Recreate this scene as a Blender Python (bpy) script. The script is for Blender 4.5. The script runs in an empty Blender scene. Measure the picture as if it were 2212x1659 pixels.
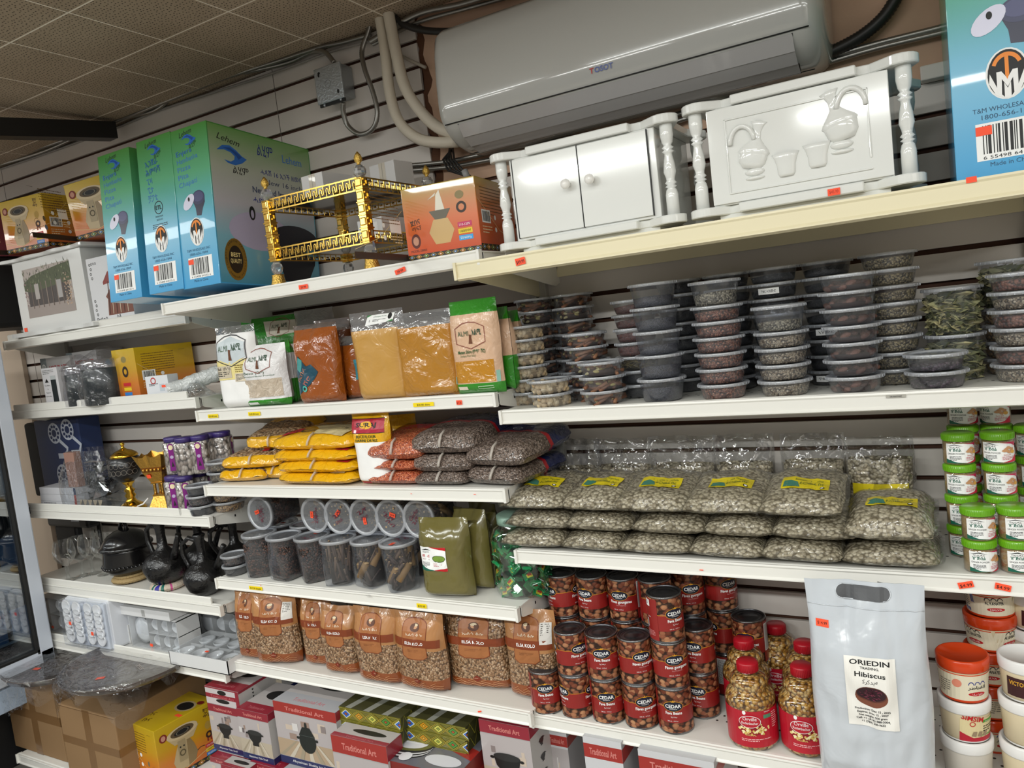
import bpy, bmesh, math, random
from mathutils import Vector, Matrix, noise
random.seed(7)
PI = math.pi
SC = bpy.context.scene
COL = SC.collection

# ------------------------------------------------ camera, world, lights, exposure
FPX = 1635.0
CAM = Vector((0.0, -2.028, 1.6))
YAW, PITCH, ROLL = -0.517, -0.089, -0.117
_f = Vector((math.sin(YAW)*math.cos(PITCH), math.cos(YAW)*math.cos(PITCH), math.sin(PITCH)))
_r0 = Vector((math.cos(YAW), -math.sin(YAW), 0)); _u0 = _r0.cross(_f)
CR = _r0*math.cos(ROLL) + _u0*math.sin(ROLL)
CU = _u0*math.cos(ROLL) - _r0*math.sin(ROLL)
cam = bpy.data.objects.new('camera', bpy.data.cameras.new('camera')); COL.objects.link(cam)
m = Matrix((CR, CU, -_f)).transposed().to_4x4(); m.translation = CAM
cam.matrix_world = m
cam.data.sensor_width = 36.0
cam.data.lens = FPX*36.0/2212
cam.data.clip_start = 0.05
SC.camera = cam
SC.view_settings.view_transform = 'Standard'
SC.view_settings.look = 'None'
SC.view_settings.exposure = 0.1
SC.view_settings.gamma = 1.0
SC.view_settings.use_curve_mapping = False
w = bpy.data.worlds.new('shop_air'); SC.world = w; w.use_nodes = True
w.node_tree.nodes['Background'].inputs[0].default_value = (0.85, 0.86, 0.88, 1)
w.node_tree.nodes['Background'].inputs[1].default_value = 0.2
CEIL = 2.55
SC.cycles.transparent_max_bounces = 20
LAMPS = [(-4.9, -1.7, 16), (-3.7, -1.7, 11), (-2.2, -1.7, 11), (-0.7, -1.7, 11), (0.8, -1.7, 9), (-3.4, -3.3, 46), (-1.7, -3.3, 52), (0.0, -3.3, 52), (1.6, -3.3, 40)]  # leftmost near-row lamp is an added fill that brightens the left wall
for lx, ly, e in LAMPS:
    ld = bpy.data.lights.new('ceiling_tube_light', 'AREA'); ld.shape = 'RECTANGLE'
    ld.size = 1.15; ld.size_y = 0.16; ld.energy = e; ld.color = (0.97, 1.0, 0.975)
    lo = bpy.data.objects.new('ceiling_tube_light', ld); lo.location = (lx, ly, CEIL-0.075); COL.objects.link(lo)

# pixel helpers: where does a ray of the photograph meet a real plane of the shop
def SX(px, y, z):
    k = (px-1106)/FPX; dy = y-CAM.y; dz = z-CAM.z
    return CAM.x - (dy*(CR.y-k*_f.y)+dz*(CR.z-k*_f.z))/(CR.x-k*_f.x)
def SZ(py, x, y):
    k = (py-829.5)/FPX; dx = x-CAM.x; dy = y-CAM.y
    return CAM.z - (dx*(CU.x+k*_f.x)+dy*(CU.y+k*_f.y))/(CU.z+k*_f.z)
def PT(px, py, y):
    d = _f + CR*((px-1106)/FPX) - CU*((py-829.5)/FPX)
    return CAM + d*((y-CAM.y)/d.y)
def PZ(px, py, z):
    d = _f + CR*((px-1106)/FPX) - CU*((py-829.5)/FPX)
    return CAM + d*((z-CAM.z)/d.z)

# ------------------------------------------------ materials
def lin(c):
    if isinstance(c, str):
        c = tuple(int(c[i:i+2], 16)/255 for i in (0, 2, 4))
    return tuple((v/12.92 if v <= .04045 else ((v+.055)/1.055)**2.4) for v in c) + (1,)
_M = {}
def mat(hexc, rough=.5, metal=0., emit=0., coat=0., spec=.5, alpha=1., bump=None, trans=0.):
    key = (hexc, rough, metal, emit, coat, spec, alpha, bump, trans)
    if key in _M: return _M[key]
    m = bpy.data.materials.new('mat_'+hexc); m.use_nodes = True
    b = m.node_tree.nodes['Principled BSDF']; i = b.inputs
    i['Base Color'].default_value = lin(hexc); i['Roughness'].default_value = rough
    i['Metallic'].default_value = metal; i['Coat Weight'].default_value = coat
    i['Specular IOR Level'].default_value = spec; i['Alpha'].default_value = alpha
    i['Transmission Weight'].default_value = trans
    if emit: i['Emission Color'].default_value = lin(hexc); i['Emission Strength'].default_value = emit
    if bump:
        nt = m.node_tree; n = nt.nodes.new('ShaderNodeTexNoise'); bp = nt.nodes.new('ShaderNodeBump'); tc = nt.nodes.new('ShaderNodeTexCoord')
        nt.links.new(tc.outputs['Object'], n.inputs['Vector']); n.inputs['Scale'].default_value = bump[0]; n.inputs['Detail'].default_value = 3
        bp.inputs['Strength'].default_value = bump[1]; bp.inputs['Distance'].default_value = .01 if coat else .004
        if coat: n.inputs['Distortion'].default_value = 1.
        nt.links.new(n.outputs[0], bp.inputs['Height']); nt.links.new(bp.outputs[0], i['Normal'])
        if coat: nt.links.new(bp.outputs[0], i['Coat Normal'])
        if coat: i['Coat Roughness'].default_value = .1
    m.diffuse_color = lin(hexc)
    _M[key] = m; return m
def ramp(nt, fac, stops):
    r = nt.nodes.new('ShaderNodeValToRGB'); e = r.color_ramp.elements
    while len(e) < len(stops): e.new(.5)
    for k, (p, c) in enumerate(stops): e[k].position = p; e[k].color = lin(c)
    nt.links.new(fac, r.inputs[0]); return r.outputs[0]
def grains(size, dark, mid, light, rough=.45, gap='201810', squash=1., bumpd=1., wrap=0.):
    """a heap of seeds / beans: voronoi cells of real size, own colour each, dark gaps"""
    key = ('g', size, dark, mid, light, gap, squash, rough, wrap)
    if key in _M: return _M[key]
    m = bpy.data.materials.new('grains'); m.use_nodes = True; nt = m.node_tree
    b = nt.nodes['Principled BSDF']; tc = nt.nodes.new('ShaderNodeTexCoord'); mp = nt.nodes.new('ShaderNodeMapping')
    nt.links.new(tc.outputs['Object'], mp.inputs[0]); s = 1/size
    mp.inputs['Scale'].default_value = (s, s, s*squash)
    v = nt.nodes.new('ShaderNodeTexVoronoi'); v.inputs['Scale'].default_value = 1
    nt.links.new(mp.outputs[0], v.inputs['Vector'])
    sx = nt.nodes.new('ShaderNodeSeparateColor'); nt.links.new(v.outputs['Color'], sx.inputs[0])
    col = ramp(nt, sx.outputs[0], [(0, dark), (.5, mid), (1, light)])
    gp = ramp(nt, v.outputs['Distance'], [(0, 'ffffff'), (.5, 'e8e8e8'), (.72, '404040')])
    mx = nt.nodes.new('ShaderNodeMix'); mx.data_type = 'RGBA'
    g2 = nt.nodes.new('ShaderNodeRGB'); g2.outputs[0].default_value = lin(gap)
    nt.links.new(gp, mx.inputs['Factor']); nt.links.new(g2.outputs[0], mx.inputs['A']); nt.links.new(col, mx.inputs['B'])
    nt.links.new(mx.outputs['Result'], b.inputs['Base Color']); b.inputs['Roughness'].default_value = rough
    inv = nt.nodes.new('ShaderNodeMath'); inv.operation = 'MULTIPLY'; inv.inputs[1].default_value = -1
    nt.links.new(v.outputs['Distance'], inv.inputs[0])
    bp = nt.nodes.new('ShaderNodeBump'); bp.inputs['Strength'].default_value = .9*bumpd; bp.inputs['Distance'].default_value = size*.6
    nt.links.new(inv.outputs[0], bp.inputs['Height']); nt.links.new(bp.outputs[0], b.inputs['Normal'])
    if wrap:  # seen through a glossy creased film pressed on the grains
        n = nt.nodes.new('ShaderNodeTexNoise'); n.inputs['Scale'].default_value = wrap; n.inputs['Distortion'].default_value = 1.2; b2 = nt.nodes.new('ShaderNodeBump')
        b2.inputs['Strength'].default_value = .8; b2.inputs['Distance'].default_value = .012; nt.links.new(tc.outputs['Object'], n.inputs['Vector']); nt.links.new(n.outputs[0], b2.inputs['Height'])
        nt.links.new(b2.outputs[0], b.inputs['Coat Normal']); b.inputs['Coat Weight'].default_value = .8; b.inputs['Coat Roughness'].default_value = .07
    _M[key] = m; return m
def film(tint='ffffff', lo=.04, hi=.75, rough=.12, wr=60, ws=.6, milky=0.0):
    """clear plastic film or tub wall: see-through with glossy creases"""
    key = ('f', tint, lo, hi, rough, wr, ws, milky)
    if key in _M: return _M[key]
    m = bpy.data.materials.new('clear_plastic'); m.use_nodes = True; nt = m.node_tree; nt.nodes.clear()
    out = nt.nodes.new('ShaderNodeOutputMaterial'); tr = nt.nodes.new('ShaderNodeBsdfTransparent'); tr.inputs[0].default_value = lin(tint)
    gl = nt.nodes.new('ShaderNodeBsdfGlossy'); gl.inputs['Roughness'].default_value = rough; gl.inputs['Color'].default_value = (1, 1, 1, 1)
    lw = nt.nodes.new('ShaderNodeLayerWeight'); lw.inputs['Blend'].default_value = .35
    mr = nt.nodes.new('ShaderNodeMapRange'); mr.inputs['To Min'].default_value = lo; mr.inputs['To Max'].default_value = hi
    nt.links.new(lw.outputs['Facing'], mr.inputs['Value'])
    mx = nt.nodes.new('ShaderNodeMixShader'); nt.links.new(mr.outputs[0], mx.inputs[0])
    a = tr.outputs[0]
    if milky:
        df = nt.nodes.new('ShaderNodeBsdfDiffuse'); df.inputs[0].default_value = (.62, .64, .68, 1)
        m1 = nt.nodes.new('ShaderNodeMixShader'); m1.inputs[0].default_value = milky
        nt.links.new(tr.outputs[0], m1.inputs[1]); nt.links.new(df.outputs[0], m1.inputs[2]); a = m1.outputs[0]
    nt.links.new(a, mx.inputs[1]); nt.links.new(gl.outputs[0], mx.inputs[2]); nt.links.new(mx.outputs[0], out.inputs[0])
    if ws:
        n = nt.nodes.new('ShaderNodeTexNoise'); tc = nt.nodes.new('ShaderNodeTexCoord'); bp = nt.nodes.new('ShaderNodeBump')
        nt.links.new(tc.outputs['Object'], n.inputs['Vector']); n.inputs['Scale'].default_value = wr; n.inputs['Detail'].default_value = 2
        n.inputs['Distortion'].default_value = 1.2
        bp.inputs['Strength'].default_value = ws; bp.inputs['Distance'].default_value = .01
        nt.links.new(n.outputs[0], bp.inputs['Height']); nt.links.new(bp.outputs[0], gl.inputs['Normal'])
    _M[key] = m; return m
def gradmat(stops, axis=2, lo=0., hi=1., rough=.25, coat=.3):
    """printed carton whose ink runs from one colour to another along an object axis"""
    key = ('gr', tuple(stops), axis, lo, hi)
    if key in _M: return _M[key]
    m = bpy.data.materials.new('printed_gradient'); m.use_nodes = True; nt = m.node_tree; b = nt.nodes['Principled BSDF']
    tc = nt.nodes.new('ShaderNodeTexCoord'); sp = nt.nodes.new('ShaderNodeSeparateXYZ'); nt.links.new(tc.outputs['Object'], sp.inputs[0])
    mr = nt.nodes.new('ShaderNodeMapRange'); mr.inputs['From Min'].default_value = lo; mr.inputs['From Max'].default_value = hi
    nt.links.new(sp.outputs[axis], mr.inputs['Value'])
    nt.links.new(ramp(nt, mr.outputs[0], stops), b.inputs['Base Color']); b.inputs['Roughness'].default_value = rough; b.inputs['Coat Weight'].default_value = coat
    _M[key] = m; return m

# ------------------------------------------------ mesh building
def rotm(rx=0, ry=0, rz=0):
    return Matrix.Rotation(rz, 4, 'Z') @ Matrix.Rotation(ry, 4, 'Y') @ Matrix.Rotation(rx, 4, 'X')
class B:
    """collects shapes, then becomes ONE mesh object"""
    def __init__(s): s.bm = bmesh.new(); s.ms = []
    def mi(s, m):
        if m is None: m = mat('cccccc')
        if m not in s.ms: s.ms.append(m)
        return s.ms.index(m)
    def add(s, fn, m, smooth=False, M=None):
        t = bmesh.new(); fn(t)
        if M is not None: bmesh.ops.transform(t, matrix=M, verts=t.verts)
        i = s.mi(m); vm = {}
        for v in t.verts: vm[v] = s.bm.verts.new(v.co)
        for f in t.faces:
            try: g = s.bm.faces.new([vm[v] for v in f.verts])
            except ValueError: continue
            g.material_index = i; g.smooth = smooth if smooth is not None else f.smooth
        t.free(); return s
    def box(s, x0, x1, y0, y1, z0, z1, m, bev=0., M=None):
        def fn(t):
            bmesh.ops.create_cube(t, size=1)
            for v in t.verts: v.co = Vector((x0+(v.co.x+.5)*(x1-x0), y0+(v.co.y+.5)*(y1-y0), z0+(v.co.z+.5)*(z1-z0)))
            if bev: bmesh.ops.bevel(t, geom=t.edges[:], offset=bev, segments=2, affect='EDGES', profile=.5)
        return s.add(fn, m, False, M)
    def poly(s, pts, m, M=None, smooth=False):
        return s.add(lambda t: t.faces.new([t.verts.new(Vector(p)) for p in pts]), m, smooth, M)
    def prism(s, pts, m, axis='x', a=0., b=1., M=None, bev=0., smooth=False):
        """2-D outline swept along an axis; pts are (y,z) for x, (x,z) for y, (x,y) for z"""
        def to(p, c): return Vector({'x': (c, p[0], p[1]), 'y': (p[0], c, p[1]), 'z': (p[0], p[1], c)}[axis])
        def fn(t):
            A = [t.verts.new(to(p, a)) for p in pts]; C = [t.verts.new(to(p, b)) for p in pts]; n = len(pts)
            t.faces.new(A); t.faces.new(C[::-1])
            for i in range(n): t.faces.new([A[i], C[i], C[(i+1) % n], A[(i+1) % n]])
            bmesh.ops.recalc_face_normals(t, faces=t.faces)
            if bev: bmesh.ops.bevel(t, geom=[e for e in t.edges], offset=bev, segments=1, affect='EDGES')
        return s.add(fn, m, smooth, M)
    def lathe(s, prof, m, seg=24, M=None, smooth=True, sq=None, ex=1., ey=1.):
        def fn(t):
            rings = []
            for r, z in prof:
                if r < 1e-6: rings.append([t.verts.new((0, 0, z))]); continue
                rg = []
                for k in range(seg):
                    a = 2*PI*k/seg + (PI/seg if sq else 0); q = r
                    if sq: q = r/((abs(math.cos(a))**sq+abs(math.sin(a))**sq)**(1/sq))
                    rg.append(t.verts.new((q*math.cos(a)*ex, q*math.sin(a)*ey, z)))
                rings.append(rg)
            for A, C in zip(rings, rings[1:]):
                if len(A) == 1 and len(C) == 1: continue
                for k in range(seg):
                    l = (k+1) % seg
                    if len(A) == 1: f = [A[0], C[l], C[k]]
                    elif len(C) == 1: f = [A[k], A[l], C[0]]
                    else: f = [A[k], A[l], C[l], C[k]]
                    t.faces.new(f)
        return s.add(fn, m, smooth, M)
    def tube(s, pts, r, m, seg=10, M=None, cap=True, flat=1.):
        pts = [Vector(p) for p in pts]; rr = r if isinstance(r, (list, tuple)) else [r]*len(pts)
        def fn(t):
            rings = []; up = None
            for i, p in enumerate(pts):
                d = (pts[min(i+1, len(pts)-1)]-pts[max(i-1, 0)]).normalized()
                if up is None: up = d.orthogonal().normalized()
                up = (up-d*up.dot(d)).normalized(); sd = d.cross(up)
                rings.append([t.verts.new(p+(up*math.cos(2*PI*k/seg)+sd*math.sin(2*PI*k/seg)*flat)*rr[i]) for k in range(seg)])
            for A, C in zip(rings, rings[1:]):
                for k in range(seg): t.faces.new([A[k], A[(k+1) % seg], C[(k+1) % seg], C[k]])
            if cap: t.faces.new(rings[0][::-1]); t.faces.new(rings[-1])
        return s.add(fn, m, True, M)
    def ball(s, x, y, z, r, m, sx=1, sy=1, sz=1, seg=12):
        return s.add(lambda t: bmesh.ops.create_uvsphere(t, u_segments=seg, v_segments=max(6, seg//2+2), radius=r), m, True,
                     Matrix.Translation((x, y, z)) @ Matrix.Diagonal((sx, sy, sz, 1)))
    def grid(s, fn, nu, nv, m, smooth=True, M=None, closed=False):
        """surface from fn(u,v), u,v in 0..1"""
        def g(t):
            V = [[t.verts.new(Vector(fn(i/nu, j/nv))) for j in range(nv+1)] for i in range(nu+(0 if closed else 1))]
            n = len(V)
            for i in range(nu):
                for j in range(nv): t.faces.new([V[i][j], V[(i+1) % n][j], V[(i+1) % n][j+1], V[i][j+1]])
        return s.add(g, m, smooth, M)
    def mesh(s, name='mesh'):
        bmesh.ops.recalc_face_normals(s.bm, faces=s.bm.faces) if False else None
        me = bpy.data.meshes.new(name); s.bm.to_mesh(me); s.bm.free()
        for m in s.ms: me.materials.append(m)
        return me
    def obj(s, name, parent=None, label=None, loc=None, M=None):
        o = bpy.data.objects.new(name, s.mesh(name)); COL.objects.link(o)
        if parent is not None: o.parent = parent
        if loc is not None: o.location = loc
        if M is not None: o.matrix_local = M
        if label: o['label'] = label
        return o
def thing(name, label, cat, loc=(0, 0, 0), rz=0., group=None, rx=0., ry=0., o=None):
    o = o or bpy.data.objects.new(name, None)
    if o.name not in COL.objects: COL.objects.link(o)
    if o.type == 'EMPTY': o.empty_display_size = .02
    o.location = loc; o.rotation_euler = (rx, ry, rz); o['label'] = label; o['category'] = cat
    if group: o['group'] = group
    return o
def struct(b, name):
    o = b.obj(name); o['kind'] = 'structure'; return o
def dup(root, label, loc, rz=0., group=None, rx=0., ry=0., name=None):
    r = root.copy(); COL.objects.link(r); r.location = loc; r.rotation_euler = (rx, ry, rz); r['label'] = label
    if name: r.name = name
    if group: r['group'] = group
    elif 'group' in r: del r['group']
    for ch in list(root.children):
        c = ch.copy(); COL.objects.link(c); c.parent = r
        for g in ch.children:
            d = g.copy(); COL.objects.link(d); d.parent = c
    return r

def spread(L, r, ylo, yhi, it=300):
    """things may not pass through each other: nudge apart [x, y, ...] until r apart (r may be per item in [4])"""
    for _ in range(it):
        for i in range(len(L)):
            for j in range(i+1, len(L)):
                p, q = L[i], L[j]; dx, dy = q[0]-p[0], q[1]-p[1]; d = math.hypot(dx, dy)
                if 1e-6 < d < r: e = (r-d)/2*.6/d; p[0] -= dx*e; p[1] -= dy*e; q[0] += dx*e; q[1] += dy*e
        for p in L: p[1] = min(yhi, max(ylo, p[1]))
# ------------------------------------------------ printed matter: flat drawings laid on real surfaces
_T = {}
def textmesh(txt, bold=False, ital=False):
    key = (txt, bold, ital)
    if key in _T: return _T[key]
    cu = bpy.data.curves.new('t', 'FONT'); cu.body = txt; cu.size = 1; cu.resolution_u = 2
    if bold: cu.offset = .022
    if ital: cu.shear = .3
    o = bpy.data.objects.new('t', cu); COL.objects.link(o)
    bpy.context.view_layer.update()
    me = bpy.data.meshes.new_from_object(o.evaluated_get(bpy.context.evaluated_depsgraph_get()))
    V = [v.co.copy() for v in me.vertices]; Fc = [tuple(p.vertices) for p in me.polygons]
    bpy.data.objects.remove(o); bpy.data.curves.remove(cu); bpy.data.meshes.remove(me)
    if V: x0 = min(v.x for v in V); x1 = max(v.x for v in V)
    else: x0 = x1 = 0
    _T[key] = (V, Fc, x0, x1); return _T[key]
class D:
    """2-D drawing (x right, y up) of shapes and lettering; wrap() maps it on to a surface fn(x, y, lift)"""
    def __init__(s): s.L = []; s.n = 0
    def poly(s, pts, m): s.L.append(([Vector((p[0], p[1], 0)) for p in pts], [tuple(range(len(pts)))], m, s.n)); s.n += 1; return s
    def rect(s, x0, y0, x1, y1, m): return s.poly([(x0, y0), (x1, y0), (x1, y1), (x0, y1)], m)
    def ell(s, x, y, rx, ry, m, n=24, a0=0, a1=2*PI):
        return s.poly([(x+rx*math.cos(a0+(a1-a0)*k/n), y+ry*math.sin(a0+(a1-a0)*k/n)) for k in range(n if a1-a0 > 6.2 else n+1)], m)
    def ring(s, x, y, r0, r1, m, n=24, a0=0, a1=2*PI, ky=1.):
        V = []; Fc = []
        for k in range(n+1):
            a = a0+(a1-a0)*k/n; V += [Vector((x+r0*math.cos(a), y+r0*math.sin(a)*ky, 0)), Vector((x+r1*math.cos(a), y+r1*math.sin(a)*ky, 0))]
        for k in range(n): Fc.append((2*k, 2*k+1, 2*k+3, 2*k+2))
        s.L.append((V, Fc, m, s.n)); s.n += 1; return s
    def line(s, pts, w, m):
        V = []; Fc = []
        for i, p in enumerate(pts):
            a = Vector(pts[max(i-1, 0)]); c = Vector(pts[min(i+1, len(pts)-1)]); d = (c-a).normalized(); n = Vector((-d.y, d.x))*w/2
            q = Vector(p); V += [Vector((q.x+n.x, q.y+n.y, 0)), Vector((q.x-n.x, q.y-n.y, 0))]
        for i in range(len(pts)-1): Fc.append((2*i, 2*i+1, 2*i+3, 2*i+2))
        s.L.append((V, Fc, m, s.n)); s.n += 1; return s
    def text(s, t, x, y, h, m, al='c', bold=False, ital=False, w=None, rot=0.):
        V, Fc, x0, x1 = textmesh(t, bold, ital); k = h/.72; kx = k
        if not V: return s
        if w: kx = w/(x1-x0)
        ox = {'c': -(x0+x1)/2, 'l': -x0, 'r': -x1}[al]; c, sn = math.cos(rot), math.sin(rot)
        P = []
        for v in V:
            a = (v.x+ox)*kx; b = v.y*k; P.append(Vector((x+a*c-b*sn, y+a*sn+b*c, 0)))
        s.L.append((P, Fc, m, s.n)); s.n += 1; return s
    def lines(s, x, y, w, n, dy, m, h=None, seed=1):
        """small print too fine to read: rows of word-length dashes"""
        rn = random.Random(seed); V = []; Fc = []; h = h or dy*.4
        for k in range(n):
            cx = x; yy = y-k*dy; end = x+w*(1 if k < n-1 else .6)
            while cx < end-h:
                l = min(h*rn.uniform(1.5, 5), end-cx); b = len(V)
                V += [Vector((cx, yy, 0)), Vector((cx+l, yy, 0)), Vector((cx+l, yy+h, 0)), Vector((cx, yy+h, 0))]; Fc.append((b, b+1, b+2, b+3)); cx += l+h*.8
        s.L.append((V, Fc, m, s.n)); s.n += 1; return s
    def bars(s, x, y, w, h, m, seed=3, n=24):
        rn = random.Random(seed); V = []; Fc = []; cx = x; u = w/n/2.2
        while cx < x+w:
            l = u*rn.choice((1, 1, 2, 3)); b = len(V); V += [Vector((cx, y, 0)), Vector((cx+l, y, 0)), Vector((cx+l, y+h, 0)), Vector((cx, y+h, 0))]; Fc.append((b, b+1, b+2, b+3)); cx += l+u*rn.choice((1, 1, 2))
        s.L.append((V, Fc, m, s.n)); s.n += 1; return s
    def put(s, b, fn, cut=None, cuty=None, lift=.0003):
        bb = []; lv = []   # a shape is lifted only above the shapes it overlaps
        for V, Fc, m, k in s.L:
            q = (min(v.x for v in V), max(v.x for v in V), min(v.y for v in V), max(v.y for v in V))
            n = 1+max([l for o, l in zip(bb, lv) if o[0] < q[1] and q[0] < o[1] and o[2] < q[3] and q[2] < o[3]], default=-1); bb.append(q); lv.append(n)
        if lv and max(lv) > 11: lift = lift*11/max(lv)
        for (V, Fc, m, _), k in zip(s.L, lv):
            t = bmesh.new(); vv = [t.verts.new(v) for v in V]
            for f in Fc:
                try: t.faces.new([vv[i] for i in f])
                except ValueError: pass
            for ax, st in ((0, cut), (1, cuty)):
                if not st: continue
                lo = min(v[ax] for v in V); hi = max(v[ax] for v in V); q = math.floor(lo/st)*st+st
                while q < hi:
                    co = Vector((0, 0, 0)); co[ax] = q; no = Vector((0, 0, 0)); no[ax] = 1
                    bmesh.ops.bisect_plane(t, geom=t.verts[:]+t.edges[:]+t.faces[:], plane_co=co, plane_no=no); q += st
            for v in t.verts: v.co = Vector(fn(v.co.x, v.co.y, lift*(k+1)))
            i = b.mi(m); vm = {v: b.bm.verts.new(v.co) for v in t.verts}
            for f in t.faces:
                try: g = b.bm.faces.new([vm[v] for v in f.verts]); g.material_index = i
                except ValueError: pass
            t.free()
        return b
    def obj(s, name, parent, fn, cut=None, cuty=None, lift=.0003, label=None):
        return s.put(B(), fn, cut, cuty, lift).obj(name, parent, label)
def on_front(x0=0., z0=0., y=0.):   # print on a face looking to -Y; drawing origin at (x0, y, z0)
    return lambda a, b, l: (x0+a, y-l, z0+b)
def on_right(x=0., y0=0., z0=0.):   # face looking to +X, drawing x runs away from the viewer (+Y)
    return lambda a, b, l: (x+l, y0+a, z0+b)
def on_left(x=0., y0=0., z0=0.):
    return lambda a, b, l: (x-l, y0-a, z0+b)
def on_top(x0=0., y0=0., z=0.):
    return lambda a, b, l: (x0+a, y0+b, z+l)
def on_cyl(r, z0=0., a0=-PI/2, cone=0.):
    def f(a, b, l):
        q = r+cone*b+l; t = a0+a/(r+cone*b); return (q*math.cos(t), q*math.sin(t), z0+b)
    return f
def nz(x, y, s=0): return noise.noise(Vector((x, y, s*7.31)))
class Pil:
    """standing pouch: w, h, thickness t; x -w/2..w/2, z 0..h, front at -y"""
    def __init__(s, w, h, t, seed=1, full=.6, bot=.1, wr=.004, p=3.5, topw=1., lean=0., slope=0.):
        s.w, s.h, s.t, s.seed, s.full, s.bot, s.wr, s.p, s.topw, s.lean, s.slope = w, h, t, seed, full, bot, wr, p, topw, lean, slope
    def hw(s, v): return s.w/2*(1+(s.topw-1)*v+.02*math.sin(v*9+s.seed)-.03*math.exp(-v*30))
    def th(s, u, v):
        b = min(1., max(v, 0)/s.bot)**.5 if s.bot else 1.
        q = 1. if v < s.full else max(0., math.cos((v-s.full)/(1-s.full)*PI/2))**1.1
        return s.t/2*max(0., 1-abs(u)**s.p)**.5*b*q+.0006
    def pt(s, u, v, side, lift=0.):
        k = 1-abs(u)**4; n = s.wr*(nz(u*2.2+s.seed, v*3.1, s.seed)+.5*nz(u*5+s.seed, v*8, s.seed+2))*k*min(1, v*8+.1)
        z = s.h*v+s.slope*u*v*s.h
        return (s.hw(v)*u, side*(s.th(u, v)+lift)+n+s.lean*v*v, z)
    def mesh(s, b, zones, nu=14, nv=22, v1=1., grow=0., umax=1.):
        """zones: [(v_end, material), ...]"""
        for side in (-1, 1):
            def g(t, side=side):
                V = [[t.verts.new(s.pt((-1+2*i/nu)*umax, v1*j/nv, side, grow)) for j in range(nv+1)] for i in range(nu+1)]
                for i in range(nu):
                    for j in range(nv):
                        f = [V[i][j], V[i+1][j], V[i+1][j+1], V[i][j+1]]; t.faces.new(f if side < 0 else f[::-1])
            n0 = len(b.bm.faces); b.add(g, zones[0][1], True)
            b.bm.faces.ensure_lookup_table()
            for k, f in enumerate(list(b.bm.faces)[n0:]):
                v = (k % nv+.5)/nv*v1
                for ve, m in zones:
                    if v <= ve: f.material_index = b.mi(m); break
        return b
    def front(s, x, z, l):
        v = min(1, max(0, z/s.h)); u = max(-.999, min(.999, x/s.hw(v))); p = s.pt(u, v, -1, l); return p
class Lie:
    """bag lying flat: x -w/2..w/2, y 0..d (away), z 0..t; fl = flat flange fraction"""
    def __init__(s, w, d, t, seed=1, fl=0., wr=.004, p=4., sag=0., ex=.42):
        s.ex = ex; s.w, s.d, s.t, s.seed, s.fl, s.wr, s.p, s.sag = w, d, t, seed, fl, wr, p, sag
    def prof(s, u, v):
        u = min(1, abs(u)/(1-s.fl)); v = min(1, abs(2*v-1)/(1-s.fl)); return (max(0, 1-u**s.p)*max(0, 1-v**s.p))**s.ex
    def pt(s, u, v, side, lift=0.):
        q = s.prof(u, v); n = s.wr*(nz(u*2.4+s.seed, v*4, s.seed)+.5*nz(u*6, v*9+s.seed, s.seed+3)); sm = s.t*.4
        z = sm+s.t*.6*q+n+lift if side > 0 else max(0., sm*(1-q))+(0 if q > .6 else n*.3)-lift*.3
        r = 1-.05*nz(v*3, s.seed, 1)*abs(u); f = 1-.12*(abs(u)**6)*(abs(2*v-1)**6)
        if side > 0 and s.sag: z -= s.sag*v*v
        return (u*s.w/2*r*f, s.d*(.5+(v-.5)*f), max(z, .0002 if side < 0 else .0004))
    def mesh(s, b, zones, nu=16, nv=16, grow=0., umax=1.):
        for side in (1, -1):
            def g(t, side=side):
                V = [[t.verts.new(s.pt((-1+2*i/nu)*umax, .5+(j/nv-.5)*umax, side, grow)) for j in range(nv+1)] for i in range(nu+1)]
                for i in range(nu):
                    for j in range(nv):
                        f = [V[i][j], V[i+1][j], V[i+1][j+1], V[i][j+1]]; t.faces.new(f if side > 0 else f[::-1])
            n0 = len(b.bm.faces); b.add(g, zones[0][1], True)
            for k, f in enumerate(list(b.bm.faces)[n0:]):
                v = (k % nv+.5)/nv
                for ve, m in zones:
                    if v <= ve: f.material_index = b.mi(m); break
        return b
    def top(s, x, y, l):
        u = max(-1, min(1, 2*x/s.w)); v = max(0, min(1, y/s.d)); return s.pt(u, v, 1, l)
    def frontside(s, x, z, l):
        """print on the bulging front edge"""
        v = max(0, .5-z/s.d); return s.pt(max(-1, min(1, 2*x/s.w)), v, 1, l)
def shiny(h, r=.28, s=.5, sc=38): return mat(h, r, coat=.5, bump=(sc, s))
def span(a, c, y, z):
    """centre x and width of a thing whose edges are seen at pixels a and c"""
    x0, x1 = SX(a, y, z), SX(c, y, z); return (x0+x1)/2, x1-x0
FILM = film('f2f4f6', .05, .75, .13, 42, .8)
WHITE = mat('f4f4f2', .5); INK = mat('161616', .5); RED = mat('c01820', .4)
ORANGE_TAG = mat('ff5530', .6); YELLOW_TAG = mat('f5d800', .5)
def ordn(k): return ["", "bottom one", "second up", "third up", "fourth up", "fifth up", "sixth up", "seventh up", "eighth up", "ninth up"][k]
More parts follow.
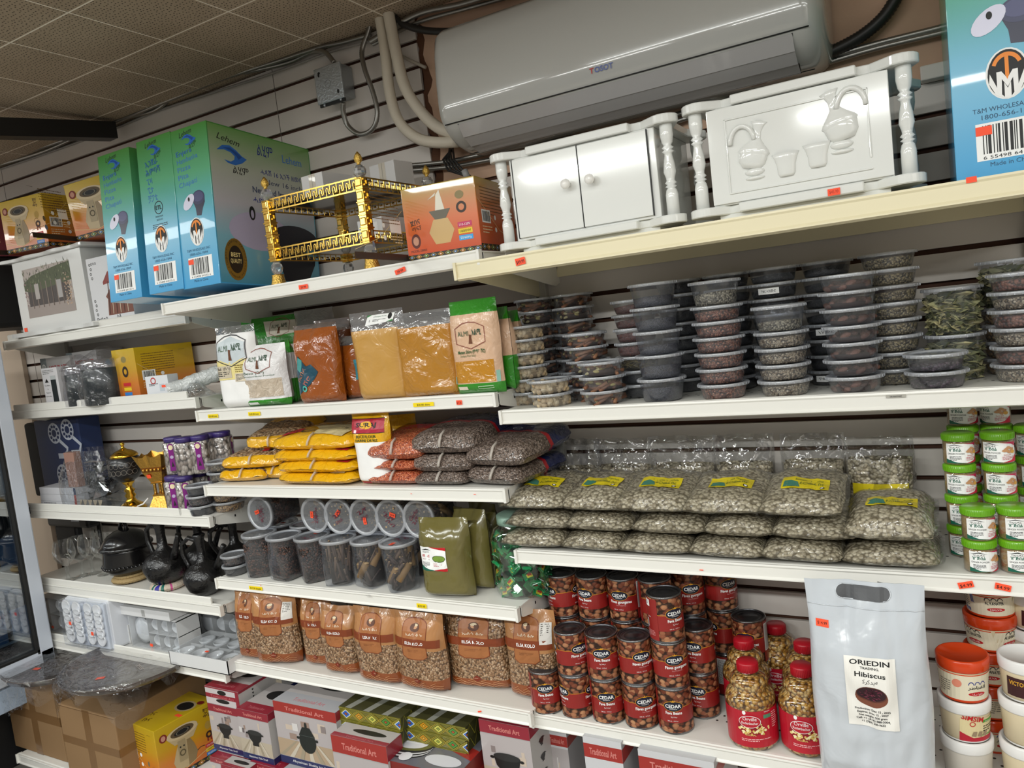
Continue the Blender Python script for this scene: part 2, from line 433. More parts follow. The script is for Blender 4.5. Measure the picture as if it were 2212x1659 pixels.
# ------------------------------------------------ the room
SHELF = {}   # name -> (x0, x1, yfront, z)
WALLC = mat('d6cfc8', .55, spec=.3)
GROOVE = mat('4a2c1c', .8)
PLASTER = mat('c9a78e', .9, bump=(40, .5))
GZ = [1.6+.0762*(k-10.55) for k in range(-9, 24)]       # slat groove heights
LEDGE = SZ(160, SX(2020, 0, 2.2), 0)
XSTR = SX(945, 0, 2.2)
b = B()
XL0, XR0 = -6.0, 2.4
for i in range(len(GZ)-1):
    z0, z1 = GZ[i]+.006, GZ[i+1]-.006
    x1 = XR0 if z1 < 2.02 else XSTR-.03
    b.box(XL0, x1, -.012, 0, z0, min(z1, CEIL), WALLC, .0012)
b.box(XL0, XR0, .004, .03, 0, CEIL, GROOVE)
b.box(XL0, XR0, -.012, 0, 0, GZ[0]-.006, WALLC)
for sx_ in (SX(610, 0, 2.35), -3.7):
    b.box(sx_-.0012, sx_+.0012, -.0126, -.0115, .3, CEIL, mat('6a625c', .8))
o = struct(b, 'wall_back')
# plaster patch behind the air conditioner, torn panel edge on its left
b = B(); n = 26; rn = random.Random(4)
zl = GZ[[k for k, z in enumerate(GZ) if z > 2.02-.0762][0]]+.006
edge = [(XSTR+.0+rn.uniform(-.012, .012)-.02*(j/n), zl+(CEIL-zl)*j/n) for j in range(n+1)]
b.prism(edge+[(XR0, CEIL), (XR0, zl)], PLASTER, 'y', -.006, .0)
b.prism([(x-rn.uniform(.012, .03), z) for x, z in edge]+[(x+rn.uniform(.0, .014), z) for x, z in edge[::-1]], mat('5a3a26', .9), 'y', -.0065, .003)
struct(b, 'wall_back_plaster')
b = B(); b.box(SX(1990, -.02, 2.0), XR0, -.05, -.012, zl-.012, zl+.02, WALLC, .003); struct(b, 'trim_1')
b = B(); b.box(XL0, XR0, -5.2, .03, -.05, 0, mat('8f8a82', .35)); struct(b, 'floor')
# ceiling: grid tiles with drilled holes
m_ = bpy.data.materials.new('acoustic_tile'); m_.use_nodes = True; nt = m_.node_tree; p_ = nt.nodes['Principled BSDF']
tc = nt.nodes.new('ShaderNodeTexCoord'); mp = nt.nodes.new('ShaderNodeMapping'); nt.links.new(tc.outputs['Object'], mp.inputs[0]); mp.inputs['Scale'].default_value = (80, 80, 1)
v_ = nt.nodes.new('ShaderNodeTexVoronoi'); v_.voronoi_dimensions = '2D'; v_.inputs['Scale'].default_value = 1; v_.inputs['Randomness'].default_value = .45; nt.links.new(mp.outputs[0], v_.inputs['Vector'])
n_ = nt.nodes.new('ShaderNodeTexNoise'); n_.inputs['Scale'].default_value = 3; nt.links.new(tc.outputs['Object'], n_.inputs['Vector'])
c1 = ramp(nt, v_.outputs['Distance'], [(.12, '221c16'), (.2, 'ffffff')]); c2 = ramp(nt, n_.outputs[0], [(.3, '9f8d77'), (.7, 'b09e88')])
mx = nt.nodes.new('ShaderNodeMix'); mx.data_type = 'RGBA'; mx.blend_type = 'MULTIPLY'; mx.inputs['Factor'].default_value = 1
nt.links.new(c1, mx.inputs['A']); nt.links.new(c2, mx.inputs['B']); nt.links.new(mx.outputs['Result'], p_.inputs['Base Color']); p_.inputs['Roughness'].default_value = .95
TILE = m_
b = B(); TW = .29; x = -6.3+.1
ys = [-.12-TW*k for k in range(18)]
for xi in range(29):
    xa = -6.05+xi*TW
    for yi, ya in enumerate([.03]+ys[:-1]):
        yb = ys[yi]
        b.box(xa+.003, xa+TW-.003, yb+.003, ya-.003, CEIL, CEIL+.02, TILE)
b.box(XL0, XR0, -5.2, .03, CEIL+.0005, CEIL+.03, mat('f0e6d6', .9))
struct(b, 'ceiling')
b = B(); b.box(XL0-.05, XL0, -5.2, .03, 0, CEIL, WALLC); struct(b, 'wall_left')
b = B(); b.box(XR0, XR0+.05, -5.2, .03, 0, CEIL, WALLC); struct(b, 'wall_right')
for k_, (lx, ly, e) in enumerate(LAMPS):  # includes a housing for the added far-left fill lamp
    t = thing('ceiling_light', f"unseen white ceiling lamp, {['first', 'second', 'third', 'fourth', 'fifth'][k_ if k_ < 5 else k_-5]} from the left in the {'near' if k_ < 5 else 'far'} row over the aisle", 'lamp', (lx, ly, CEIL), group='ceiling lamps behind the camera')
    B().box(-.62, .62, -.1, .1, -.07, 0, mat('e8e8e6', .4), .004).obj('housing', t)

# ------------------------------------------------ gondola shelving
PAINT = mat('e8e6df', .32, coat=.2); BEIGE = mat('e9dfbd', .35, coat=.2); DARKSL = mat('3a3631', .8)
def perforated(base):
    m = bpy.data.materials.new('perforated_deck'); m.use_nodes = True; nt = m.node_tree; p = nt.nodes['Principled BSDF']
    tc = nt.nodes.new('ShaderNodeTexCoord'); sp = nt.nodes.new('ShaderNodeSeparateXYZ'); nt.links.new(tc.outputs['Object'], sp.inputs[0])
    def mth(op, a, c=None):
        n = nt.nodes.new('ShaderNodeMath'); n.operation = op
        for k, v in enumerate((a, c)):
            if v is None: continue
            if isinstance(v, (int, float)): n.inputs[k].default_value = v
            else: nt.links.new(v, n.inputs[k])
        return n.outputs[0]
    u = mth('DIVIDE', sp.outputs[0], .0254); row = mth('DIVIDE', sp.outputs[1], .0254)
    sh = mth('MULTIPLY', mth('MODULO', mth('FLOOR', mth('ADD', row, 100)), 2), .5)
    fu = mth('SUBTRACT', mth('FRACT', mth('ADD', mth('ADD', u, 200), sh)), .5); fv = mth('SUBTRACT', mth('FRACT', mth('ADD', row, 100)), .5)
    d = mth('SQRT', mth('ADD', mth('MULTIPLY', fu, fu), mth('MULTIPLY', fv, fv)))
    band = mth('LESS_THAN', mth('FRACT', mth('DIVIDE', mth('ADD', sp.outputs[1], 10.03), .13)), .4)
    hole = mth('MULTIPLY', mth('LESS_THAN', d, .13), band)
    mx = nt.nodes.new('ShaderNodeMix'); mx.data_type = 'RGBA'; mx.inputs['A'].default_value = lin(base); mx.inputs['B'].default_value = lin('15130f')
    nt.links.new(hole, mx.inputs['Factor']); nt.links.new(mx.outputs['Result'], p.inputs['Base Color']); p.inputs['Roughness'].default_value = .35
    return m
PERF = perforated('dedcd4')
def shelf(key, x0, x1, yf, z, paint=PAINT, perf=False, rail=False, label='', face=.033, wall=-.013):
    SHELF[key] = (x0, x1, yf, z)
    t = thing('wall_shelf', label, 'shelf', ((x0+x1)/2, yf, z)); w = (x1-x0)/2
    deep = wall-yf
    b = B()
    b.box(-w, w, .004, deep, -.004, 0, PERF if perf else paint)
    b.prism([(0, .0), (.004, .003), (.012, .003), (.012, -.004), (.004, -.004), (.004, -.03), (0, -.03)], paint, 'x', -w, w)
    b.box(-w, w, .02, .022, -.03, -.004, paint); b.box(-w, w, .13, .155, -.022, -.004, paint)
    b.box(-w, w, deep-.012, deep, -.045, -.004, paint)
    b.obj('deck', t)
    # rounded front moulding that carries price tickets
    b = B(); h = face
    b.prism([(-.001, .002), (-.006, .002), (-.007, -.002), (-.0045, -.006), (-.004, -h*.8), (-.008, -h*.93), (-.008, -h), (.004, -h-.004), (.012, -h), (.012, -h+.003), (-.001, -h+.006)], paint, 'x', -w, w)
    if rail: b.prism([(.0, .0), (-.0, .022), (.003, .026), (.006, .024), (.006, .0)], paint, 'x', -w+.02, w-.05)
    for s in (-1, 1): b.box(s*w-.004, s*w+.004, -.011, .006, -h-.002, .003, paint, .001)
    b.obj('price_rail', t)
    for s in (-1, 1):
        xx = s*(w-.004)
        B().prism([(.02, -.004), (deep, -.004), (deep, -.085), (deep-.03, -.095), (.03, -.036), (.02, -.03)], paint, 'x', xx-.0015, xx+.0015).prism([(.1, -.02), (.106, -.02), (.106, -.028), (.1, -.028)], INK, 'x', xx-.002, xx+.002).obj('bracket', t)
    return t
XA, XB_, XC = -3.412, -2.193, -1.013
XE = -1.013+1.2192
def tag_on(sh, px, hexm, txt, key, w=.034, h=.012, dz=-.018, rot=0., name='price_tag', label=None):
    x0, x1, yf, z = SHELF[key]; x = SX(px, yf, z)-(x0+x1)/2
    d = D().rect(-w/2, -h/2, w/2, h/2, hexm)
    if txt: d.text(txt, 0, -h*.3, h*.5, INK, w=min(w*.8, h*.33*len(txt)))
    c, s = math.cos(rot), math.sin(rot)
    d.obj(name, sh, lambda a, b_, l: (x+a*c-b_*s, -.0065-l*2, dz+a*s+b_*c), label=label)
SH = {}
zz = dict(R1=(-.456, 1.741), R2=(-.323, 1.355), R3=(-.326, .978), R4=(-.342, .524), M1=(-.45, 1.765), M2=(-.339, 1.405), M3=(-.347, 1.15), M4=(-.359, .829), M5=(-.364, .540),
          L1=(-.273, 1.740), L2=(-.298, 1.447), L3=(-.343, 1.039), L4=(-.366, .733), L5=(-.383, .504))
ends = dict(R1=(985, None), R2=(1083, None), R3=(1116, None), R4=(1152, None), M1=(355, 1040), M2=(428, 1070), M3=(446, 1092), M4=(470, 1118), M5=(492, 1147),
            L1=(12, 402), L2=(25, 425), L3=(40, 455), L4=(52, 478), L5=(62, 490))
where = dict(R1='long cream shelf carrying two white cabinets under the air conditioner', R2='white shelf stacked with clear round spice tubs', R3='white shelf of coffee bean bags and green-lidded ginger jars',
             R4='white perforated shelf of bean cans, popcorn jars and halva tubs', M1='grey-white shelf holding blue-green cartons and gilded stand', M2='white shelf of flour and spice bags with yellow price tickets',
             M3='white shelf with yellow sacks and lentil bags', M4='white shelf of tall clear spice tubs and green powder bags', M5='white perforated shelf holding brown roasted grain pouches',
             L1='narrow white shelf under the cabinet printed with a stone hut', L2='white shelf with hot plate box and bagged black canisters', L3='white shelf with gold censers and purple-lidded jars',
             L4='white shelf with wine glasses and black clay pots', L5='white shelf with white cup and saucer sets')
for k, (yf, z) in zz.items():
    a, c = ends[k]; x0 = SX(a, yf, z); x1 = XE if c is None else SX(c, yf, z)
    if k == 'M1': x1 = SX(1035, yf, z)
    SH[k] = shelf(k, x0, x1, yf, z, BEIGE if k == 'R1' else PAINT, perf=k in ('R2', 'R3', 'R4', 'M5', 'M3'), rail=k in ('L1', 'L2', 'L3', 'L4', 'L5'), label=where[k], face=.038 if k == 'R1' else .033)
    print(k, round(x0, 3), round(x1, 3))
# slotted uprights fixed to the slat wall
for xx, lb in ((XA, 'slotted white upright at the left end by the fridge'), (XB_, 'slotted white upright between hot plate boxes and flour bags'), (XC, 'slotted white upright beside the coffee bean bags'), (XE, 'slotted white upright at the right end of the run')):
    b = B(); b.box(-.028, .028, -.034, -.013, .02, 1.80, mat('bdbab2', .4), .002)
    for k in range(58):
        z = .1+k*.0295
        b.box(-.0045, .0045, -.0343, -.033, z, z+.016, DARKSL)
        
    thing('slotted_upright', lb, 'upright', (xx, 0, 0), o=b.obj('slotted_upright'))
# ------------------------------------------------ wall fittings: air conditioner, pipes, conduits, junction box
GLOSSW = mat('bebeba', .12, coat=.6)
def ac_unit():
    x0, x1, yb = -1.178, -.172, -.013
    t = thing('air_conditioner', 'white glossy wall-mounted air conditioner above the white cabinets', 'air conditioner', (0, 0, 0))
    prof = [(yb, 2.40), (-.13, 2.405), (-.185, 2.4), (-.203, 2.385), (-.214, 2.34), (-.222, 2.26), (-.224, 2.19), (-.2195, 2.158), (-.205, 2.134), (-.183, 2.112), (-.15, 2.092), (-.10, 2.080), (-.04, 2.078), (yb, 2.09)]
    cy, cz = -.1, 2.24; r = .045; st = []
    for k in range(7): a = k/6*PI/2; st.append((x0+r*(1-math.sin(a)), r*(1-math.cos(a))))
    st = [(x0+r*(1-math.sin(k/6*PI/2)), r*(1-math.cos(k/6*PI/2))) for k in range(6, -1, -1)]
    st = [(x0+r*(1-math.cos(k/6*PI/2)), r*(1-math.sin(k/6*PI/2))) for k in range(7)]
    st += [(x0+x1-x, i) for x, i in st[::-1]]
    def P(k, j):
        x, ins = st[k]; y, z = prof[j]; f = 1-ins/.16
        return (x, yb+(y-yb)*f, cz+(z-cz)*f)
    b = B()
    def fn(tb):
        V = [[tb.verts.new(P(k, j)) for j in range(len(prof))] for k in range(len(st))]
        for k in range(len(st)-1):
            for j in range(len(prof)-1): tb.faces.new([V[k][j], V[k][j+1], V[k+1][j+1], V[k+1][j]])
        tb.faces.new(V[0][::-1]); tb.faces.new(V[-1])
        bmesh.ops.recalc_face_normals(tb, faces=tb.faces)
    b.add(fn, GLOSSW, True); b.obj('casing', t)
    b = B(); xa, xb = x0+.07, x1-.065
    lp = [(-.2055, 2.136), (-.184, 2.106), (-.15, 2.086), (-.108, 2.0745)]
    for k in range(3):
        (ya, za), (yc, zc) = lp[k], lp[k+1]
        b.poly([(xa, ya-.003, za), (xa, yc-.003, zc-.002), (xb, yc-.003, zc-.002), (xb, ya-.003, za)], mat('b4b2b2', .15, coat=.5), smooth=True)
    b.obj('air_flap', t)
    b = B()
    def rim(p, q, w): b.tube([p, q], w, INK, 5)
    rim((xa-.04, -.2115, 2.142), (xb+.035, -.2115, 2.142), .0016); rim((xa, -.209, 2.137), (xa, -.112, 2.073), .0012); rim((xb, -.209, 2.137), (xb, -.112, 2.073), .0012)
    rim((xa-.03, -.114, 2.0745), (xb+.03, -.114, 2.0745), .0012)
    b.obj('flap_gap', t)
    xm = SX(1265, -.224, 2.26)
    d = D().text('T', 0, 0, .013, mat('c03030', .4), al='l', bold=True).text('OSOT', .013, 0, .013, mat('5f6fae', .4), al='l', bold=True)
    d.obj('logo', t, lambda a, b_, l: (xm+a, -.2235-l*2-abs(b_)*.0, SZ(160, xm, -.224)+b_), label='faded red and blue lettering')
    d = D().rect(0, 0, .035, .018, mat('8a7a72', .5)).lines(.05, .01, .06, 2, .008, mat('9a7f74'), seed=2)
    xr = SX(1620, -.1, 2.08)
    d.obj('rating_label', t, lambda a, b_, l: (xr+a, -.075-b_, 2.0785-l))
    D().rect(-.62, -.004, -.53, .02, mat('b9b6b0', .5)).lines(-.618, .012, .085, 3, .006, mat('6a6662'), seed=5).obj('warning_label', t, lambda a, b_, l: (xr+a, -.075-b_, 2.0785-l))
ac_unit()
METAL = mat('9b9994', .35, metal=.9); GALV = mat('aab0b4', .32, metal=.85, bump=(90, .25))
def conduit(name, label, pts, r=.0075, m=None, pitch=.007, cat='conduit', n=None):
    """corrugated armoured cable following a smooth path"""
    P = [Vector(p) for p in pts]; out = []
    for i in range(len(P)-1):
        p0, p1, p2, p3 = P[max(i-1, 0)], P[i], P[i+1], P[min(i+2, len(P)-1)]
        k = max(2, int((p2-p1).length/(pitch/2 if pitch else .02)))
        for j in range(k):
            t = j/k; out.append(.5*((2*p1)+(p2-p0)*t+(2*p0-5*p1+4*p2-p3)*t*t+(3*p1-p0-3*p2+p3)*t**3))
    out.append(P[-1])
    rr = [r*(1+.13*(i % 2)) for i in range(len(out))] if pitch else r
    return thing(name, label, cat, o=B().tube(out, rr, m or METAL, 8).obj(name))
Y0 = -.03
def pp(a, y=Y0): return tuple(PT(a[0], a[1], y))
conduit('armoured_cable', 'armoured metal cable looping from junction box along the ceiling edge to the left', [pp((722, 135), -.07), pp((700, 112), -.06), pp((670, 114)), pp((620, 136)), pp((520, 158)), pp((440, 178)), pp((380, 205)), pp((330, 240)), pp((240, 262)), pp((100, 325)), pp((-20, 360))])
conduit('armoured_cable', 'upper armoured cable running the ceiling edge from the white pipes', [pp((800, 75)), pp((740, 92)), pp((690, 103), -.04), pp((600, 132), -.045), pp((480, 170), -.045), pp((350, 222), -.045), pp((200, 282), -.045), pp((-20, 352), -.045)], r=.007)
conduit('grey_cable', 'thin grey cable sagging under the armoured ceiling cables', [pp((805, 88)), pp((720, 110)), pp((640, 140)), pp((560, 168)), pp((460, 200)), pp((340, 240), -.02), pp((230, 285), -.02), pp((90, 335), -.02), pp((-20, 372), -.02)], r=.0045, m=mat('8b8782', .4), pitch=0, cat='cable')
conduit('armoured_cable', 'armoured cable hanging in a loop right of the junction box', [pp((742, 222), -.07), pp((742, 245), -.06), pp((752, 272), -.05), pp((778, 290), -.05), pp((805, 278), -.05), pp((815, 245), -.05), pp((806, 200), -.05), pp((788, 150), -.05), pp((782, 110), -.04), pp((795, 70), -.035), pp((805, 28), -.03)])
conduit('armoured_cable', 'armoured cables strapped along the ceiling above the air conditioner', [pp((800, 90), -.05), pp((900, 32), -.05), pp((1000, 8), -.05), pp((1130, -30), -.05)], r=.008)
conduit('armoured_cable', 'second armoured cable above the air conditioner, lower of two', [pp((805, 96), -.035), pp((900, 50), -.035), pp((1010, 18), -.035), pp((1130, -14), -.035)], r=.006)
conduit('armoured_cable', 'pair of horizontal armoured cables below the air conditioner', [pp((826, 362)), pp((960, 350)), pp((1060, 330)), pp((1400, 265)), pp((1600, 195)), pp((1740, 140)), pp((1880, 98)), pp((2060, 52)), pp((2230, 5))], r=.0065)
conduit('armoured_cable', 'lower armoured cable of the pair running below the air conditioner', [pp((826, 372)), pp((960, 362)), pp((1060, 345)), pp((1400, 280)), pp((1600, 208)), pp((1740, 152)), pp((1880, 108)), pp((2060, 64)), pp((2230, 18))], r=.0065)
HOSE = mat('d5ccbb', .55, bump=(120, .2)); BLK = mat('23211f', .45)
conduit('insulated_pipe', 'white wrapped pipe dropping from ceiling, left of the two', [pp((818, 20), -.06), pp((832, 110), -.06), pp((842, 200), -.06), pp((862, 262), -.07), pp((900, 298), -.075), pp((945, 308), -.08), pp((990, 306), -.08)], r=.017, m=HOSE, pitch=0, cat='pipe')
conduit('insulated_pipe', 'white wrapped pipe dropping from ceiling, right of the two, bending behind the air conditioner', [pp((838, 20), -.07), pp((855, 110), -.07), pp((876, 190), -.07), pp((915, 248), -.075), pp((955, 280), -.08), pp((1000, 290), -.08)], r=.018, m=HOSE, pitch=0, cat='pipe')
conduit('drain_hose', 'black hose curving from ceiling corner to the left end of the air conditioner', [pp((842, 28), -.05), pp((870, 52), -.05), pp((920, 66), -.05), pp((980, 68), -.05), pp((1050, 62), -.05)], r=.0105, m=BLK, pitch=0, cat='hose')
conduit('drain_hose', 'black corrugated hose curving up on the right of the air conditioner', [pp((1760, 125), -.05), pp((1800, 110), -.045), pp((1860, 78), -.04), pp((1910, 35), -.04), pp((1945, -20), -.04)], r=.0135, m=BLK, cat='hose')
conduit('grey_cable', 'short grey cable running from the white pipes to the torn wall edge', [pp((862, 118)), pp((885, 130)), pp((920, 146))], r=.005, m=mat('a9a194', .5), pitch=0, cat='cable')
t = thing('cable_bundle', 'black power cables tied in a bundle below the air conditioner', 'cable')
rn = random.Random(2)
for k in range(5):
    o = [pp((975+rn.uniform(-4, 4), 320)), pp((957+k*6, 345), -.06-k*.006), pp((968+k*8, 368), -.07-k*.005), pp((1000+k*3, 378), -.08), pp((1032, 392), -.08-k*.004)]
    B().tube([Vector(o[0])]+[Vector(o[i]).lerp(Vector(o[i+1]), f) for i in range(4) for f in (.35, .7, 1)], .0035, INK, 6).obj('cable', t)
B().tube([pp((1003, 368), -.1), pp((1010, 385), -.1)], .01, mat('9a9a9a'), 8).obj('tie', t)
# junction box
t = thing('junction_box', 'square galvanised junction box on the slat wall by the ceiling', 'junction box')
a = PT(690, 146, -.09); xw = .105; hz = .105; x0 = -1.705; z0 = 2.355
B().box(x0+.008, x0+xw, -.07, -.014, z0+.004, z0+hz, GALV, .004).obj('box_body', t)
b = B(); b.box(x0-.004, x0+xw+.004, -.078, -.071, z0-.004, z0+hz+.004, mat('c3ccd4', .3, metal=.8, bump=(150, .3)), .003)
b.add(lambda q: None, None); D().ring(x0+.05, z0+.052, .0115, .0125, mat('6d7275')).ell(x0+.018, z0+.092, .005, .004, INK).ell(x0+.016, z0+.086, .0035, .006, INK).ell(x0+.088, z0+.02, .004, .007, INK).put(b, lambda a, c, l: (a, -.0782-l, c)); b.obj('cover_plate', t)
b = B(); b.box(x0, x0+xw, -.072, -.066, z0-.012, z0-.002, INK); b.ball(x0+.02, -.072, z0-.008, .005, GALV); b.ball(x0+.09, -.072, z0-.006, .005, GALV); b.obj('screw_bracket', t)
# black overhead rail at the left
P1, P2 = PT(244, 284, -.06), PT(-60, 276, -.55); d_ = (P2-P1).normalized()
b = B(); up = Vector((0, 0, .032)); sd = d_.cross(up).normalized()*.03
q = [P1+up+sd, P1-up+sd, P1-up-sd, P1+up-sd]
b.add(lambda tb: (lambda A, C: [tb.faces.new(A), tb.faces.new(C[::-1])]+[tb.faces.new([A[i], C[i], C[(i+1) % 4], A[(i+1) % 4]]) for i in range(4)])([tb.verts.new(v) for v in q], [tb.verts.new(v+d_*1.5) for v in q]), mat('1d1c1d', .4))
thing('overhead_rail', 'black boxy rail fixed to the wall near the ceiling on the left', 'rail', o=b.obj('overhead_rail'))

# ------------------------------------------------ cartons
def carton(name, label, cat, w, d, h, m, front=None, right=None, left=None, top=None, loc=(0, 0, 0), rz=0., rx=0., ry=0., group=None, bev=.0012, extra=None):
    b = B(); b.box(-w/2, w/2, 0, d, 0, h, m, bev)
    if front: front.put(b, on_front())
    if right: right.put(b, on_right(w/2))
    if left: left.put(b, on_left(-w/2))
    if top: top.put(b, on_top(0, 0, h))
    if extra: extra(b)
    return thing(name, label, cat, loc, rz, group, rx, ry, o=b.obj(name))
NAVY = mat('1d2f8a', .4); LBLUE = mat('3a78c8', .4)
def swoosh(d, x, y, s, dark=False):
    M1_, M2_ = mat('2f6fc4', .3), mat('1d4f9c', .3)
    top = [(-1, .1), (-.6, .42), (-.1, .5), (.35, .3), (.7, .05), (1.05, -.08), (.7, -.35), (.2, -.55), (-.3, -.5), (-.55, -.35), (-.1, -.4), (.15, -.25), (.2, -.05), (-.05, .12), (-.5, .2)]
    d.poly([(x+a*s, y+c*s) for a, c in top], M1_)
    d.poly([(x+a*s, y+c*s) for a, c in [(-.6, .3), (-.1, .38), (.35, .2), (.7, -.02), (.45, -.2), (.3, 0), (0, .2)]], M2_)
def tmlogo(d, x, y, s):
    d.ell(x, y, s*.78, s*1.05, WHITE).ell(x, y, s*.7, s*.98, INK)
    d.poly([(x-s*.62, y+.1*s), (x-s*.3, y-.72*s), (x-.12*s, y-.95*s), (x-.12*s, y-.35*s), (x, y-.6*s), (x+.12*s, y-.35*s), (x+.12*s, y-.95*s), (x+s*.3, y-.72*s), (x+s*.62, y+.1*s), (x+.66*s, y-.3*s), (x+.42*s, y-.82*s), (x+.1*s, y-1.0*s), (x-.1*s, y-1.0*s), (x-.42*s, y-.82*s), (x-.66*s, y-.3*s)], WHITE)
    d.poly([(x-s*.38, y-.75*s), (x-s*.38, y+.12*s), (x-.2*s, y+.12*s), (x, y-.2*s), (x+.2*s, y+.12*s), (x+s*.38, y+.12*s), (x+s*.38, y-.75*s), (x+s*.22, y-.85*s), (x+.2*s, y-.2*s), (x, y-.55*s), (x-.2*s, y-.2*s), (x-.22*s, y-.85*s)], WHITE)
    OR = mat('f08a1c', .4)
    d.ring(x, y+.2*s, .42*s, .56*s, OR, a0=.35, a1=PI-.35, ky=1.2).rect(x-.07*s, y-.05*s, x+.07*s, y+.8*s, OR).poly([(x-.07*s, y-.05*s), (x, y-.25*s), (x+.07*s, y-.05*s)], OR)
def pan(d, x, y, s, rot=False):
    N1, N2 = mat('23243f', .3), mat('34365a', .3)
    d.poly([(x-.1*s, y-.1*s), (x+.1*s, y-.55*s), (x+.15*s, y-1.*s), (x+.55*s, y-1.05*s), (x+.75*s, y-.6*s), (x+.95*s, y-.3*s), (x+.95*s, y+.1*s)], N1)
    d.ell(x+.42*s, y+.05*s, .55*s, .42*s, N2).ell(x+.42*s, y+.1*s, .45*s, .3*s, mat('4b4d76', .3))
    c = [(math.cos(t)*.62*s, math.sin(t)*.36*s) for t in [k*2*PI/20 for k in range(20)]]
    d.poly([(x-.45*s+a*.75-c_*.6, y-.1*s+a*.6+c_*.75) for a, c_ in c], mat('dcdcf0', .3)).ell(x-.42*s, y+.06*s, .09*s, .13*s, INK)
GRB = [(0, '46a0d4'), (.42, '55abcb'), (.72, '62b184'), (1, '4c9140')]
def lehem_narrow(kind, H=.48, tag=.2):
    d = D(); z = H; TC = mat('1c4a6a')
    d.text('Lehem', -.012, .456, .016, INK, w=.058, rot=.14, ital=True); swoosh(d, .0, .442, .032); d.text('ልሂም', .018, .416, .016, mat('2f5f3a'), rot=.2, w=.034)
    if kind == 0:
        for k, s in enumerate(('Enjera', 'Hambasha', 'Pizza', 'Pita', 'Chapati')): d.text(s, -.06, .398-.0235*k, .0155, LBLUE, al='l', rot=.08, w=.0118*len(s))
        pan(d, 0, .262, .05)
    else:
        for k, s in enumerate(('ኢንጀራ', 'ሕምባሻ', 'ፒዛ', 'ፒታ', 'ቻፓቲ')): d.text(s, -.045, .392-.027*k, .018, mat('2468b4', .4), al='l', rot=.08)
        d.ring(0, .262, .018, .0205, INK).text('ETL', 0, .256, .013, INK, bold=True).text('Intertek', 0, .232, .0075, INK, w=.036).text('3073123', 0, .222, .006, INK, w=.03); d.lines(-.036, .21, .072, 3, .0055, INK, seed=4)
    tmlogo(d, 0, .165, .04)
    d.text('T&M WHOLESALE INC', 0, .108, .008, TC, w=.105).text('1800-656-1844', 0, .096, .008, TC, w=.08)
    d.rect(-.05, .027, .056, .09, WHITE).bars(-.04, .038, .08, .048, INK).text('6 55498 64135 6', .002, .029, .006, INK, w=.085)
    d.text('Made in China', 0, .016, .0075, TC, w=.062).rect(-.05, .07, -.026, .085, ORANGE_TAG)
    return d
H_ = .48; gm = gradmat(GRB, 2, 0, H_)
side = D(); X_ = .0
side.poly([(.003, .003), (.42, .003), (.42, .477), (.003, .477)], gradmat([(0, '3f8fae'), (.3, '76b4c8'), (.55, 'cfc9cf'), (.75, 'c4c8b4'), (1, '8fb37c')], 2, 0, H_)) if False else None
side.text('Lehem', .075, .43, .02, INK, w=.085, rot=-.14, ital=True); swoosh(side, .085, .395, .055); side.text('ልሂም', .115, .34, .022, INK)
side.text('ልሂም', .22, .415, .034, NAVY, w=.065).text('Lehem', .335, .41, .027, LBLUE, w=.085)
side.text('ሓዳሽ 16 ኢንች ዘመናዊ', .29, .355, .016, NAVY, w=.19).text('New 16 inch', .29, .326, .017, mat('46506e'), w=.16).text('New and Improved', .26, .293, .019, mat('46506e'), w=.21, bold=True).text('ሓድሽን ዝተመሓየሸን', .26, .262, .016, NAVY, w=.21)
side.ell(.17, .17, .12, .06, mat('b9b1cc', .3)).ell(.145, .225, .012, .022, INK).ell(.145, .222, .006, .013, mat('b9b1cc'))
side.poly([(.2, .15), (.24, .09), (.26, .02), (.36, .015), (.4, .08), (.415, .15), (.4, .18), (.3, .2)], mat('17171f', .3)).ell(.32, .165, .1, .04, mat('24242f', .3))
GOLDP = mat('a8843a', .3, metal=.6)
side.ell(.065, .075, .042, .064, GOLDP).ell(.065, .075, .027, .042, mat('2a1f16', .3)).text('BEST', .065, .083, .013, mat('e8d08a'), w=.036, bold=True).text('QUALITY', .065, .064, .013, mat('e8d08a'), w=.042, bold=True)
for k in range(20):
    a = PI*k/19
    side.text('ONLY GENUINE PRODUCT'[k], .065-math.cos(a)*.0345, .075+math.sin(a)*.053, .006, mat('2a1f16'), rot=PI/2-a)
    side.text('ONLY GENUINE PRODUCT'[k], .065-math.cos(a)*.0375, .075-math.sin(a)*.0575, .006, mat('2a1f16'), rot=a-PI/2)
sidebg = gradmat([(0, '4a93ae'), (.3, '83b9cb'), (.52, 'c2bfc6'), (.74, 'b9bfae'), (1, '6fa352')], 2, 0, H_)
def lehem(label, kind, x, y, z, rx, big=False):
    def ex(b):
        b.poly([(.0827, .004, .004), (.0827, .416, .004), (.0827, .416, .476), (.0827, .004, .476)], sidebg if big else gradmat(GRB, 2, 0, H_))
        if big: side.put(b, on_right(.0828))
    return carton('appliance_carton', label, 'box', .165, .42, H_, gm, lehem_narrow(kind), loc=(x, y, z), rx=rx, extra=ex)
XL = (-2.280, -2.068, -1.838)
for k, (x, dy) in enumerate(((-2.285, -.47), (-2.085, -.478), (-1.94, -.462))): pass
lehem('blue-green griddle carton at the left end, English food list on its narrow face', 0, span(241, 307, -.46, 1.8)[0], -.462, 1.798, -.075)
lehem('blue-green griddle carton in the middle with Ethiopic words and a testing mark', 1, span(325, 396, -.465, 1.8)[0], -.466, 1.80, -.075)
lehem('blue-green griddle carton turned to show its wide face and gold quality seal', 0, span(398, 478, -.46, 1.8)[0], -.462, 1.797, -.07, True)
lehem('large blue griddle carton at the right end of the cream shelf', 0, .127, -.45, 1.743, 0)

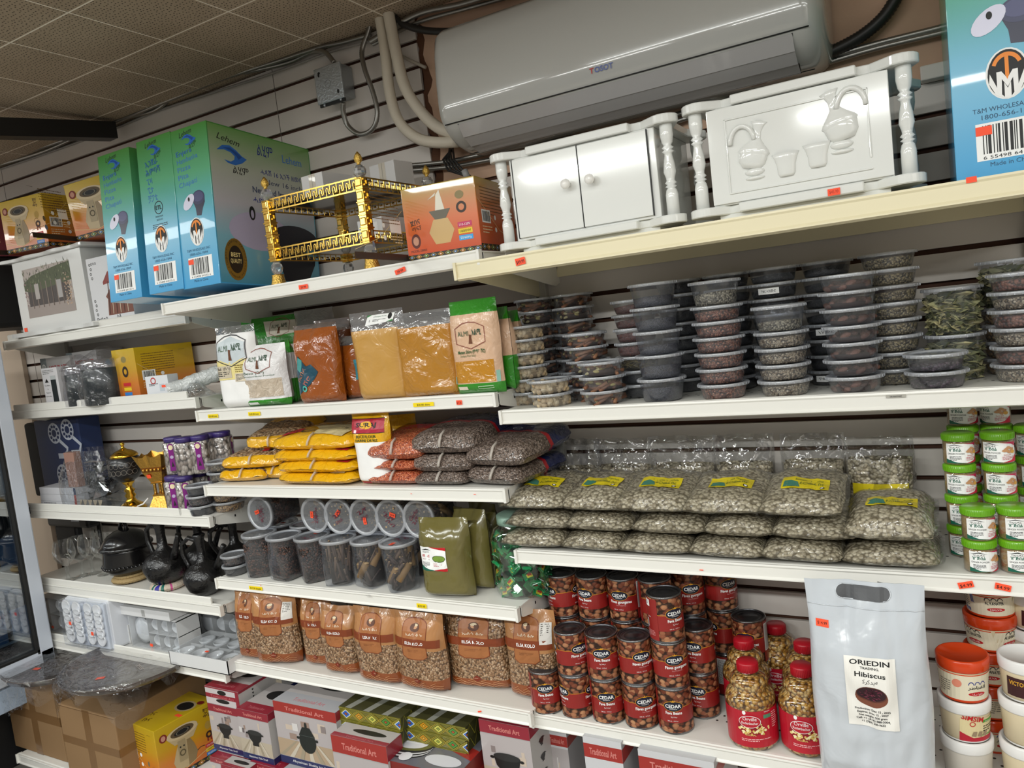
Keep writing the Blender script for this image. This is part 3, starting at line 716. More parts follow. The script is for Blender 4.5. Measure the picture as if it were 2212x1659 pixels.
# coffee-maker cartons, yellow running to orange
YG = [(0, 'c4602a'), (.35, 'd07a1e'), (.6, 'c99a1c'), (1, 'c8a81e')]
def maker(d, x, y, s, dark='5b4a32'):
    BG, BD = mat('bda77f', .35), mat('8d7650', .35)
    d.poly([(x-.5*s, y-.9*s), (x-.62*s, y-.5*s), (x-.45*s, y-.05*s), (x-.25*s, y+.35*s), (x+.3*s, y+.35*s), (x+.5*s, y-.05*s), (x+.62*s, y-.5*s), (x+.45*s, y-.9*s), (x, y-1.0*s)], BG)
    d.poly([(x+.1*s, y-.97*s), (x+.15*s, y+.3*s), (x+.3*s, y+.35*s), (x+.5*s, y-.05*s), (x+.62*s, y-.5*s), (x+.45*s, y-.9*s)], BD)
    d.poly([(x-.8*s, y+.75*s), (x-.45*s, y+.3*s), (x+.5*s, y+.3*s), (x+.85*s, y+.75*s)], BG).ell(x, y+.8*s, .8*s, .3*s, mat('d0bb95', .35)).ell(x, y+.82*s, .6*s, .22*s, mat(dark)).ell(x, y+.8*s, .42*s, .14*s, INK).ring(x, y+.8*s, .28*s, .33*s, mat('777060'), ky=.4)
    d.rect(x-.32*s, y-.6*s, x+.08*s, y+.42*s, mat('a3906c', .35)).ring(x-.12*s, y-.2*s, .1*s, .16*s, mat('5f5238')).ell(x-.2*s, y+.1*s, .04*s, .04*s, INK).ell(x-.02*s, y+.1*s, .04*s, .04*s, INK)
    d.line([(x+.6*s, y-.5*s), (x+.8*s, y-.42*s), (x+1.0*s, y-.46*s)], .03*s, INK)
def maker_front(w, h, flip=False, top=False):
    d = D(); s = h*.36; maker(d, -w*.08, h*.47, s)
    bx = w*.33
    d.ell(-w*.38, h*.8, w*.06, w*.06, mat('7a1f16')).ell(-w*.38, h*.8, w*.035, w*.04, mat('c8907a'))
    for k, s_ in enumerate(('ጀበና', 'ቡና', 'ማፍያ')): d.text(s_, bx, h*.88-k*h*.055, h*.045, mat('4a2a10'), bold=True)
    d.ell(bx, h*.62, w*.05, h*.07, mat('b4913c')).ring(bx, h*.45, w*.025, w*.055, mat('3a1c10')).rect(bx-w*.04, h*.34, bx-w*.015, h*.4, mat('8a2418')).rect(bx+.015*w, h*.34, bx+.04*w, h*.4, mat('8a2418'))
    for k, (c, t_) in enumerate((('c3202c', '110-120V'), ('e8c81c', '1000W'), ('2f7fd0', '50/60Hz'))):
        z = h*.27-k*h*.075; d.rect(bx-w*.085, z-h*.03, bx+w*.085, z+h*.03, mat(c, .4)).text(t_, bx, z-h*.015, h*.03, WHITE if k != 1 else INK, w=w*.13)
    d.line([(-w*.49, h*.2), (-w*.1, h*.1), (w*.2, h*.2), (w*.49, h*.24)], .0015, mat('e8d090'))
    orn(d, -w/2, 0, w, h*.09)
    return d
def orn(d, x0, y0, w, h):
    """woven Ethiopian border: diamonds on black"""
    d.rect(x0, y0, x0+w, y0+h, mat('241a14', .4)); n = max(3, int(w/(h*1.6))); u = w/n
    for k in range(n):
        cx = x0+u*(k+.5); cy = y0+h/2
        for q, c in ((1, 'b99a3c'), (.78, '241a14'), (.6, ('2f6fb0', 'c8751c', '3f7f3c')[k % 3]), (.26, 'e8e0d0')):
            d.poly([(cx-u*.45*q, cy), (cx, cy-h*.47*q), (cx+u*.45*q, cy), (cx, cy+h*.47*q)], mat(c, .4))
def maker_side(w, h):
    d = D(); d.lines(w*.1, h*.86, w*.55, 9, h*.045, mat('6a4a14'), h=h*.012, seed=8).text('ϟ', w*.8, h*.78, h*.1, mat('3a2410'), bold=True)
    d.rect(w*.08, h*.38, w*.3, h*.56, WHITE).bars(w*.1, h*.4, w*.18, h*.14, INK).ell(w*.42, h*.47, h*.035, h*.035, WHITE).ell(w*.42, h*.3, h*.035, h*.035, WHITE).lines(w*.08, h*.32, w*.25, 3, h*.04, mat('e8d8b0'), h=h*.014, seed=4)
    d.ell(w*.65, h*.35, h*.03, h*.045, mat('7a6a50')).ell(w*.65, h*.2, h*.03, h*.045, mat('6a7a90')).ring(w*.82, h*.28, h*.055, h*.06, mat('8a5a20'))
    d.line([(w*.02, h*.7), (w*.5, h*.3), (w*.98, h*.12)], .0012, mat('e8d090')); orn(d, 0, 0, w, h*.09)
    return d
def maker_box(label, w, d, h, loc, rz=0., rx=0., ry=0., left=False, stops=None, front=None):
    return carton('coffee_maker_carton', label, 'box', w, d, h, gradmat(stops or YG, 2, 0, h), front or maker_front(w, h), right=maker_side(d, h), left=maker_side(d, h), loc=loc, rz=rz, rx=rx, ry=ry, bev=.002)
maker_box('yellow coffee maker carton on top of the white cabinet with the hut picture', .25, .24, .21, (-3.15, -.262, 2.085), .12)
maker_box('tilted yellow coffee maker carton half hidden behind the blue-green cartons', .25, .2, .21, (-2.66, -.25, 2.078), .3, ry=-.1)
# the glossy orange one beside the gilded stand shows another front
w_, h_ = .205, .178
fr = D(); fr.poly([(-.02, .03), (-.035, .06), (-.02, .09), (.02, .09), (.035, .06), (.02, .03)], mat('c9a568', .3)).poly([(-.015, .09), (-.03, .112), (.03, .112), (.015, .09)], mat('6a6456')).poly([(-.012, .112), (-.006, .15), (.004, .16), (.014, .112)], mat('ddd6c4', .3)).poly([(-.03, .14), (-.006, .155), (-.008, .148)], mat('ddd6c4', .3))
fr.ell(-.075, .045, .013, .018, mat('5a2014')).ell(-.075, .045, .008, .011, mat('c08a70')).text('ጀበና', -.07, .085, .012, mat('4a2a10'), bold=True, rot=.2).text('ማፍያ', -.068, .071, .01, mat('4a2a10'), rot=.2).ring(.06, .11, .008, .014, mat('3a2a20')).ell(.058, .14, .012, .01, mat('8a7a50'))
for k, (c, t_) in enumerate((('c3205c', '110-120V'), ('e8c81c', '1000W'), ('2f9fe0', '50/60Hz'))): fr.rect(.045, .062-k*.016, .083, .074-k*.016, mat(c, .4)).text(t_, .064, .065-k*.016, .006, WHITE if k != 1 else INK, w=.03)
fr.text('MODEL:SB800', -.07, .018, .006, INK, w=.045); orn(fr, -w_/2, 0, w_, .012)
maker_box('glossy orange coffee maker carton between gilded stand and white cabinet', w_, .24, h_, (-1.05, -.44, 1.768), .12, stops=[(0, 'c8481c'), (.5, 'd0621c'), (.8, 'b8741c'), (1, 'a88a20')], front=fr)

# ------------------------------------------------ white cabinets on the cream shelf
SH_W = mat('e9eae6', .1, coat=.7)
def slab_outline(w, d, r=.032):
    P = []
    def arc(cx, cy, a0, a1, n=7, rr=r):
        for k in range(n+1): a = a0+(a1-a0)*k/n; P.append((cx+rr*math.cos(a), cy+rr*math.sin(a)))
    x, y = w/2-r, d/2-r
    arc(-x, -y, PI*1.0, PI*1.75); P.append((-x+r*1.6, -y-.002)); P.append((-x+r*2.2, -y-.004)); P.append((-x+r*2.25, -y-r*.75)); P.append((x-r*2.25, -y-r*.75)); P.append((x-r*2.2, -y-.004)); P.append((x-r*1.6, -y-.002))
    arc(x, -y, PI*1.25, PI*2.0); P.append((x+.004, -y+r*1.8)); P.append((x+.004, y-r*1.8))
    arc(x, y, 0, PI*.75); P.append((x-r*2, y)); P.append((-x+r*2, y)); arc(-x, y, PI*.25, PI)
    P.append((-x-.004, y-r*1.8)); P.append((-x-.004, -y+r*1.8))
    return P
def turned(h):
    s = h/.2
    pr = [(.0, 0), (.0135, 0), (.0135, .045), (.0115, .055), (.008, .06), (.013, .063), (.008, .067), (.013, .071), (.009, .076), (.0095, .082), (.0135, .095), (.0115, .115), (.0085, .13), (.0085, .136), (.013, .14), (.008, .144), (.013, .148), (.008, .153), (.0115, .16), (.014, .175), (.014, .2), (0, .2)]
    return [(r, z*s) for r, z in pr]
def cabinet(label, x0, x1, yf, z, h, style):
    w = x1-x0; d = .29
    t = thing('white_cabinet', label, 'cabinet', ((x0+x1)/2, yf+d/2, z))
    so = slab_outline(w, d); si = [(a*.9, c*.9) for a, c in so]
    B().prism([(a, c) for a, c in so], SH_W, 'z', .0, .0).bm.free() if False else None
    foot = .012
    B().box(-w/2+.06, w/2-.06, -d/2+.03, d/2-.02, 0, foot, SH_W, .001).obj('plinth', t)
    B().prism(so, SH_W, 'z', foot, foot+.018, bev=.002).obj('bottom_board', t)
    B().prism(so, SH_W, 'z', h-.018, h, bev=.002).obj('top_board', t)
    zb, zt = foot+.018, h-.018; bx = w/2-.052
    B().box(-bx, bx, -d/2+.022, d/2-.02, zb, zt, SH_W, .002).obj('body', t)
    for sx in (-1, 1):
        for sy in (-1, 1):
            B().lathe(turned(zt-zb), SH_W, 20).obj('column', t, loc=(sx*(w/2-.027), sy*(d/2-.028), zb))
    yb = -d/2+.022
    if style == 'doors':
        for s in (-1, 1):
            xa, xb = (-bx+.01, -.002) if s < 0 else (.0, bx-.016)
            dr = B().box(xa, xb, yb-.006, yb, zb+.006, zt-.004, SH_W, .0012).obj('door', t)
            b = B(); xk = -.028 if s < 0 else .03; zk = zb+.105
            b.lathe([(0, 0), (.006, 0), (.0055, .008), (.0095, .013), (.0115, .019), (.0095, .025), (0, .028)], mat('f5f3ee', .08, coat=1.), 18, Matrix.Translation((xk, yb-.006, zk)) @ Matrix.Rotation(PI/2, 4, 'X'))
            rn = random.Random(s+4)
            for k in range(16):
                a = rn.uniform(0, 2*PI); q = rn.uniform(0, .007); u = rn.uniform(.0006, .0014)
                b.ball(xk+q*math.cos(a), yb-.006-.0265+q*q*55, zk+q*math.sin(a), u, mat(rn.choice(('202020', '26361c', '9a8a20', '181820'))), sy=.5, seg=6)
            b.obj('knob', dr)
        for xa in (-bx+.009, -.001, bx-.015): B().box(xa-.0008, xa+.0008, yb-.0065, yb, zb+.005, zt-.003, INK).obj('door_gap', t)
    else:
        pn = B().box(-bx, bx, yb-.005, yb, zb+.003, zt-.002, SH_W, .0015).obj('relief_panel', t)
        b = B(); fx, f0, f1 = bx-.035, zb+.022, zt-.026; yy = yb-.005
        for (xa, xb, za, zb2) in ((-fx, fx, f1-.003, f1), (-fx, -fx+.003, f0, f1), (fx-.003, fx, f0+.02, f1), (-fx, fx, f0-.002, f0+.001)):
            b.box(xa, xb, yy-.003, yy+.001, za, zb2, SH_W, .001)
        b.obj('frame_line', pn)
        def jug(sg, cx, cz, s):
            b = B(); T = Matrix.Translation((cx, yy, cz)) @ Matrix.Rotation(.25*sg, 4, 'Y') @ Matrix.Diagonal((s, s*.42, s, 1))
            b.lathe([(0, -.03), (.018, -.03), (.028, -.018), (.031, 0), (.027, .014), (.016, .026), (.0095, .034), (.008, .048), (.012, .06), (.018, .068), (.008, .07)], SH_W, 22, T)
            b.lathe([(.0285, -.003), (.034, .004), (.0295, .012)], SH_W, 22, T)
            b.obj('jug_relief', pn)
            hd = [(cx-sg*s*.012*1+sg*s*-.0+sg*s*.02*math.cos(a)*0, 0, 0) for a in (0,)]
            b = B(); pts = []
            for k in range(11):
                a = PI*(.02+.98*k/10); pts.append((cx-sg*s*(.008)-sg*s*(.013+.0*k)+sg*s*.026*math.cos(a), yy-.004, cz+s*.028+s*.036*math.sin(a)))
            b.tube(pts, .0052*s, SH_W, 8); b.obj('jug_handle', pn)
            b = B(); b.ball(cx, yy, cz-s*.037, .021*s, SH_W, sy=.4, sz=.42); b.ball(cx, yy, cz-s*.05, .021*s, SH_W, sy=.35, sz=.22); b.obj('jug_foot', pn)
        jug(1, -fx+.052, f0+.068, .92); jug(-1, fx-.05, f0+.09, .98)
        for cx, cz in ((-.02, f0+.014), (.038, f0+.02)):
            B().lathe([(0, 0), (.013, 0), (.0165, .006), (.0175, .022), (.0215, .036), (.026, .045), (.02, .045)], SH_W, 22, Matrix.Translation((cx, yy, cz)) @ Matrix.Diagonal((1, .42, 1, 1))).obj('cup_relief', pn)
        D().rect(0, 0, .022, .013, ORANGE_TAG).text('$45.99', .011, .004, .006, mat('b03010'), w=.016).obj('price_tag', t, lambda a, b_, l: (.052+a, -d/2+.008-.002-l, .013+b_+.0))
    return t
cabinet('glossy white cabinet with two doors and small round knobs', -.905, -.447, -.442, 1.743, .238, 'doors')
cabinet('glossy white cabinet with raised jugs and cups on its panel', -.438, .0, -.442, 1.743, .243, 'relief')

# ------------------------------------------------ gilded two-tier stand and cartons on it
GOLD = mat('efc565', .2, metal=1.); GOLDR = mat('efc565', .3, metal=1., bump=(260, .9)); BLACKG = mat('0e0e0f', .12, coat=.5)
CRYS = mat('f4f6f8', .03, trans=.9, spec=.8)
gx0, gx1, gy0, gy1, gz = -1.655, -1.292, -.425, -.1, 1.766
t = thing('gilded_stand', 'two-tier gilded stand with key pattern rims, black trays and crystal balls', 'stand', ((gx0+gx1)/2, (gy0+gy1)/2, gz))
W, Dp = (gx1-gx0)/2, (gy1-gy0)/2
def fret(b, L, z, M):
    """greek key fretwork strip, local x 0..L, height .036"""
    b.box(0, L, -.0015, .0015, z, z+.004, GOLD, 0, M); b.box(0, L, -.0015, .0015, z+.032, z+.036, GOLD, 0, M)
    n = int(L/.0235); u = L/n; q = .0022
    for k in range(n):
        x = k*u
        for (xa, xb, za, zb) in ((x+.002, x+.002+q, .004, .026), (x+.002, x+.012, .0235, .0265), (x+.0095, x+.0125, .011, .0265), (x+.0095, x+.018, .0095, .0125), (x+.0155, x+.0185, .0095, .032)):
            b.box(xa, xb, -.0014, .0014, z+za, z+zb, GOLD, 0, M)
for zt in (.082, .222):
    tr = B().box(-W+.012, W-.012, -Dp+.012, Dp-.012, zt, zt+.004, BLACKG).obj('tray', t)
    b = B()
    fret(b, 2*W-.03, zt-.012, Matrix.Translation((-W+.015, -Dp+.008, 0))); fret(b, 2*W-.03, zt-.012, Matrix.Translation((-W+.015, Dp-.008, 0)))
    for s in (-1, 1): fret(b, 2*Dp-.03, zt-.012, Matrix.Translation((s*(W-.008), -Dp+.015, 0)) @ Matrix.Rotation(PI/2, 4, 'Z'))
    b.obj('fretwork_rim', tr)
for sx in (-1, 1):
    for sy in (-1, 1):
        c = (sx*(W-.008), sy*(Dp-.008), 0)
        b = B(); b.box(-.0125, .0125, -.0125, .0125, .068, .242, GOLD, .002)
        for k in range(5):
            z = .074+k*.034
            b.box(-.0145, .0145, -.0145, .0145, z, z+.004, GOLD, .001); b.box(-.010, .010, -.0155, .0155, z+.008, z+.029, GOLD, .003)
            b.box(.0125, .0150, -.008, .008, z+.024, z+.028, GOLD); b.box(.0125, .0150, .004, .008, z+.01, z+.028, GOLD); b.box(.0125, .0150, -.004, .008, z+.01, z+.014, GOLD)
        b.obj('post', t, loc=c)
        B().lathe([(0, 0), (.021, 0), (.0215, .006), (.019, .014), (.017, .024), (.018, .03), (.009, .032), (0, .032)], GOLDR, 20).obj('foot', t, loc=c)
        B().lathe([(.007, .03), (.0145, .038), (.0175, .049), (.0145, .06), (.007, .068)], CRYS, 10, smooth=False).obj('crystal_ball', t, loc=c)
        B().lathe([(.009, .242), (.017, .252), (.0175, .263), (.012, .273), (.006, .275)], CRYS, 10, smooth=False).obj('crystal_collar', t, loc=c)
        B().lathe([(.006, .275), (.0045, .279), (.010, .285), (.0115, .292), (.008, .301), (.002, .309), (0, .31)], GOLDR, 16).obj('finial', t, loc=c)
CARD_W = mat('d8d6d4', .6); TAPE = mat('c8bfae', .2, coat=.5)
def whitebox(label, w, d, h, loc, rz=0.):
    f = D().rect(-.012, 0, .014, h, TAPE).line([(.001, 0), (.001, h)], .0012, mat('8a857c'))
    return carton('small_white_carton', label, 'box', w, d, h, CARD_W, f, loc=loc, rz=rz)
zt = gz+.228
whitebox('white taped carton on the upper tray of gilded stand, left of the two', .088, .12, .075, (-1.535, -.345, zt), -.08)
whitebox('white taped carton standing tall behind the right corner of gilded stand', .102, .08, .098, (-1.4, -.19, zt), -.12)
carton('small_white_carton', 'white carton on the lower tray of gilded stand', 'box', .095, .1, .062, CARD_W, D().rect(.012, 0, .03, .05, mat('efeeec', .2)), loc=(-1.36, -.33, gz+.0865), rz=-.1)
tag_on(SH['M1'], 657, ORANGE_TAG, '29.99', 'M1'); tag_on(SH['M1'], 866, ORANGE_TAG, '39.99', 'M1', rot=.2); tag_on(SH['R1'], 1125, ORANGE_TAG, '$49.99', 'R1', w=.026, h=.016, rot=.1)
tag_on(SH['R1'], 2098, ORANGE_TAG, '', 'R1', w=.016, h=.01, dz=.0)
# ------------------------------------------------ left end of the top row
w0, w1 = -3.32, -2.79
t = thing('printed_cabinet', 'white cabinet printed with a photograph of a thatched stone hut', 'cabinet', (-3.03, -.285, 1.747))
hh = .315
WC = mat('dcdcda', .25, coat=.4)
B().box(-.235, .235, .012, .26, .014, hh-.014, WC, .002).obj('body', t)
def wavy(zc):
    P = []
    for k in range(41): x = -.28+.56*k/40; P.append((x, -.006*math.cos(k/40*PI*6)-.004))
    return P+[(.28, .27), (-.28, .27)]
B().prism(wavy(0), WC, 'z', 0, .014).obj('bottom_board', t)
B().prism(wavy(0), WC, 'z', hh-.014, hh, bev=.002).obj('top_board', t)
d = D(); px0, px1, pz0, pz1 = -.17, .155, .07, .265
d.rect(px0, pz0, px1, pz1, mat('b3a8a2', .6)).rect(px0, pz0, px1, pz0+.05, mat('9c908a')).rect(px0+.02, pz0+.045, px1-.02, pz0+.14, mat('4a4240'))
d.poly([(px0, pz1-.055), (px0+.06, pz1-.03), (px1-.08, pz1-.01), (px1, pz1-.004), (px1, pz1-.075), (px0+.05, pz1-.095), (px0, pz1-.085)], mat('5f6450', .8))
rn = random.Random(9)
for k in range(120):
    x = rn.uniform(px0, px1-.004); zz_ = pz1-.075+rn.uniform(0, .06)+.02*(x-px0)/.3
    d.poly([(x, zz_), (x+.004, zz_), (x+rn.uniform(-.006, .008), zz_+rn.uniform(.008, .018))], mat(rn.choice(('6f7a56', '4c5240', '8a8c70', '3d4434'))))
for k in range(7): x = px0+.045+k*.035; d.rect(x, pz0+.035, x+.006, pz0+.135, mat('8a7a70' if k % 2 else '6a5c54'))
d.rect(px0+.07, pz0+.07, px0+.1, pz0+.13, mat('b0a8a4')).rect(px1-.1, pz0+.06, px1-.07, pz0+.13, mat('a8a4a2'))
for k in range(60): x = px1-.05+rn.uniform(0, .044); z = pz0+.03+rn.uniform(0, .12); d.ell(x, z, .004, .003, mat(rn.choice(('b89a80', '8a7464', 'a58a74', 'c8b49c'))), n=6)
for k in range(20): x = px0+rn.uniform(0, .02); z = pz0+.05+rn.uniform(0, .09); d.ell(x, z, .004, .003, mat(rn.choice(('a58a80', '8a7474'))), n=6)
d.obj('hut_picture', t, on_front(0, 0, .0115), lift=.00015)
D().rect(-.222, .02, -.2, .036, ORANGE_TAG).obj('price_tag', t, on_front(0, 0, .011))
d = D()
for k in range(16): d.ring(-.085+.0*k, .02+k*.017 if k in (0, 1, 2, 3, 4, 11, 12, 13, 14, 15) else -1, .003, .0055, mat('3c3c3c'), n=8)
d = D()
for k in (0, 1, 2, 3, 4, 9, 10, 11, 12): d.ring(-.10+.004*(k % 2), .022+k*.017, .003, .006, mat('454545'), n=7)
for k in range(4): d.ring(-.088+.014*k, .018+.003*(k % 2), .003, .006, mat('454545'), n=7)
for k in range(3): d.ring(-.088+.012*k, .228, .003, .005, mat('454545'), n=7)
d.poly([(-.03, .1), (.03, .155), (.12, .165), (.12, .03), (-.03, .03), (-.02, .09)], mat('7a4a3c')).poly([(-.035, .155), (.0, .19), (.06, .2), (.12, .2), (.12, .16), (-.035, .145)], mat('8c3a34'))
for k in range(6): d.line([(-.02+k*.022, .034), (-.005+k*.02, .155)], .004, mat('c8b8a0' if k % 2 else '4a2a20'))
d.text('ሰቆ', .03, .012, .016, INK)
carton('printed_white_carton', 'white carton with a striped woven basket drawing behind the blue-green carton', 'box', .24, .2, .25, mat('d9d9dc', .4), d, loc=(-2.655, -.27, 1.747))
carton('pink_carton', 'dusty pink carton cut by the left picture edge', 'box', .2, .2, .2, mat('8a4450', .5), D().lines(-.02, .12, .09, 2, .012, mat('c89aa0')).lines(0, .03, .09, 2, .012, mat('c89aa0')), loc=(-3.50, -.28, 2.1))
B1 = B().box(-.16, .16, -.1, .1, 0, .18, mat('171616', .7), .04); thing('black_bag', 'black soft case behind the coffee maker carton at far left', 'bag', (-3.72, -.13, 2.12), o=B1.obj('black_bag'))
B2 = B().box(-.15, .15, -.14, .14, 0, .3, mat('1a1919', .6), .02); thing('black_case', 'dark crate under the pink carton at the left edge', 'crate', (-3.56, -.18, 1.8), o=B2.obj('black_case'))
# ------------------------------------------------ round clear plastic tubs with lids
TUBW = film('f2f4f8', .02, .4, .15, 30, .1, milky=.05); LIDW = film('e4e8ee', .1, .55, .25, 90, .2, milky=.5); LIDD = film('dfe3ea', .05, .5, .2, 60, .2, milky=.16)
G = dict(
    poppy=grains(.0022, '2a2c36', '3c3e4a', '52525e', gap='101118'), dark=grains(.0022, '0d0d10', '17171b', '26262c', gap='060607'),
    grey=grains(.0042, '5f5a4c', '8c8470', 'b9b09a'), red=grains(.004, '4a2218', '7c4534', 'b88268', gap='1c0c08'),
    tan=grains(.004, '6e5c46', '9c8a70', 'cdbfa6', gap='2a2018'), cori=grains(.0044, '5c5038', '8a7a58', 'b8a880'), wheat=grains(.006, '8a6234', 'b88c54', 'd8b47c'),
    brick=grains(.0018, '4a2018', '6a3024', '84463a', gap='2a100c'), beans=grains(.0068, '1c0e18', '33202e', '6a5462', gap='0c060a', rough=.25), meat=grains(.006, '5a3028', '7c4a3c', '9a6a58'),
    clove=grains(.0055, '0f0b0a', '2c1a14', '6a4434', gap='050403'), mixed=grains(.007, '4a3c28', '7a6848', 'a8946c'))
def frustum(r0, r1, h): return [(0, 0), (r0*.9, 0), (r0, .003), (r1, h), (r1+.0015, h+.001)]
def pods(b, r0, r1, h, n, kinds, rn, size=1.):
    for k in range(n):
        a = rn.uniform(0, 2*PI); z = rn.uniform(.006, h); rr = (r0+(r1-r0)*z/h)*(rn.uniform(.62, .93) if z < h-.008 else rn.uniform(0, .9))
        T = Matrix.Translation((rr*math.cos(a), rr*math.sin(a), z)) @ rotm(rn.uniform(0, 3), rn.uniform(-.5, .5), a+PI/2+rn.uniform(-.7, .7))
        kd = rn.choice(kinds)
        if kd == 'peanut':
            m = mat(rn.choice(('cdb48c', 'b89c74', 'd8c4a0')), .7, bump=(300, .8))
            b.add(lambda t: bmesh.ops.create_icosphere(t, subdivisions=2, radius=.0078*size), m, True, T @ Matrix.Translation((.006, 0, 0)) @ Matrix.Diagonal((1.15, .95, .95, 1)))
            b.add(lambda t: bmesh.ops.create_icosphere(t, subdivisions=2, radius=.0072*size), m, True, T @ Matrix.Translation((-.006, 0, 0)) @ Matrix.Diagonal((1.15, 1, 1, 1)))
        elif kd == 'card': b.add(lambda t: bmesh.ops.create_icosphere(t, subdivisions=2, radius=.0046*size), mat(rn.choice(('9a8a4c', 'b8a868', 'c4b684')), .6), True, T @ Matrix.Diagonal((1.9, .85, .85, 1)))
        elif kd == 'bcard': b.add(lambda t: bmesh.ops.create_icosphere(t, subdivisions=2, radius=.008*size), mat(rn.choice(('4a2e26', '5e3c30', '7a5244')), .7, bump=(200, .8)), True, T @ Matrix.Diagonal((1.5, .8, .75, 1)))
        elif kd == 'cinn': b.tube([T @ Vector((-.024, 0, 0)), T @ Vector((.024, 0, 0))], .0045*size, mat(rn.choice(('7a5038', '8a6044', '5e3c2a')), .6), 7)
        elif kd == 'twig': b.tube([T @ Vector((-.02*size, 0, 0)), T @ Vector((0, .002, .002)), T @ Vector((.02*size, 0, 0))], .0008*size, mat(rn.choice(('7a6a3c', '5e5230', '9a8a58')), .8), 4)
        elif kd == 'leaf':
            w_, l_ = .006*size, .02*size
            b.poly([T @ Vector(p) for p in ((-l_, 0, 0), (-l_*.3, w_, .003), (l_*.5, w_*.8, .001), (l_, 0, .004), (l_*.4, -w_, 0), (-l_*.4, -w_, -.003))], mat(rn.choice(('8c8a64', '6a6c4c', 'a49c74', '4c5038')), .8))
        elif kd == 'speck': b.add(lambda t: bmesh.ops.create_icosphere(t, subdivisions=1, radius=.0022*size), mat(rn.choice(('1a1410', '2c2018')), .6), True, T)
_TUB = {}
SPEC = {'S': (.0475, .0545, .0585, .0355), 'D': (.046, .0545, .0585, .0565), 'T': (.045, .054, .0585, .0985), 'Q': (.044, .054, .0585, .15)}
def tubparts(kind, c, fill, tilt):
    key = (kind, c, fill, tilt)
    if key in _TUB: return _TUB[key]
    r0, r1, rl, h = SPEC[kind]; b = B(); b.lathe([(0, .0006), (r0*.92, .0006), (r0, .003), (r1-.0005, h-.006)], TUBW, 28); t_ = b.mesh('tub')
    b = B()
    pr = [(r1-.006, h-.0035), (r1-.004, h-.0005), (rl-.001, h), (rl, h-.001), (rl+.0005, h-.0072), (rl-.0008, h-.0072)]
    b.lathe(pr, LIDW, 56).lathe([(0, h-.0035), (r1-.006, h-.0035)], LIDD, 56)
    for k in range(56): a = 2*PI*k/56; b.box(-.0005, .0008, -.0009, .0009, h-.0066, h-.0015, LIDW, 0, Matrix.Rotation(a, 4, 'Z') @ Matrix.Translation((rl, 0, 0))) if k % 2 else None
    l_ = b.mesh('lid')
    b = B(); hf = (h-.008)*fill; rn = random.Random(hash((kind, c)) % 1000 if False else len(c)*7+ord(c[0])); rf = r0+(r1-r0)*hf/h-.0012
    multi = {'peanut': (['peanut'], 75), 'cinn': (['cinn', 'card', 'cinn', 'speck', 'card'], 60), 'cardamom': (['card', 'card', 'speck', 'cinn'], 85), 'bcard': (['bcard'], 42), 'herb': (['twig'], 170), 'leaf': (['leaf'], 260), 'gcin': (['cinn', 'card', 'speck'], 60)}
    if c in multi:
        ks, n = multi[c]; n = int(n*fill*h/.0355*(1.5 if kind == 'T' else 1.))
        b.lathe([(0, .001), (r0*.8, .001), (r0*.86, hf*.7), (0, hf*.75)], mat({'peanut': '8a7454', 'leaf': '2e3022', 'herb': '3c341c', 'bcard': '2c1a16'}.get(c, '3a2418'), .8), 16)
        pods(b, r0-.004, r1-.004, hf, n, ks, rn, 1.25 if kind == 'T' else 1.)
    else:
        m = G[c]
        def fn(u, v):
            a = 2*PI*u
            if v < .34: q = v/.34; r = (r0-.0012)*q; return (r*math.cos(a), r*math.sin(a), .0012)
            if v < .67:
                q = (v-.34)/.33; z = hf*q; z = z+tilt*q*math.cos(a+.8)*.5*hf; r = r0+(r1-r0)*z/h-.0012; return (r*math.cos(a), r*math.sin(a), z)
            q = (v-.67)/.33; r = rf*(1-q); z = hf+tilt*.5*hf*math.cos(a+.8)*(1-q)+.002*math.sin(q*3); return (r*math.cos(a), r*math.sin(a), z)
        b.grid(fn, 28, 9, m, closed=True)
    c_ = b.mesh('contents')
    _TUB[key] = (t_, c_, l_); return _TUB[key]
def tub(kind, c, fill, x, y, z, label, group, tilt=.35, rz=0., rx=0., ry=0., lidlabel=None, paper=None):
    ms = tubparts(kind, c, fill, tilt)
    t = thing('spice_tub', label, 'tub', (x, y, z), rz, group, rx, ry)
    for n, me in zip(('tub_body', 'contents', 'lid'), ms):
        o = bpy.data.objects.new(n, me); COL.objects.link(o); o.parent = t
    if paper:
        D().rect(-.024, -.007, .024, .007, WHITE).text(paper, 0, -.003, .006, INK, w=.034).obj('paper_label', t, on_cyl(.0553, .017, -PI/2-.35), cut=.008)
    return t
R2 = zz['R2'][1]
CN = dict(poppy='blue-grey poppy seeds', dark='black seeds', grey='grey-green grains', red='reddish seeds', tan='pale tan grains', cori='coriander grains', wheat='golden wheat grains', brick='brick-red powder', beans='dark red beans', peanut='peanuts in shell', cinn='cinnamon sticks and cardamom', cardamom='green cardamom pods', bcard='brown cardamom pods', herb='dried herb twigs', leaf='dried leaves', gcin='cinnamon bark', meat='reddish dried chips', clove='dark cloves', mixed='mixed seeds')
_ST = []
def stack(px, yc, *a, **k): _ST.append([SX(px, yc, a[1]+.03), yc, a, k])
def place_stacks(r=.1185, ylo=-.262, yhi=-.075):
    spread(_ST, r, ylo, yhi)
    for x, y, a, k in _ST: _stack(x, y, *a, **k)
    _ST.clear()
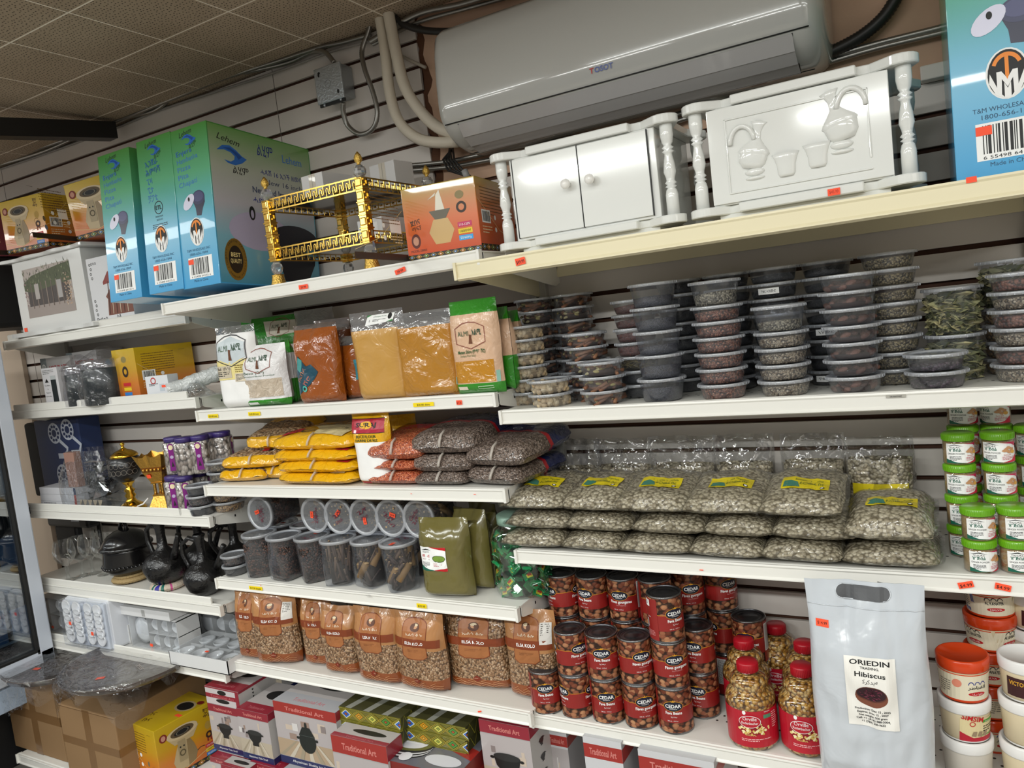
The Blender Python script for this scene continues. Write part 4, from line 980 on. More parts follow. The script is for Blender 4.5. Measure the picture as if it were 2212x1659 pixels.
def _stack(x0, yc, items, z0, place, group, jit=.0012, seed=1):
    """items bottom to top: (kind, content, fill[, paper])"""
    rn = random.Random(seed); z = z0+.0005; n = len(items)
    for k, it in enumerate(items):
        kind, c, fill = it[:3]; pos = 'top' if k == n-1 else ordn(k+1)
        lb = f"clear tub of {CN[c]}, {pos} of {place}"
        tub(kind, c, fill, x0+rn.uniform(-jit, jit), yc+rn.uniform(-jit, jit), z, lb, group, rz=rn.uniform(-.5, .5), rx=0, paper=it[3] if len(it) > 3 else None)
        z += SPEC[kind][3]+.0004
g2 = 'round clear tubs stacked on the spice shelf'
F, K, BK = -.262, -.16, -.078
stack(1190, F, [('S', 'peanut', .9)]*2, R2, 'short front pair at left end', g2, seed=1)
stack(1166, -.18, [('S', 'peanut', .85)]*6, R2, 'peanut stack behind the short pair', g2, seed=2)
stack(1293, F, [('S', 'cinn', .8), ('S', 'cardamom', .75), ('S', 'gcin', .75)], R2, 'front cinnamon stack', g2, seed=3)
stack(1255, K, [('S', 'cinn', .7), ('S', 'cardamom', .7), ('S', 'gcin', .7), ('S', 'cinn', .8), ('S', 'cardamom', .8)], R2, 'middle cinnamon stack', g2, seed=4)
stack(1190, BK, [('S', 'cinn', .7), ('S', 'cardamom', .7), ('S', 'cinn', .7), ('S', 'gcin', .7), ('S', 'cinn', .7), ('S', 'gcin', .7), ('S', 'gcin', .8), ('S', 'cardamom', .8)], R2, 'tall left stack by the wall', g2, seed=5)
stack(1272, BK, [('S', 'cinn', .7), ('S', 'cardamom', .7), ('S', 'cinn', .7), ('S', 'cardamom', .7), ('S', 'cinn', .7), ('S', 'cinn', .7), ('S', 'gcin', .8), ('S', 'cinn', .8)], R2, 'tall second stack by the wall', g2, seed=6)
stack(1362, -.19, [('S', 'dark', .7), ('S', 'dark', .7), ('S', 'herb', .9), ('S', 'brick', .8), ('S', 'brick', .75), ('S', 'brick', .7), ('S', 'brick', .75)], R2, 'stack with brick-red powder', g2, seed=7)
stack(1431, F, [('D', 'poppy', .62), ('D', 'poppy', .55), ('D', 'poppy', .4), ('D', 'poppy', .5), ('D', 'poppy', .45)], R2, 'deep front poppy seed stack', g2, seed=8)
stack(1480, -.1, [('S', 'dark', .8)]*8, R2, 'dark stack behind poppy seeds', g2, seed=9)
stack(1455, BK+.012, [('S', 'dark', .8)]*2+[('D', 'dark', .6)]*4+[('S', 'meat', .6)], R2, 'tallest stack near the centre upright', g2, seed=91) if False else None
stack(1562, F, [('S', 'red', .88)]*4+[('S', 'red', .8), ('S', 'red', .75), ('D', 'grey', .55)], R2, 'front stack of reddish seeds', g2, seed=10)
stack(1608, -.12, [('S', 'dark', .7)]*8, R2, 'dark stack behind reddish seeds', g2, seed=11)
stack(1694, F, [('S', 'tan', .75)]*4+[('D', 'grey', .42)], R2, 'front stack of pale tan grains', g2, seed=12)
stack(1690, -.14, [('S', 'dark', .75)]*6+[('S', 'dark', .75, 'ፕቁር-ኣዝሙድ'), ('S', 'dark', .6)], R2, 'dark stack behind tan grains', g2, seed=13)
stack(1778, -.12, [('S', 'dark', .75, 'ጥቁር-ኣዝ'), ('S', 'dark', .75), ('S', 'dark', .7), ('S', 'dark', .7, 'ኣዝሙድ'), ('S', 'dark', .7), ('S', 'dark', .7), ('S', 'dark', .7), ('S', 'dark', .7)], R2, 'dark stack left of coriander', g2, seed=14)
stack(1845, F, [('S', 'bcard', .6), ('S', 'bcard', .5), ('S', 'bcard', .5), ('S', 'bcard', .55), ('S', 'bcard', .5), ('S', 'bcard', .55), ('S', 'bcard', .6)], R2, 'front brown cardamom stack', g2, seed=15)
stack(1935, -.165, [('S', 'cori', .75)]*8, R2, 'coriander stack', g2, seed=16)
stack(2026, F, [('S', 'beans', .62), ('S', 'beans', .55)], R2, 'low pair of dark beans', g2, seed=17)
stack(2070, -.155, [('T', 'leaf', .85), ('T', 'leaf', .9)], R2, 'tall dried leaf pair', g2, seed=18)
stack(2085, BK, [('T', 'leaf', .85), ('T', 'leaf', .85), ('T', 'leaf', .8)], R2, 'leaf stack by the wall', g2, seed=19) if False else None
stack(2180, -.1, [('S', 'wheat', .85)]*4+[('T', 'leaf', .85)], R2, 'wheat stack at right edge', g2, seed=20)
stack(2215, -.22, [('S', 'tan', .8), ('S', 'meat', .8), ('S', 'tan', .8), ('S', 'meat', .8), ('S', 'tan', .8), ('S', 'meat', .7)], R2, 'front stack at right edge', g2, seed=21)
place_stacks()
# ------------------------------------------------ coffee bean bags on the third right shelf
BEAN = grains(.0082, 'a89c84', 'c6ba9f', 'ddd2b8', gap='6c614c', squash=1.2, wrap=26)
YEL = mat('d8c41e', .35, coat=.3); YD = mat('6a6a18', .5)
def yirg(w=.11, h=.06):
    d = D().rect(-w/2, 0, w/2, h, YEL)
    for k in range(26): x = -w/2+.006+(k % 13)*w/13; y = .006+(k//13)*.016; d.ring(x, y, .002, .0028, mat('b8a418'), n=8, a0=k, a1=k+4.5)
    d.poly([(-w*.46, h*.1), (-w*.44, h*.55), (-w*.3, h*.62), (-w*.16, h*.5), (-w*.1, h*.1)], mat('3f7a6a')).text('Ethiopian Yirgachafe', w*.1, h*.68, h*.16, mat('26582c'), w=w*.62).text('ይርጋጨፌ ቡና', w*.14, h*.32, h*.2, mat('26582c'), w=w*.5)
    return d.ell(w*.36, h*.14, h*.1, h*.1, INK).ell(w*.36, h*.14, h*.06, h*.06, mat('e8e8e8'))
def bean_lie(label, x, y, z, w, d, t, seed, rx=0., rz=0., lab=None, group='coffee bean bags piled on the shelf'):
    T = thing('coffee_bean_bag', label, 'bag', (x, y, z), rz, group, rx)
    L = Lie(w, d, t, seed, .13, .007, p=3.2)
    L.mesh(B(), [(1, BEAN)], 16, 16, -.0015, .9).obj('coffee_beans', T)
    L.mesh(B(), [(1, film('f6f7f8', .03, .5, .1, 30, .8))], 22, 22, .0012).obj('clear_wrap', T)
    if lab:
        yy = lab
        yirg(.1, .055).obj('yellow_label', T, lambda a, c, l: L.top(a+.008, yy+c, l+.002), cut=.012, cuty=.012)
    return T
z3 = zz['R3'][1]
rows = [[(1092, 1216), (1214, 1342), (1344, 1492), (1490, 1646), (1646, 1816), (1825, 2026)],
        [(1096, 1236), (1222, 1368), (1368, 1524), (1520, 1668), (1664, 1842)],
        [(1086, 1226), (1212, 1345), (1334, 1492), (1484, 1652), (1644, 1816), (1822, 2008)]]
TH = .053; nm = ['leftmost', 'second', 'third', 'fourth', 'fifth', 'sixth']; lay = ['bottom layer', 'middle layer', 'top layer']
for r, row in enumerate(rows):
    for k, (a, c) in enumerate(row):
        y = -.345+(.004 if r == 1 else 0); z = z3+.001+r*TH*.96; x, w = span(a+2, c-2, y+.03, z+.02); h = TH; rx = 0.
        if r == 2: h = .052; rx = .15
        if r == 2 and k == 5: z = z3+.001+TH*.97; h = .068; rx = .10
        if r == 2: z += .0
        rn = random.Random(r*10+k)
        bean_lie(f"clear bag of green coffee beans, {lay[r]}, {nm[k]} from the left", x, y, z, w+.034, .245, h, r*9+k*3+1, rx, rn.uniform(-.05, .05), lab=(.075 if r == 2 else None))
for k, (a, c, zt, zf) in enumerate([(1196, 1292, 1012, 950), (1284, 1402, 1008, 950), (1404, 1540, 1005, 944), (1543, 1668, 1003, 940), (1688, 1822, 998, 938), (1826, 1972, 992, 945)]):
    y = -.075; x, w = span(a, c, y, z3+.2); hf = SZ(zt, x, y)-z3; ht = SZ(zf, x, y)-z3
    T = thing('coffee_bean_bag', f"upright clear bag of green coffee beans leaning on the wall, {nm[k]} from the left", 'bag', (x, y+.012, z3+.001), 0, 'upright coffee bean bags along the wall')
    P = Pil(w, ht, .07, k+3, full=hf/ht*.8, bot=.06, wr=.004)
    P.mesh(B(), [(1, BEAN)], 14, 16, hf/ht, -.002, .94).obj('coffee_beans', T)
    Pil(w*1.04, ht, .072, k+3, full=hf/ht*.8, bot=.06, wr=.02).mesh(B(), [(1, film('f6f7f8', .07, .7, .09, 24, 1.))], 26, 30, 1., .001).obj('clear_wrap', T)
    if k >= 3: yirg(.12, .07).obj('yellow_label', T, lambda a_, c_, l: P.front(a_, hf-.125+c_, l+.0015), cut=.012, cuty=.012)
# ------------------------------------------------ ginger powder jars
CLEARJ = film('fafafa', .03, .5, .06, 10, 0.)
LIMEL = mat('6fae1c', .3, coat=.3); GING = grains(.0012, '9a8058', 'ab9068', 'bca27a', gap='8a7048')
def jar_proto():
    T = thing('spice_jar', 'x', 'jar')
    r, h = .0295, .0665
    B().lathe([(0, 0), (r-.003, 0), (r, .003), (r, .05), (r-.003, .0525)], CLEARJ, 28).obj('jar_glass', T)
    B().lathe([(0, .001), (r-.004, .001), (r-.0012, .004), (r-.0012, .049), (0, .049)], GING, 24).obj('ginger_powder', T)
    b = B(); b.lathe([(r-.001, .051), (r+.0005, .051), (r+.0008, .0525), (r+.0008, .064), (r-.0015, .0662), (0, .0662)], LIMEL, 28)
    for k in range(48): a = 2*PI*k/48; b.box(-.0005, .0005, -.0007, .0007, .053, .0635, LIMEL, 0, Matrix.Rotation(a, 4, 'Z') @ Matrix.Translation((r+.0012, 0, 0)))
    b.obj('lid', T)
    d = D(); W = .07; d.rect(-W/2, .005, W/2, .0465, WHITE).poly([(-W*.02, .0465), (W/2, .0465), (W/2, .036), (W*.3, .043)], mat('c01c50', .4))
    d.poly([(-W/2, .005), (-W/2, .014), (-W*.2, .007), (W*.1, .005)], mat('14604c', .4)).poly([(W*.05, .005), (W/2, .005), (W/2, .02), (W*.3, .009)], mat('d01c40', .4))
    d.poly([(-W*.47, .041), (-W*.25, .0455), (-W*.02, .041), (-W*.25, .0435)], INK).text('ባህርዳር', -W*.25, .0375, .0035, INK, w=.02).text('ዝንጅብል', -W*.25, .03, .006, mat('14604c'), w=.024, bold=True).text('GINGER POWDER', -W*.22, .0235, .0035, INK, w=.032)
    rn = random.Random(3)
    for x, y, a in ((.16, .033, .5), (.24, .035, -.4), (.31, .03, .9), (.2, .028, -.8), (.12, .03, .1)): 
        m_ = mat('c9966a'); d.poly([(W*x+.006*math.cos(t)*math.cos(a)-.003*math.sin(t)*math.sin(a), y+.006*math.cos(t)*math.sin(a)+.003*math.sin(t)*math.cos(a)) for t in [q*PI/6 for q in range(12)]], m_)
    d.ell(W*.34, .0265, .005, .0035, mat('e0a84a')).lines(-W*.4, .019, .022, 4, .0026, INK, seed=2).text('Exotic gold', W*.18, .0195, .003, RED, w=.014).lines(W*.04, .016, .026, 3, .0026, mat('c05060'), seed=6)
    d.obj('jar_label', T, on_cyl(r, 0), cut=.006)
    return T
J = jar_proto(); first = True
_J = []
def jar(px, yc, n, place, rz=.3, seed=0): _J.append([SX(px, yc, z3+.1), yc, n, place, rz, seed])
def jar_(x, yc, n, place, rz, seed, z=z3):
    global first
    rn = random.Random(seed)
    for k in range(n):
        lb = f"green-lidded jar of ginger powder, {'top' if k == n-1 else ordn(k+1)} of {place}"; rzz = rz+rn.uniform(-.3, .3); loc = (x, yc, z+.0006+k*.0668)
        if first: thing(None, lb, 'jar', loc, rzz, 'ginger powder jars', o=J); first = False
        else: dup(J, lb, loc, rzz, 'ginger powder jars')
jar(2112, -.285, 2, 'the front left pair'); jar(2192, -.275, 2, 'the front right pair', seed=2)
jar(2078, -.19, 4, 'the middle left stack', seed=3); jar(2163, -.185, 4, 'the middle right stack', seed=4)
jar(2090, -.1, 5, 'the rear left stack', seed=5, rz=.1); jar(2160, -.1, 5, 'the rear right stack', seed=6, rz=.1); jar(2235, -.12, 4, 'the stack at the right edge', seed=7)
spread(_J, .063, -.29, -.05)
for q in _J: jar_(*q)
# ------------------------------------------------ fava bean cans
STEEL = mat('8c8c8e', .25, metal=.95); LIDS = mat('56565a', .3, metal=.9)
FAVA = grains(.0135, '6a2f1a', '94553a', 'c08a62', gap='1c0a05', rough=.4, squash=1.35, bumpd=.3)
CRED = mat('8e1f1c', .35, coat=.2); CNAVY = mat('14182e', .35); CYEL = mat('e0a020', .4)
CR_, CH_ = .0432, .1175
def can_proto():
    T = thing('bean_can', 'x', 'can'); r, h = CR_, CH_
    b = B(); b.lathe([(0, .003), (r-.003, .003), (r-.0025, 0), (r, .0005), (r+.0008, .002), (r-.0003, .004), (r-.0003, h-.004), (r+.0008, h-.002), (r, h-.0003), (r-.0022, h)], STEEL, 40)
    b.lathe([(r-.0022, h), (r-.003, h-.004), (r-.007, h-.0042), (r-.008, h-.0032), (r-.012, h-.0032), (r-.013, h-.0042), (r-.019, h-.0042), (r-.02, h-.0034), (0, h-.0034)], LIDS, 40)
    b.obj('tin', T)
    b = B(); b.lathe([(r, .005), (r, h-.005)], FAVA, 48); C = 2*PI*r
    d = D(); d.rect(-C/2, .031, C/2, .0715, CRED).rect(-C/2, .0710, C/2, .0719, CYEL)
    for cx, f in ((-.005, 0), (.088, 1)):
        d.ell(cx, .074, .0245, .0135, CYEL, 28).ell(cx, .074, .0235, .0126, CNAVY, 28).poly([(cx-.004, .0855), (cx-.005, .0895), (cx-.002, .0872), (cx, .091), (cx+.002, .0872), (cx+.005, .0895), (cx+.004, .0855)], CYEL)
        d.text('CEDAR', cx, .0705, .0088, WHITE, bold=True, w=.038).text('PHOENICIA', cx, .0662, .0025, WHITE, w=.018)
        d.text('Fèves gourganes' if f else 'Fava Beans', cx+(.004 if f else 0), .0535, .0075, WHITE, w=.058 if f else .04, bold=True)
        if f: d.text('Foul Mudammas', cx+.004, .046, .0035, mat('d8a0a0'), w=.026)
        else: d.text('ﻓﻮﻝ ﻣﺪﻣﺲ', cx, .0455, .004, WHITE, w=.016)
        d.text('540 mL · 19 fl oz', cx-.004, .0345, .003, WHITE, w=.026)
    x = .133; d.rect(x-.014, .03, x+.0225-.02+.012, .1, CRED) if False else None
    d.rect(-.0715-.062, .006, -.0715+.022, .11, CRED).rect(-.131, .034, -.107, .105, mat('e4e2de', .4)).lines(-.129, .1, .02, 22, .003, INK, seed=3)
    d.rect(-.1, .09, -.072, .107, WHITE).lines(-.098, .103, .022, 4, .0035, mat('606060'), seed=9).rect(-.1, .036, -.082, .056, WHITE).bars(-.099, .038, .016, .016, INK).lines(-.1, .028, .04, 5, .0035, mat('d09090'), seed=7).text('Fava', -.075, .062, .004, WHITE)
    d.put(b, on_cyl(r, 0), cut=.005, lift=.0003)
    b.obj('can_label', T)
    return T
CAN = can_proto(); cfirst = True; z4 = zz['R4'][1]
cans = []
def can(px, yc, n, place, rzs, z=z4): cans.append([SX(px, yc, z+.12), yc, n, place, rzs])
# rotations: 0 shows Fava Beans, -PI*.75.. shows the French side
FR = -2.04
can(1175, -.296, 1, 'standing alone at the left front', [.1])
can(1243, -.292, 2, 'of the first front stack from the left', [-.9, FR+.55])
can(1309, -.290, 2, 'of the second front stack from the left', [.0, .0])
can(1378, -.287, 2, 'of the third front stack from the left', [FR+.2, FR+.3])
can(1447, -.282, 3, 'of the front stack beside the popcorn jars', [-.1, FR+.15, .55])
can(1511, -.19, 2, 'of the pair just behind the tallest front stack', [-.35, -.35])
can(1235, -.2, 3, 'of the rear stack nearest the pouches', [.2, .5, -.85])
can(1298, -.195, 3, 'of the second rear stack', [0, 0, -.5]); can(1362, -.19, 3, 'of the third rear stack', [0, 0, FR-.4])
can(1425, -.19, 3, 'of the fourth rear stack', [0, 0, 0])
can(1520, -.1, 3, 'of the tall stack beneath the shelf edge', [0, -.7, FR+.1])
can(1562, -.07, 3, 'of the last tall stack against the wall', [2.2, -1., FR+.4])
can(1612, -.1, 2, 'of the right-hand pair against the slat wall', [1.2, FR-.5])
can(1305, -.08, 3, 'of the wall row, left', [0, 0, 0]); can(1372, -.075, 3, 'of the wall row, middle', [0, 0, 0]); can(1440, -.075, 3, 'of the wall row, right', [0, 0, 0])
spread(cans, .0895, -.298, -.065)
for x, yc, n, place, rzs in cans:
    for k in range(n):
        lb = "fava bean can, " + (f"{'top' if k == n-1 else ('bottom' if k == 0 else 'middle')} {place}" if n > 1 else place)
        rz = rzs[k]+.45+.0; loc = (x, yc, z4+.0006+k*(CH_+.0003))
        if cfirst: thing(None, lb, 'can', loc, rz, 'cans of fava beans', o=CAN); cfirst = False
        else: dup(CAN, lb, loc, rz, 'cans of fava beans')
# ------------------------------------------------ popcorn jars
KERN = grains(.0082, '9a6420', 'c8943c', 'e8c888', gap='4a2a0c', rough=.3)
def pop_proto():
    T = thing('popcorn_jar', 'x', 'jar'); s = 1.
    pr = [(.0, 0), (.05, 0), (.056, .006), (.057, .012), (.057, .1), (.0585, .108), (.0575, .116), (.054, .126), (.046, .134), (.041, .138), (.0445, .146), (.044, .156), (.036, .168), (.024, .176), (.022, .18)]
    B().lathe([(r+.0012, z) for r, z in pr], CLEARJ, 32).obj('jar_body', T)
    B().lathe([(max(0, r-.0008), z+.0005) for r, z in pr[:-2]]+[(0, .17)], KERN, 32).obj('kernels', T)
    b = B(); b.lathe([(.0225, .176), (.0245, .176), (.0245, .196), (.022, .199), (0, .199)], mat('b01424', .35), 28)
    for k in range(40): a = 2*PI*k/40; b.box(-.0005, .0005, -.0006, .0006, .178, .195, mat('b01424', .35), 0, Matrix.Rotation(a, 4, 'Z') @ Matrix.Translation((.0247, 0, 0)))
    b.obj('cap', T)
    d = D(); R_ = mat('b5162a', .35, coat=.2); d.rect(-.13, .014, .13, .102, R_)
    d.ell(-.018, .05, .03, .02, mat('8e0f20', .4))
    rn = random.Random(5)
    for k in range(70): a = rn.uniform(0, 2*PI); q = rn.uniform(.3, 1); d.ell(-.01+.036*q*math.cos(a), .048+.017*q*math.sin(a), rn.uniform(.002, .004), rn.uniform(.002, .0035), mat(rn.choice(('e8d08a', 'f2e4b0', 'd8b860'))), n=7)
    d.ell(-.018, .066, .024, .015, WHITE).ell(-.018, .066, .0228, .0138, R_).text('Orville', -.018, .069, .009, WHITE, w=.03).text('Redenbacher', -.018, .06, .0065, WHITE, w=.036).text('ORIGINAL', -.018, .031, .0042, mat('f0d080'), w=.024)
    d.ell(-.03, .086, .004, .005, WHITE).rect(.014, .083, .034, .092, mat('4f8a6a')).text('NON GMO', .024, .0855, .003, WHITE, w=.015).lines(.036, .08, .018, 8, .005, mat('e8b0b0'), seed=11).lines(-.04, .021, .07, 2, .004, mat('f0c0c0'), seed=5)
    for q in d.L[1:]: [v.__setattr__('y', v.y+.012) for v in q[0]] if max(v.y for v in q[0]) < .091 else None
    d.obj('jar_label', T, on_cyl(.0583, 0), cut=.009)
    return T
PJ = pop_proto(); pf = True
PL = [[SX(px, y, z4+.05), y, lb, rz] for px, y, lb, rz in ((1638, -.262, 'popcorn jar with red cap, front left, beside the bean cans', .45), (1726, -.27, 'popcorn jar with red cap, front right, next to the silver bag', .3), (1650, -.17, 'popcorn jar with red cap, middle left, behind the front left jar', .5), (1735, -.155, 'popcorn jar with red cap, middle right, half hidden by the silver bag', .4), (1668, -.08, 'popcorn jar with red cap, rear left near the slat wall', .3))]
spread(PL, .1215, -.285, -.063)
for x, y, lb, rz in PL:
    loc = (x, y, z4+.0006)
    if pf: thing(None, lb, 'jar', loc, rz, 'popcorn jars', o=PJ); pf = False
    else: dup(PJ, lb, loc, rz, 'popcorn jars')
# ------------------------------------------------ silver hibiscus bag
y = -.385; x, w = span(1768, 2024, y, z4+.05); zt = SZ(1262, x, y); h = zt-z4
T = thing('hibiscus_bag', 'large pale silver bag with white hibiscus label and cut-out handle', 'bag', (x, y+.012, z4+.001), 0, ry=-.0)
SIL = mat('c6cbd1', .22, coat=.5, bump=(9, .55))
P = Pil(w, h, .085, 4, full=.55, bot=.13, wr=.012, p=3.)
b = P.mesh(B(), [(1, SIL)], 34, 60)
hx0, hx1, hz = -.052, .052, h*.952
b.obj('bag_body', T)
d = D(); hp = [(hx0+.014+.014*math.cos(a), hz+.014*math.sin(a)) for a in [PI/2+k*PI/8 for k in range(9)]]+[(hx1-.014+.014*math.cos(a), hz+.014*math.sin(a)) for a in [-PI/2+k*PI/8 for k in range(9)]]
d.poly(hp, mat('4c4d50', .5)); d.obj('handle_hole', T, lambda a, c, l: P.front(a, c, l+.0018), cut=.008, cuty=.008)
B().tube([P.front(p[0], p[1], .0012) for p in hp+hp[:1]], .0012, SIL, 6).tube([P.front(-w*.49+w*.98*k/14, h*.885, .001) for k in range(15)], .0012, SIL, 6).obj('zip_seam', T)
LB = mat('eeebe4', .45); d = D(); k = w/.258
d.rect(-.066, -.105, .066, .1, LB).text('ORIEDIN', 0, .079, .0135, INK, w=.104, bold=True).text('TRADING.', 0, .067, .0065, INK, w=.05, bold=True).text('Hibiscus', 0, .046, .0135, INK, w=.08, bold=True).text('ﻛﺮﻛﺪﻳﻪ', 0, .027, .012, INK, w=.042)
d.ell(0, -.012, .043, .03, mat('7a4632')).ell(0, -.004, .041, .022, mat('5a3026')).ell(0, -.003, .038, .019, mat('2c0f18'))
rn = random.Random(8)
for q in range(60):
    a = rn.uniform(0, 2*PI); r = rn.uniform(0, .9); cx, cy = .036*r*math.cos(a), -.003+.017*r*math.sin(a); e = rn.uniform(.003, .008); t_ = rn.uniform(0, 3)
    d.poly([(cx-e*math.cos(t_), cy-e*.5*math.sin(t_)), (cx+e*.2, cy+.001), (cx+e*math.cos(t_), cy+e*.5*math.sin(t_)), (cx, cy-.0015)], mat(rn.choice(('5c1f34', '7a2c44', '3e1222', '6a3040'))))
for q, s in enumerate(('Production: Dec 15 , 2025', 'Expires: Dec 15 , 2027', 'Net weight: 500 gram', 'Cell: +1 (416) 888-3004,', '+1 (780) 200-9632')): d.text(s, 0, -.0545-q*.0098, .0062, INK, w=.0037*len(s), bold=True)
zl = SZ(1478, x, y)-z4
d.obj('white_label', T, lambda a, c, l: P.front(a*k*.82+.006, zl+c*k*.84, l*2+.0016), cut=.006, cuty=.006)
D().rect(0, 0, .026, .016, ORANGE_TAG).text('$14.99', .013, .005, .0065, INK, w=.019).obj('price_tag', T, lambda a, c, l: P.front(a-w*.42, SZ(1352, x, y)-z4-.008+c, l+.001), cut=.012, cuty=.012)
# ------------------------------------------------ halva tubs at the right edge
ORL = mat('d24010', .25, coat=.4); CRM = mat('e0d0ae', .4); WPL = mat('e8e6e3', .3, coat=.2)
def pail(label, px, yc, z, r, h, lidm, style, rz=.4, group='halva tubs'):
    x = SX(px, yc, z+h/2); T = thing('halva_tub', label, 'tub', (x, yc, z+.0006), rz, group); rb = r*.86; zl = h-.022; r1 = r*.955
    b = B(); b.lathe([(0, .001), (rb-.003, .001), (rb, .003), (r1, zl)], CRM if style != 'white' else mat('cfc8bd', .4), 36).lathe([(rb, .0), (rb+.001, .004)], lidm, 36)
    b.obj('tub_body', T)
    B().lathe([(r1-.002, zl-.004), (r-.001, zl-.003), (r, zl), (r+.0005, h-.003), (r-.002, h), (r-.005, h), (r-.006, h-.003), (0, h-.0035)], lidm, 40).obj('lid', T)
    d = D(); cone = (r1-rb)/zl
    if style == 'kan':
        d.rect(-.15, .004, .15, zl-.006, mat('e6dcc2', .4)).rect(-.15, zl-.008, .15, zl-.006, mat('d24010')).rect(-.15, .003, .15, .0055, mat('d24010'))
        for ox, ar in ((0, 0), (-.11, 1), (.11, 1)):
            for k in range(3): d.ring(ox-.012+k*.012, .04, .0042, .0056, INK if ar else NAVY, a0=0, a1=PI, n=10, ky=1.3)
            d.text('AL KANATER' if ar else 'القناطر'[::-1] if False else ('AL KANATER' if ar else 'ﺮﻃﺎﻨﻘﻟﺍ'), ox, .031, .007, INK, w=.036, bold=True).ell(ox, .02, .017, .0045, RED).text('HALVA' if ar else 'ﺓﺩﺎﺳ ﺓﻭﻼﺣ', ox, .0178, .0045, WHITE, w=.022)
        d.lines(.034, .045, .022, 7, .0048, mat('5a5a6a'), seed=4).rect(.062, .03, .07, .05, mat('c8ccd8')).bars(.0625, .031, .007, .018, NAVY, n=8).ell(-.038, .042, .009, .009, mat('e08a70')).lines(-.075, .042, .025, 6, .005, mat('7a7468'), seed=6).rect(.04, .008, .056, .015, NAVY).text('450g', .048, .0095, .004, WHITE)
    elif style == 'sim':
        d.rect(-.045, .0035, .055, zl-.01, mat('e2d2a2', .4)).poly([(-.045, .0035), (.055, .0035), (.055, .016), (-.02, .012), (-.045, .024)], mat('b81c30')).rect(-.01, .016, .055, .018, mat('4f9a30')).rect(-.002, .044, .055, .05, mat('4f9a30')).text('Sesame Vanilla Flavoured', .027, .0455, .003, WHITE, w=.046)
        d.text('SIMSIM', -.022, .05, .011, RED, w=.042, bold=True, rot=-.18).ring(-.022, .043, .004, .0055, RED).lines(.0, .035, .03, 3, .005, INK, seed=3).rect(.036, .028, .046, .036, mat('e0982a'))
        for k in range(3): d.poly([(-.024+k*.011, .016), (-.02+k*.011, .026), (-.013+k*.011, .026), (-.015+k*.011, .014)], mat('9a8468'))
    elif style == 'dark':
        d.rect(-.05, .01, .05, zl-.012, mat('c8a070')).poly([(-.05, .01), (.0, .01), (-.0, zl-.012), (-.05, zl-.012)], mat('3a1418')).text('VICTORIA', -.025, .035, .009, mat('e0a830'), w=.04, bold=True).lines(.005, .05, .04, 9, .0045, INK, seed=2)
    if d.L: d.obj('tub_label', T, on_cyl(rb+.0004, 0, cone=cone), cut=.008)
    return T
yf = -.275; r = .049; hb = .094
pail('plain white halva pail, bottom of front stack beside the silver bag', 2090, yf, z4, .0495, .092, WPL, 'white')
pail('white-lidded sesame halva tub, middle of front stack beside the silver bag', 2084, yf, z4+.0925, .0495, .086, WPL, 'sim', rz=.75)
pail('orange-lidded halva tub topping the front stack beside the silver bag', 2080, yf, z4+.179, .0495, .09, ORL, 'kan', rz=.55)
for k in range(5): pail(f"orange-lidded halva tub, {'top' if k == 4 else ordn(k+1)} of the rear stack", 2142-k*1, -.14+(.0 if k < 4 else .0), z4+k*.0775, .0515, .077, ORL, 'kan', rz=.5+k*.9)
pail('white-lidded brown halva tub, bottom at the right edge', 2222, -.27, z4, .05, .095, WPL, 'dark', rz=.9)
pail('white-lidded brown halva tub, second up at the right edge', 2220, -.27, z4+.0955, .05, .095, WPL, 'dark', rz=.9)
pail('white-lidded tub with open top picture, top of right edge stack', 2218, -.27, z4+.191, .05, .085, WPL, 'dark', rz=.2)
pail('white-lidded tub behind the right edge stack, lower', 2238, -.13, z4+.2, .05, .08, WPL, 'white'); pail('white-lidded tub behind the right edge stack, upper', 2238, -.13, z4+.281, .05, .08, WPL, 'dark')
pail('white-lidded tub behind the right edge stack, floor of the pile', 2238, -.13, z4, .05, .1, WPL, 'white'); pail('white-lidded tub behind the right edge stack, second of the pile', 2238, -.13, z4+.1005, .05, .099, WPL, 'white')
for px, s, r_ in ((2085, '$4.99', .25), (2165, '$4.99', -.2)): tag_on(SH['R3'], px, ORANGE_TAG, s, 'R3', w=.027, h=.013, dz=-.016, rot=r_)
tag_on(SH['R3'], 1515, ORANGE_TAG, '', 'R3', w=.009, h=.002, dz=-.02)
tag_on(SH['R2'], 1935, mat('a8a59c', .6), 'OR.MARTINEZ', 'R2', w=.036, h=.006, dz=-.006, name='sticker_scrap')
tag_on(SH['R3'], 1912, mat('4a4844', .7), '', 'R3', w=.055, h=.002, dz=-.0315, name='torn_tape'); tag_on(SH['R3'], 1905, mat('8a8884', .7), '', 'R3', w=.02, h=.004, dz=-.024, rot=-.2, name='torn_tape')
# ------------------------------------------------ flour, shiro and spice bags (second middle shelf)
zM = zz['M2'][1]; yM = -.345
GRN = shiny('2f8a1e', .3, .35); OFFW = shiny('e6e4e4', .35, .5); FLOUR = mat('f1f0ee', .5, bump=(20, .4)); KH = shiny('b8862e', .3, .5, 30)
def almi(d, x, y, s, c='8a4a3c'):
    q = mat(c, .5); P = [(-1, -.45), (-1, .45), (-.45, .72), (0, .78), (.45, .72), (1, .45), (1, -.45), (0, -.8), (-1, -.45)]
    d.line([(x+a*s, y+b*s) for a, b in P], s*.05, q).text('ALMI', x-.45*s, y-.02*s, s*.3, mat('3a5a3c'), w=.75*s).text('አልሚ', x+.48*s, y, s*.32, mat('2a4a34'), w=.6*s, bold=True)
    d.poly([(x-.12*s, y-.5*s), (x+.14*s, y-.5*s), (x+.1*s, y-.1*s), (x+.14*s, y+.02*s), (x-.02*s, y+.05*s), (x-.05*s, y-.15*s)], mat('6a3c20'))
